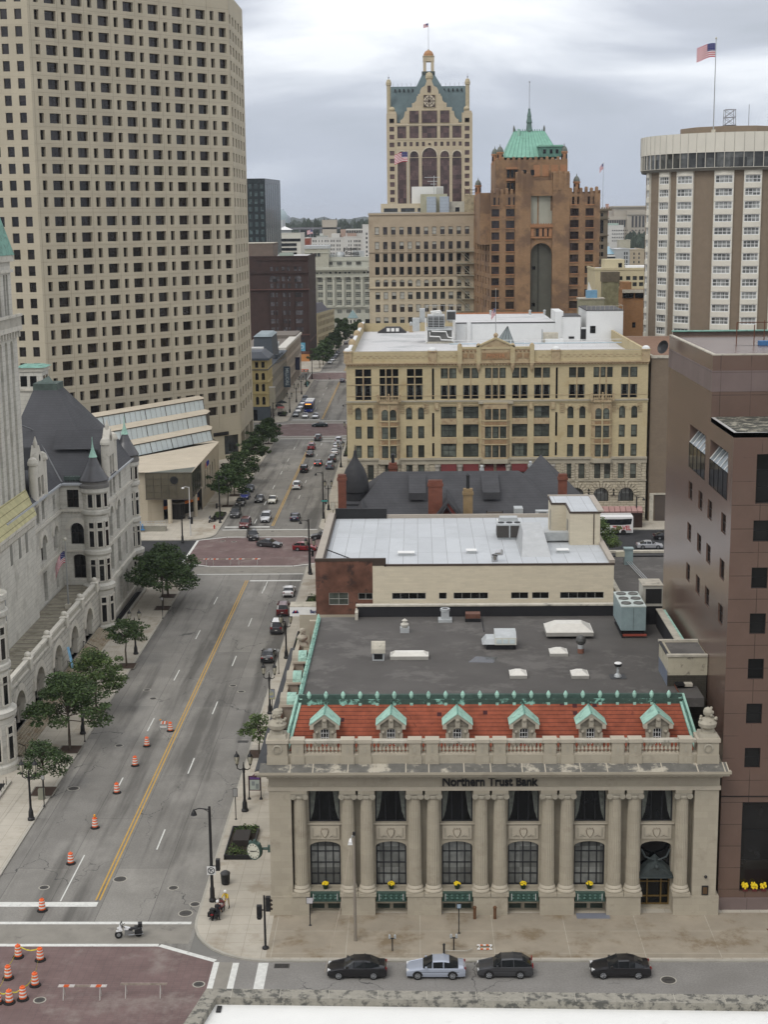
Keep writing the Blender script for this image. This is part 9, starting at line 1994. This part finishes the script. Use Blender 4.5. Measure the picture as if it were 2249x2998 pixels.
BL_=[(-28.85,163.6,'orange barrel beside the yellow line next to the small striped barricade'),(-30.7,158.6,'second orange barrel of the diagonal row, counted from the small barricade'),(-30.9,152.5,'third orange barrel of the diagonal row'),(-31.35,144.7,'fourth orange barrel of the diagonal row, beside a lane dash'),(-31.7,135.7,'fifth barrel of the diagonal row, with an amber light on top'),(-32.2,127.5,'sixth orange barrel of the diagonal row, left of the long lane line'),(-32.5,118.0,'orange barrel standing on the wide white stop line'),(-32.4,109.8,'taped barrel at the back left of the ring on the brick crossing'),(-30.5,109.3,'taped barrel at the back right of the ring on the brick crossing'),(-32.3,106.4,'taped barrel on the left side of the ring at the frame edge'),(-29.9,105.3,'taped barrel on the right side of the ring'),(-30.3,103.2,'front right barrel of the ring in the bottom left corner'),(-31.2,102.7,'front middle barrel of the ring in the bottom left corner'),(-32.1,102.7,'front left barrel of the ring, cut by the left frame edge')]
for i,(x,y,lb)in enumerate(BL_):
 if i==0:BR.location=(x,y,.01);BR['label']=lb
 else:o=dup(BR,(x,y,.01),rnd.random()*6,lb,'orange traffic barrels')
c=MB();c.lathe(0,0,[(.09,0),(.11,.12),(.09,.24),(.01,.26)],mat('amber_lamp',(.8,.35,.03),.3),8);solo(c,'warning_lamp','amber warning lamp on the fifth barrel of the row','lamp',(-31.7,135.7,1.15),local=True)
TP=mat('caution_tape',(.70,.60,.06),.6)
c=MB();rg=[(-32.4,109.8),(-30.5,109.3),(-29.9,105.3),(-30.3,103.2),(-31.2,102.7),(-32.1,102.7),(-32.3,106.4)]
for i in range(7):
 a=rg[i];q=rg[(i+1)%7];pts=[(a[0]+(q[0]-a[0])*t,a[1]+(q[1]-a[1])*t,1.0-.32*math.sin(PI*t))for t in(0,.2,.4,.6,.8,1)]
 for u_,v in zip(pts[:-1],pts[1:]):c.face([(u_[0],u_[1],u_[2]),(v[0],v[1],v[2]),(v[0],v[1],v[2]+.09),(u_[0],u_[1]+.03,u_[2]+.09)],TP)
solo(c,'caution_tape','yellow caution tape strung around the ring of barrels','tape',(-31,106,0))
def barric(x0,x1,y,label,m2,z=.01):
 t=thing('barricade',label,'barricade',((x0+x1)/2,y,z));w_=(x1-x0)/2+.45;b=MB();n=9
 for k in range(n):a=-w_+2*w_*k/n;q=-w_+2*w_*(k+1)/n;b.raw([(a,-.03,.92),(q,-.03,.92),(q+.1,-.03,1.1),(a+.1,-.03,1.1),(a,.03,.92),(q,.03,.92),(q+.1,.03,1.1),(a+.1,.03,1.1)],[(0,1,2,3),(7,6,5,4),(3,2,6,7),(0,4,5,1)],(ORG if k%2 else REFL)if m2 and(k<3 or k>5)else mat('worn_board',(.30,.25,.21),.8,.25,4))
 b.build('board',t,local=True)
 for s in(-1,1):c=MB();xx=s*(w_-.45);c.tube([(xx,-.35,0),(xx,0,1.0),(xx,.35,0)],.035,mat('pale_leg',(.5,.48,.44),.7),5);c.build('leg',t,local=True)
barric(-27.2,-24.4,103.4,'low saw-horse barricade with orange and white stripes on the brick crossing',True);barric(-22.5,-19.85,103.7,'worn plain saw-horse barricade on the brick crossing',False)
for x0,x1,lb in((-38.6,-36.4,'far left saw-horse barricade on the far brick crossing'),(-35.2,-32.2,'middle saw-horse barricade on the far brick crossing'),(-30.8,-27.6,'right saw-horse barricade on the far brick crossing')):barric(x0,x1,248.2,lb,True)
t=thing('barricade','small striped barricade beside the farthest orange barrel of the row','barricade',(-29.75,164.3,.01));b=MB()
for k in range(4):b.raw([(-.4+k*.2,-.05,.62),(-.2+k*.2,-.05,.62),(-.1+k*.2,-.02,.98),(-.3+k*.2,-.02,.98)],[(0,1,2,3)],ORG if k%2 else REFL)
b.box(-.42,-.14,.2,.42,-.1,.42,REFL);b.build('board',t,local=True);c=MB()
for s in(-1,1):c.tube([(s*.4,-.2,0),(s*.4,0,1.0),(s*.4,.3,0)],.03,GALV,4)
c.ball((-.35,0,1.12),.1,mat('amber_lamp',(0,0,0)),6);c.build('leg',t,local=True)
c=MB();c.box(-2.4,0,0,2.4,.3,.9,ORG);c.box(-2.4,-.05,.4,2.4,0,.6,REFL);solo(c,'construction_barrier','orange construction barrier before the maroon building','barrier',(-44.5,577,.14),local=True)
# ---------------- trees ----------------
BARK=mat('bark',(.075,.06,.045),.95,.25,4)
def tree(name,label,x,y,h,r,seed,n=3600,ms=None,base=.14,s=.2,layers=9,pit=True,group='street trees',trunk_h=.38):
 q=random.Random(seed);ms=ms or[LEAF,LEAF,LEAF2,LEAF3];t=thing(name,label,'tree',(x,y,base),0,group);b=MB();c=MB()
 th=h*trunk_h;b.tube([(0,0,0),(q.uniform(-.1,.1),q.uniform(-.1,.1),th*.6),(q.uniform(-.2,.2),q.uniform(-.2,.2),th),(q.uniform(-.4,.4),q.uniform(-.4,.4),h*.75)],.16*h/8,BARK,7,.05)
 cl=[]
 for k in range(layers*2):
  a=2.4*k+q.uniform(-.3,.3);f=(k+.5)/(layers*2);zz=h*(trunk_h+.02+(.93-trunk_h)*f);rad=r*(1.0 if f<.4 else 1.0-.75*(f-.4)/.6)*q.uniform(.45,.95);p=(rad*math.cos(a),rad*math.sin(a),zz);cl.append((p,r*q.uniform(.30,.46)))
  b.tube([(0,0,th+(zz-th)*.35),(p[0]*.55,p[1]*.55,zz-.25*r*.3),p],.06*h/8,BARK,4,.015)
 for k in range(layers):a=q.random()*2*PI;f=q.random();rad=r*q.uniform(.9,1.12);cl.append(((rad*math.cos(a),rad*math.sin(a),h*(trunk_h+.08+.3*f)),r*.2))
 b.build('trunk',t,local=True);tot=sum(w_**2 for _,w_ in cl)
 for p,w_ in cl:leaves(c,q,p[0],p[1],p[2],w_,w_*.5,int(n*w_**2/tot),s,ms)
 c.build('crown',t,local=True)
 if pit:g_=MB();g_.box(-1.1,-1.2,.0,1.1,1.2,.03,mat('tree_pit_soil',(.06,.04,.03),1));g_.box(-1.25,-1.35,-.01,1.25,1.35,.015,mat('pit_frame',(.20,.19,.16),.9));g_.build('tree_pit',t,local=True)
 return t
tree('street_tree','small dark tree by the left sidewalk near the twin lamp',-39.0,144.8,5.6,2.5,11,3400,[LEAF3,LEAF,LEAF3],s=.16)
tree('street_tree','large spreading tree in front of the courthouse arcade, nearest big one',-39.1,157.2,8.8,4.1,12,7500,[LEAF,LEAF3,LEAF],s=.2)
tree('street_tree','bright green tree beside the large one before the courthouse arcade',-38.95,170.6,7.6,3.6,13,5600,[LEAF,LEAF2,LEAF],s=.19)
tree('street_tree','slim forked young tree at the courthouse steps',-38.8,188.9,6.4,2.6,14,2600,[LEAF3,LEAF],s=.19,trunk_h=.55)
tree('street_tree','big dark tree below the courthouse turret at the brick crossing',-39.0,218.8,8.6,4.6,15,6000,[LEAF3,LEAF,LEAF3],s=.24);tree('street_tree','second dark tree close behind, by the brick crossing',-39.4,226.2,8.4,4.2,16,4600,[LEAF3,LEAF],s=.24)
tree('street_tree','small tree at the bank flank with thin foliage',-17.7,155.6,4.6,1.9,17,1800,[LEAF,LEAF2],s=.15)
for i,(y,h,r_,lb)in enumerate(((301,7.6,3.9,'first dark tree beside the banking pavilion'),(313,7.2,3.5,'second tree beside the banking pavilion'),(328,7.4,3.8,'third tree in the row below the beige tower'),(351.5,7.2,3.6,'fourth tree in the row, larger gap before it'),(374,7.4,3.6,'fifth tree near the corner of the beige tower'),(388,6.8,3.2,'last tree of the row before the second crossing'))):tree('street_tree',lb,-39.3,y,h,r_,20+i,3000,[LEAF3,LEAF,LEAF3],s=.3,layers=7)
for i,(x,y,h,lb)in enumerate(((-38.6,590,8.5,'far tree nearest the third crossing'),(-38,604,9,'second far tree on the left side of the avenue'),(-37.6,620,9.5,'third far tree on the left side of the avenue'),(-36.8,640,9.5,'fourth far tree on the left side of the avenue'),(-36,662,9.5,'fifth far tree on the left side of the avenue'),(-35,690,9,'sixth far tree on the left side of the avenue'),(-31,722,8.5,'far tree where the avenue bends'),(-36.5,745,8,'far tree before the department store'),(-29,752,8,'last far tree by the octagonal turret'))):tree('street_tree',lb,x,y,h,4.2,40+i,1500,[LEAF3,LEAF,LEAF3],s=.5,layers=6,pit=False,group='far avenue trees')
for i,x in enumerate((-47,-42.2,-37.9)):
 t=thing('clipped_tree',('left','middle','right')[i]+' of three round clipped trees before the department store','tree',(x,796,.1),0,'clipped round trees');b=MB();b.tube([(0,0,0),(0,0,4)],.15,BARK,5);b.build('trunk',t,local=True);c=MB();q=random.Random(i);leaves(c,q,0,0,5.2,1.7,1.5,500,.35,[LEAF3,LEAF]);c.build('crown',t,local=True)
tree('street_tree','yellow-green tree beside the coach, right of the rooftop stair block',30.2,247,8.2,3.6,60,5200,[LEAF2,LEAF2,LEAF],s=.22,pit=False)
# ---------------- parapet and white roof of the building below the camera ----------------
own=thing('near_white_roof','white membrane roof with a lichen-stained stone parapet at the bottom edge','roof',(10,15,40));PZ=48.0
OWP=mat('lichen_parapet_stone',(.26,.245,.205),.95,.15,5,stain=((.09,.088,.078),3.2,.48,.60));OWR=mat('clean_white_membrane',(.70,.70,.67),.75,.03,.6,stain=((.56,.555,.53),.9,.56,.74))
PZ=34.0
b=MB()
o_=[(-6.83,43.4),(-11,22),(34,20),(34,42.55)];i_=[(-6.47,42.85),(-10.3,22.5),(33,22.5),(33,42.0)]
b.prism(o_,0,PZ-.45,OWP);
for k in range(4):
 a,q,c,d=o_[k],o_[(k+1)%4],i_[(k+1)%4],i_[k]
 b.face([a+(PZ,),q+(PZ,),c+(PZ,),d+(PZ,)],OWP);b.face([d+(PZ,),c+(PZ,),c+(PZ-.3,),d+(PZ-.3,)][::-1],OWP);b.face([a+(PZ-.46,),q+(PZ-.46,),q+(PZ,),a+(PZ,)],OWP)
b.build('parapet',own)
b=MB();n=24
for k in range(n):x=-6.0+k*1.55;b.box(x-.012,42.85-.021*(x+6.5),PZ-.01,x+.012,43.4-.021*(x+6.8),PZ+.004,mat('worn_joint',(.33,.31,.26),.9))
b.build('parapet_joint',own,kind='stuff')
b=MB();b.face([i_[0]+(PZ-.25,),i_[1]+(PZ-.25,),i_[2]+(PZ-.25,),i_[3]+(PZ-.25,)][::-1]if False else[i_[1]+(PZ-.25,),i_[2]+(PZ-.25,),i_[3]+(PZ-.25,),i_[0]+(PZ-.25,)],OWR)
b.box(-6.4,42.35,PZ-.24,-6.25,42.7,PZ-.2,BLACKM);b.build('membrane',own)
# ---------------- the air between here and the horizon ----------------
hm=bpy.data.materials.new('haze_air');hm.use_nodes=True;nt=hm.node_tree;nt.nodes.clear()
ou=nt.nodes.new('ShaderNodeOutputMaterial');pv_=nt.nodes.new('ShaderNodeVolumePrincipled');pv_.inputs['Density'].default_value=HAZE_D if 'HAZE_D' in globals()else.00006
pv_.inputs['Color'].default_value=(.86,.91,1.0,1);pv_.inputs['Anisotropy'].default_value=.2
nt.links.new(pv_.outputs[0],ou.inputs['Volume'])
b=MB();b.box(-14200,-3200,-7.5,14200,16200,175,hm);o=bpy.data.objects.new('haze',b.mesh('haze'));COL.objects.link(o);o['kind']='stuff';o['label']='pale haze filling the air out to the horizon';o['category']='haze'
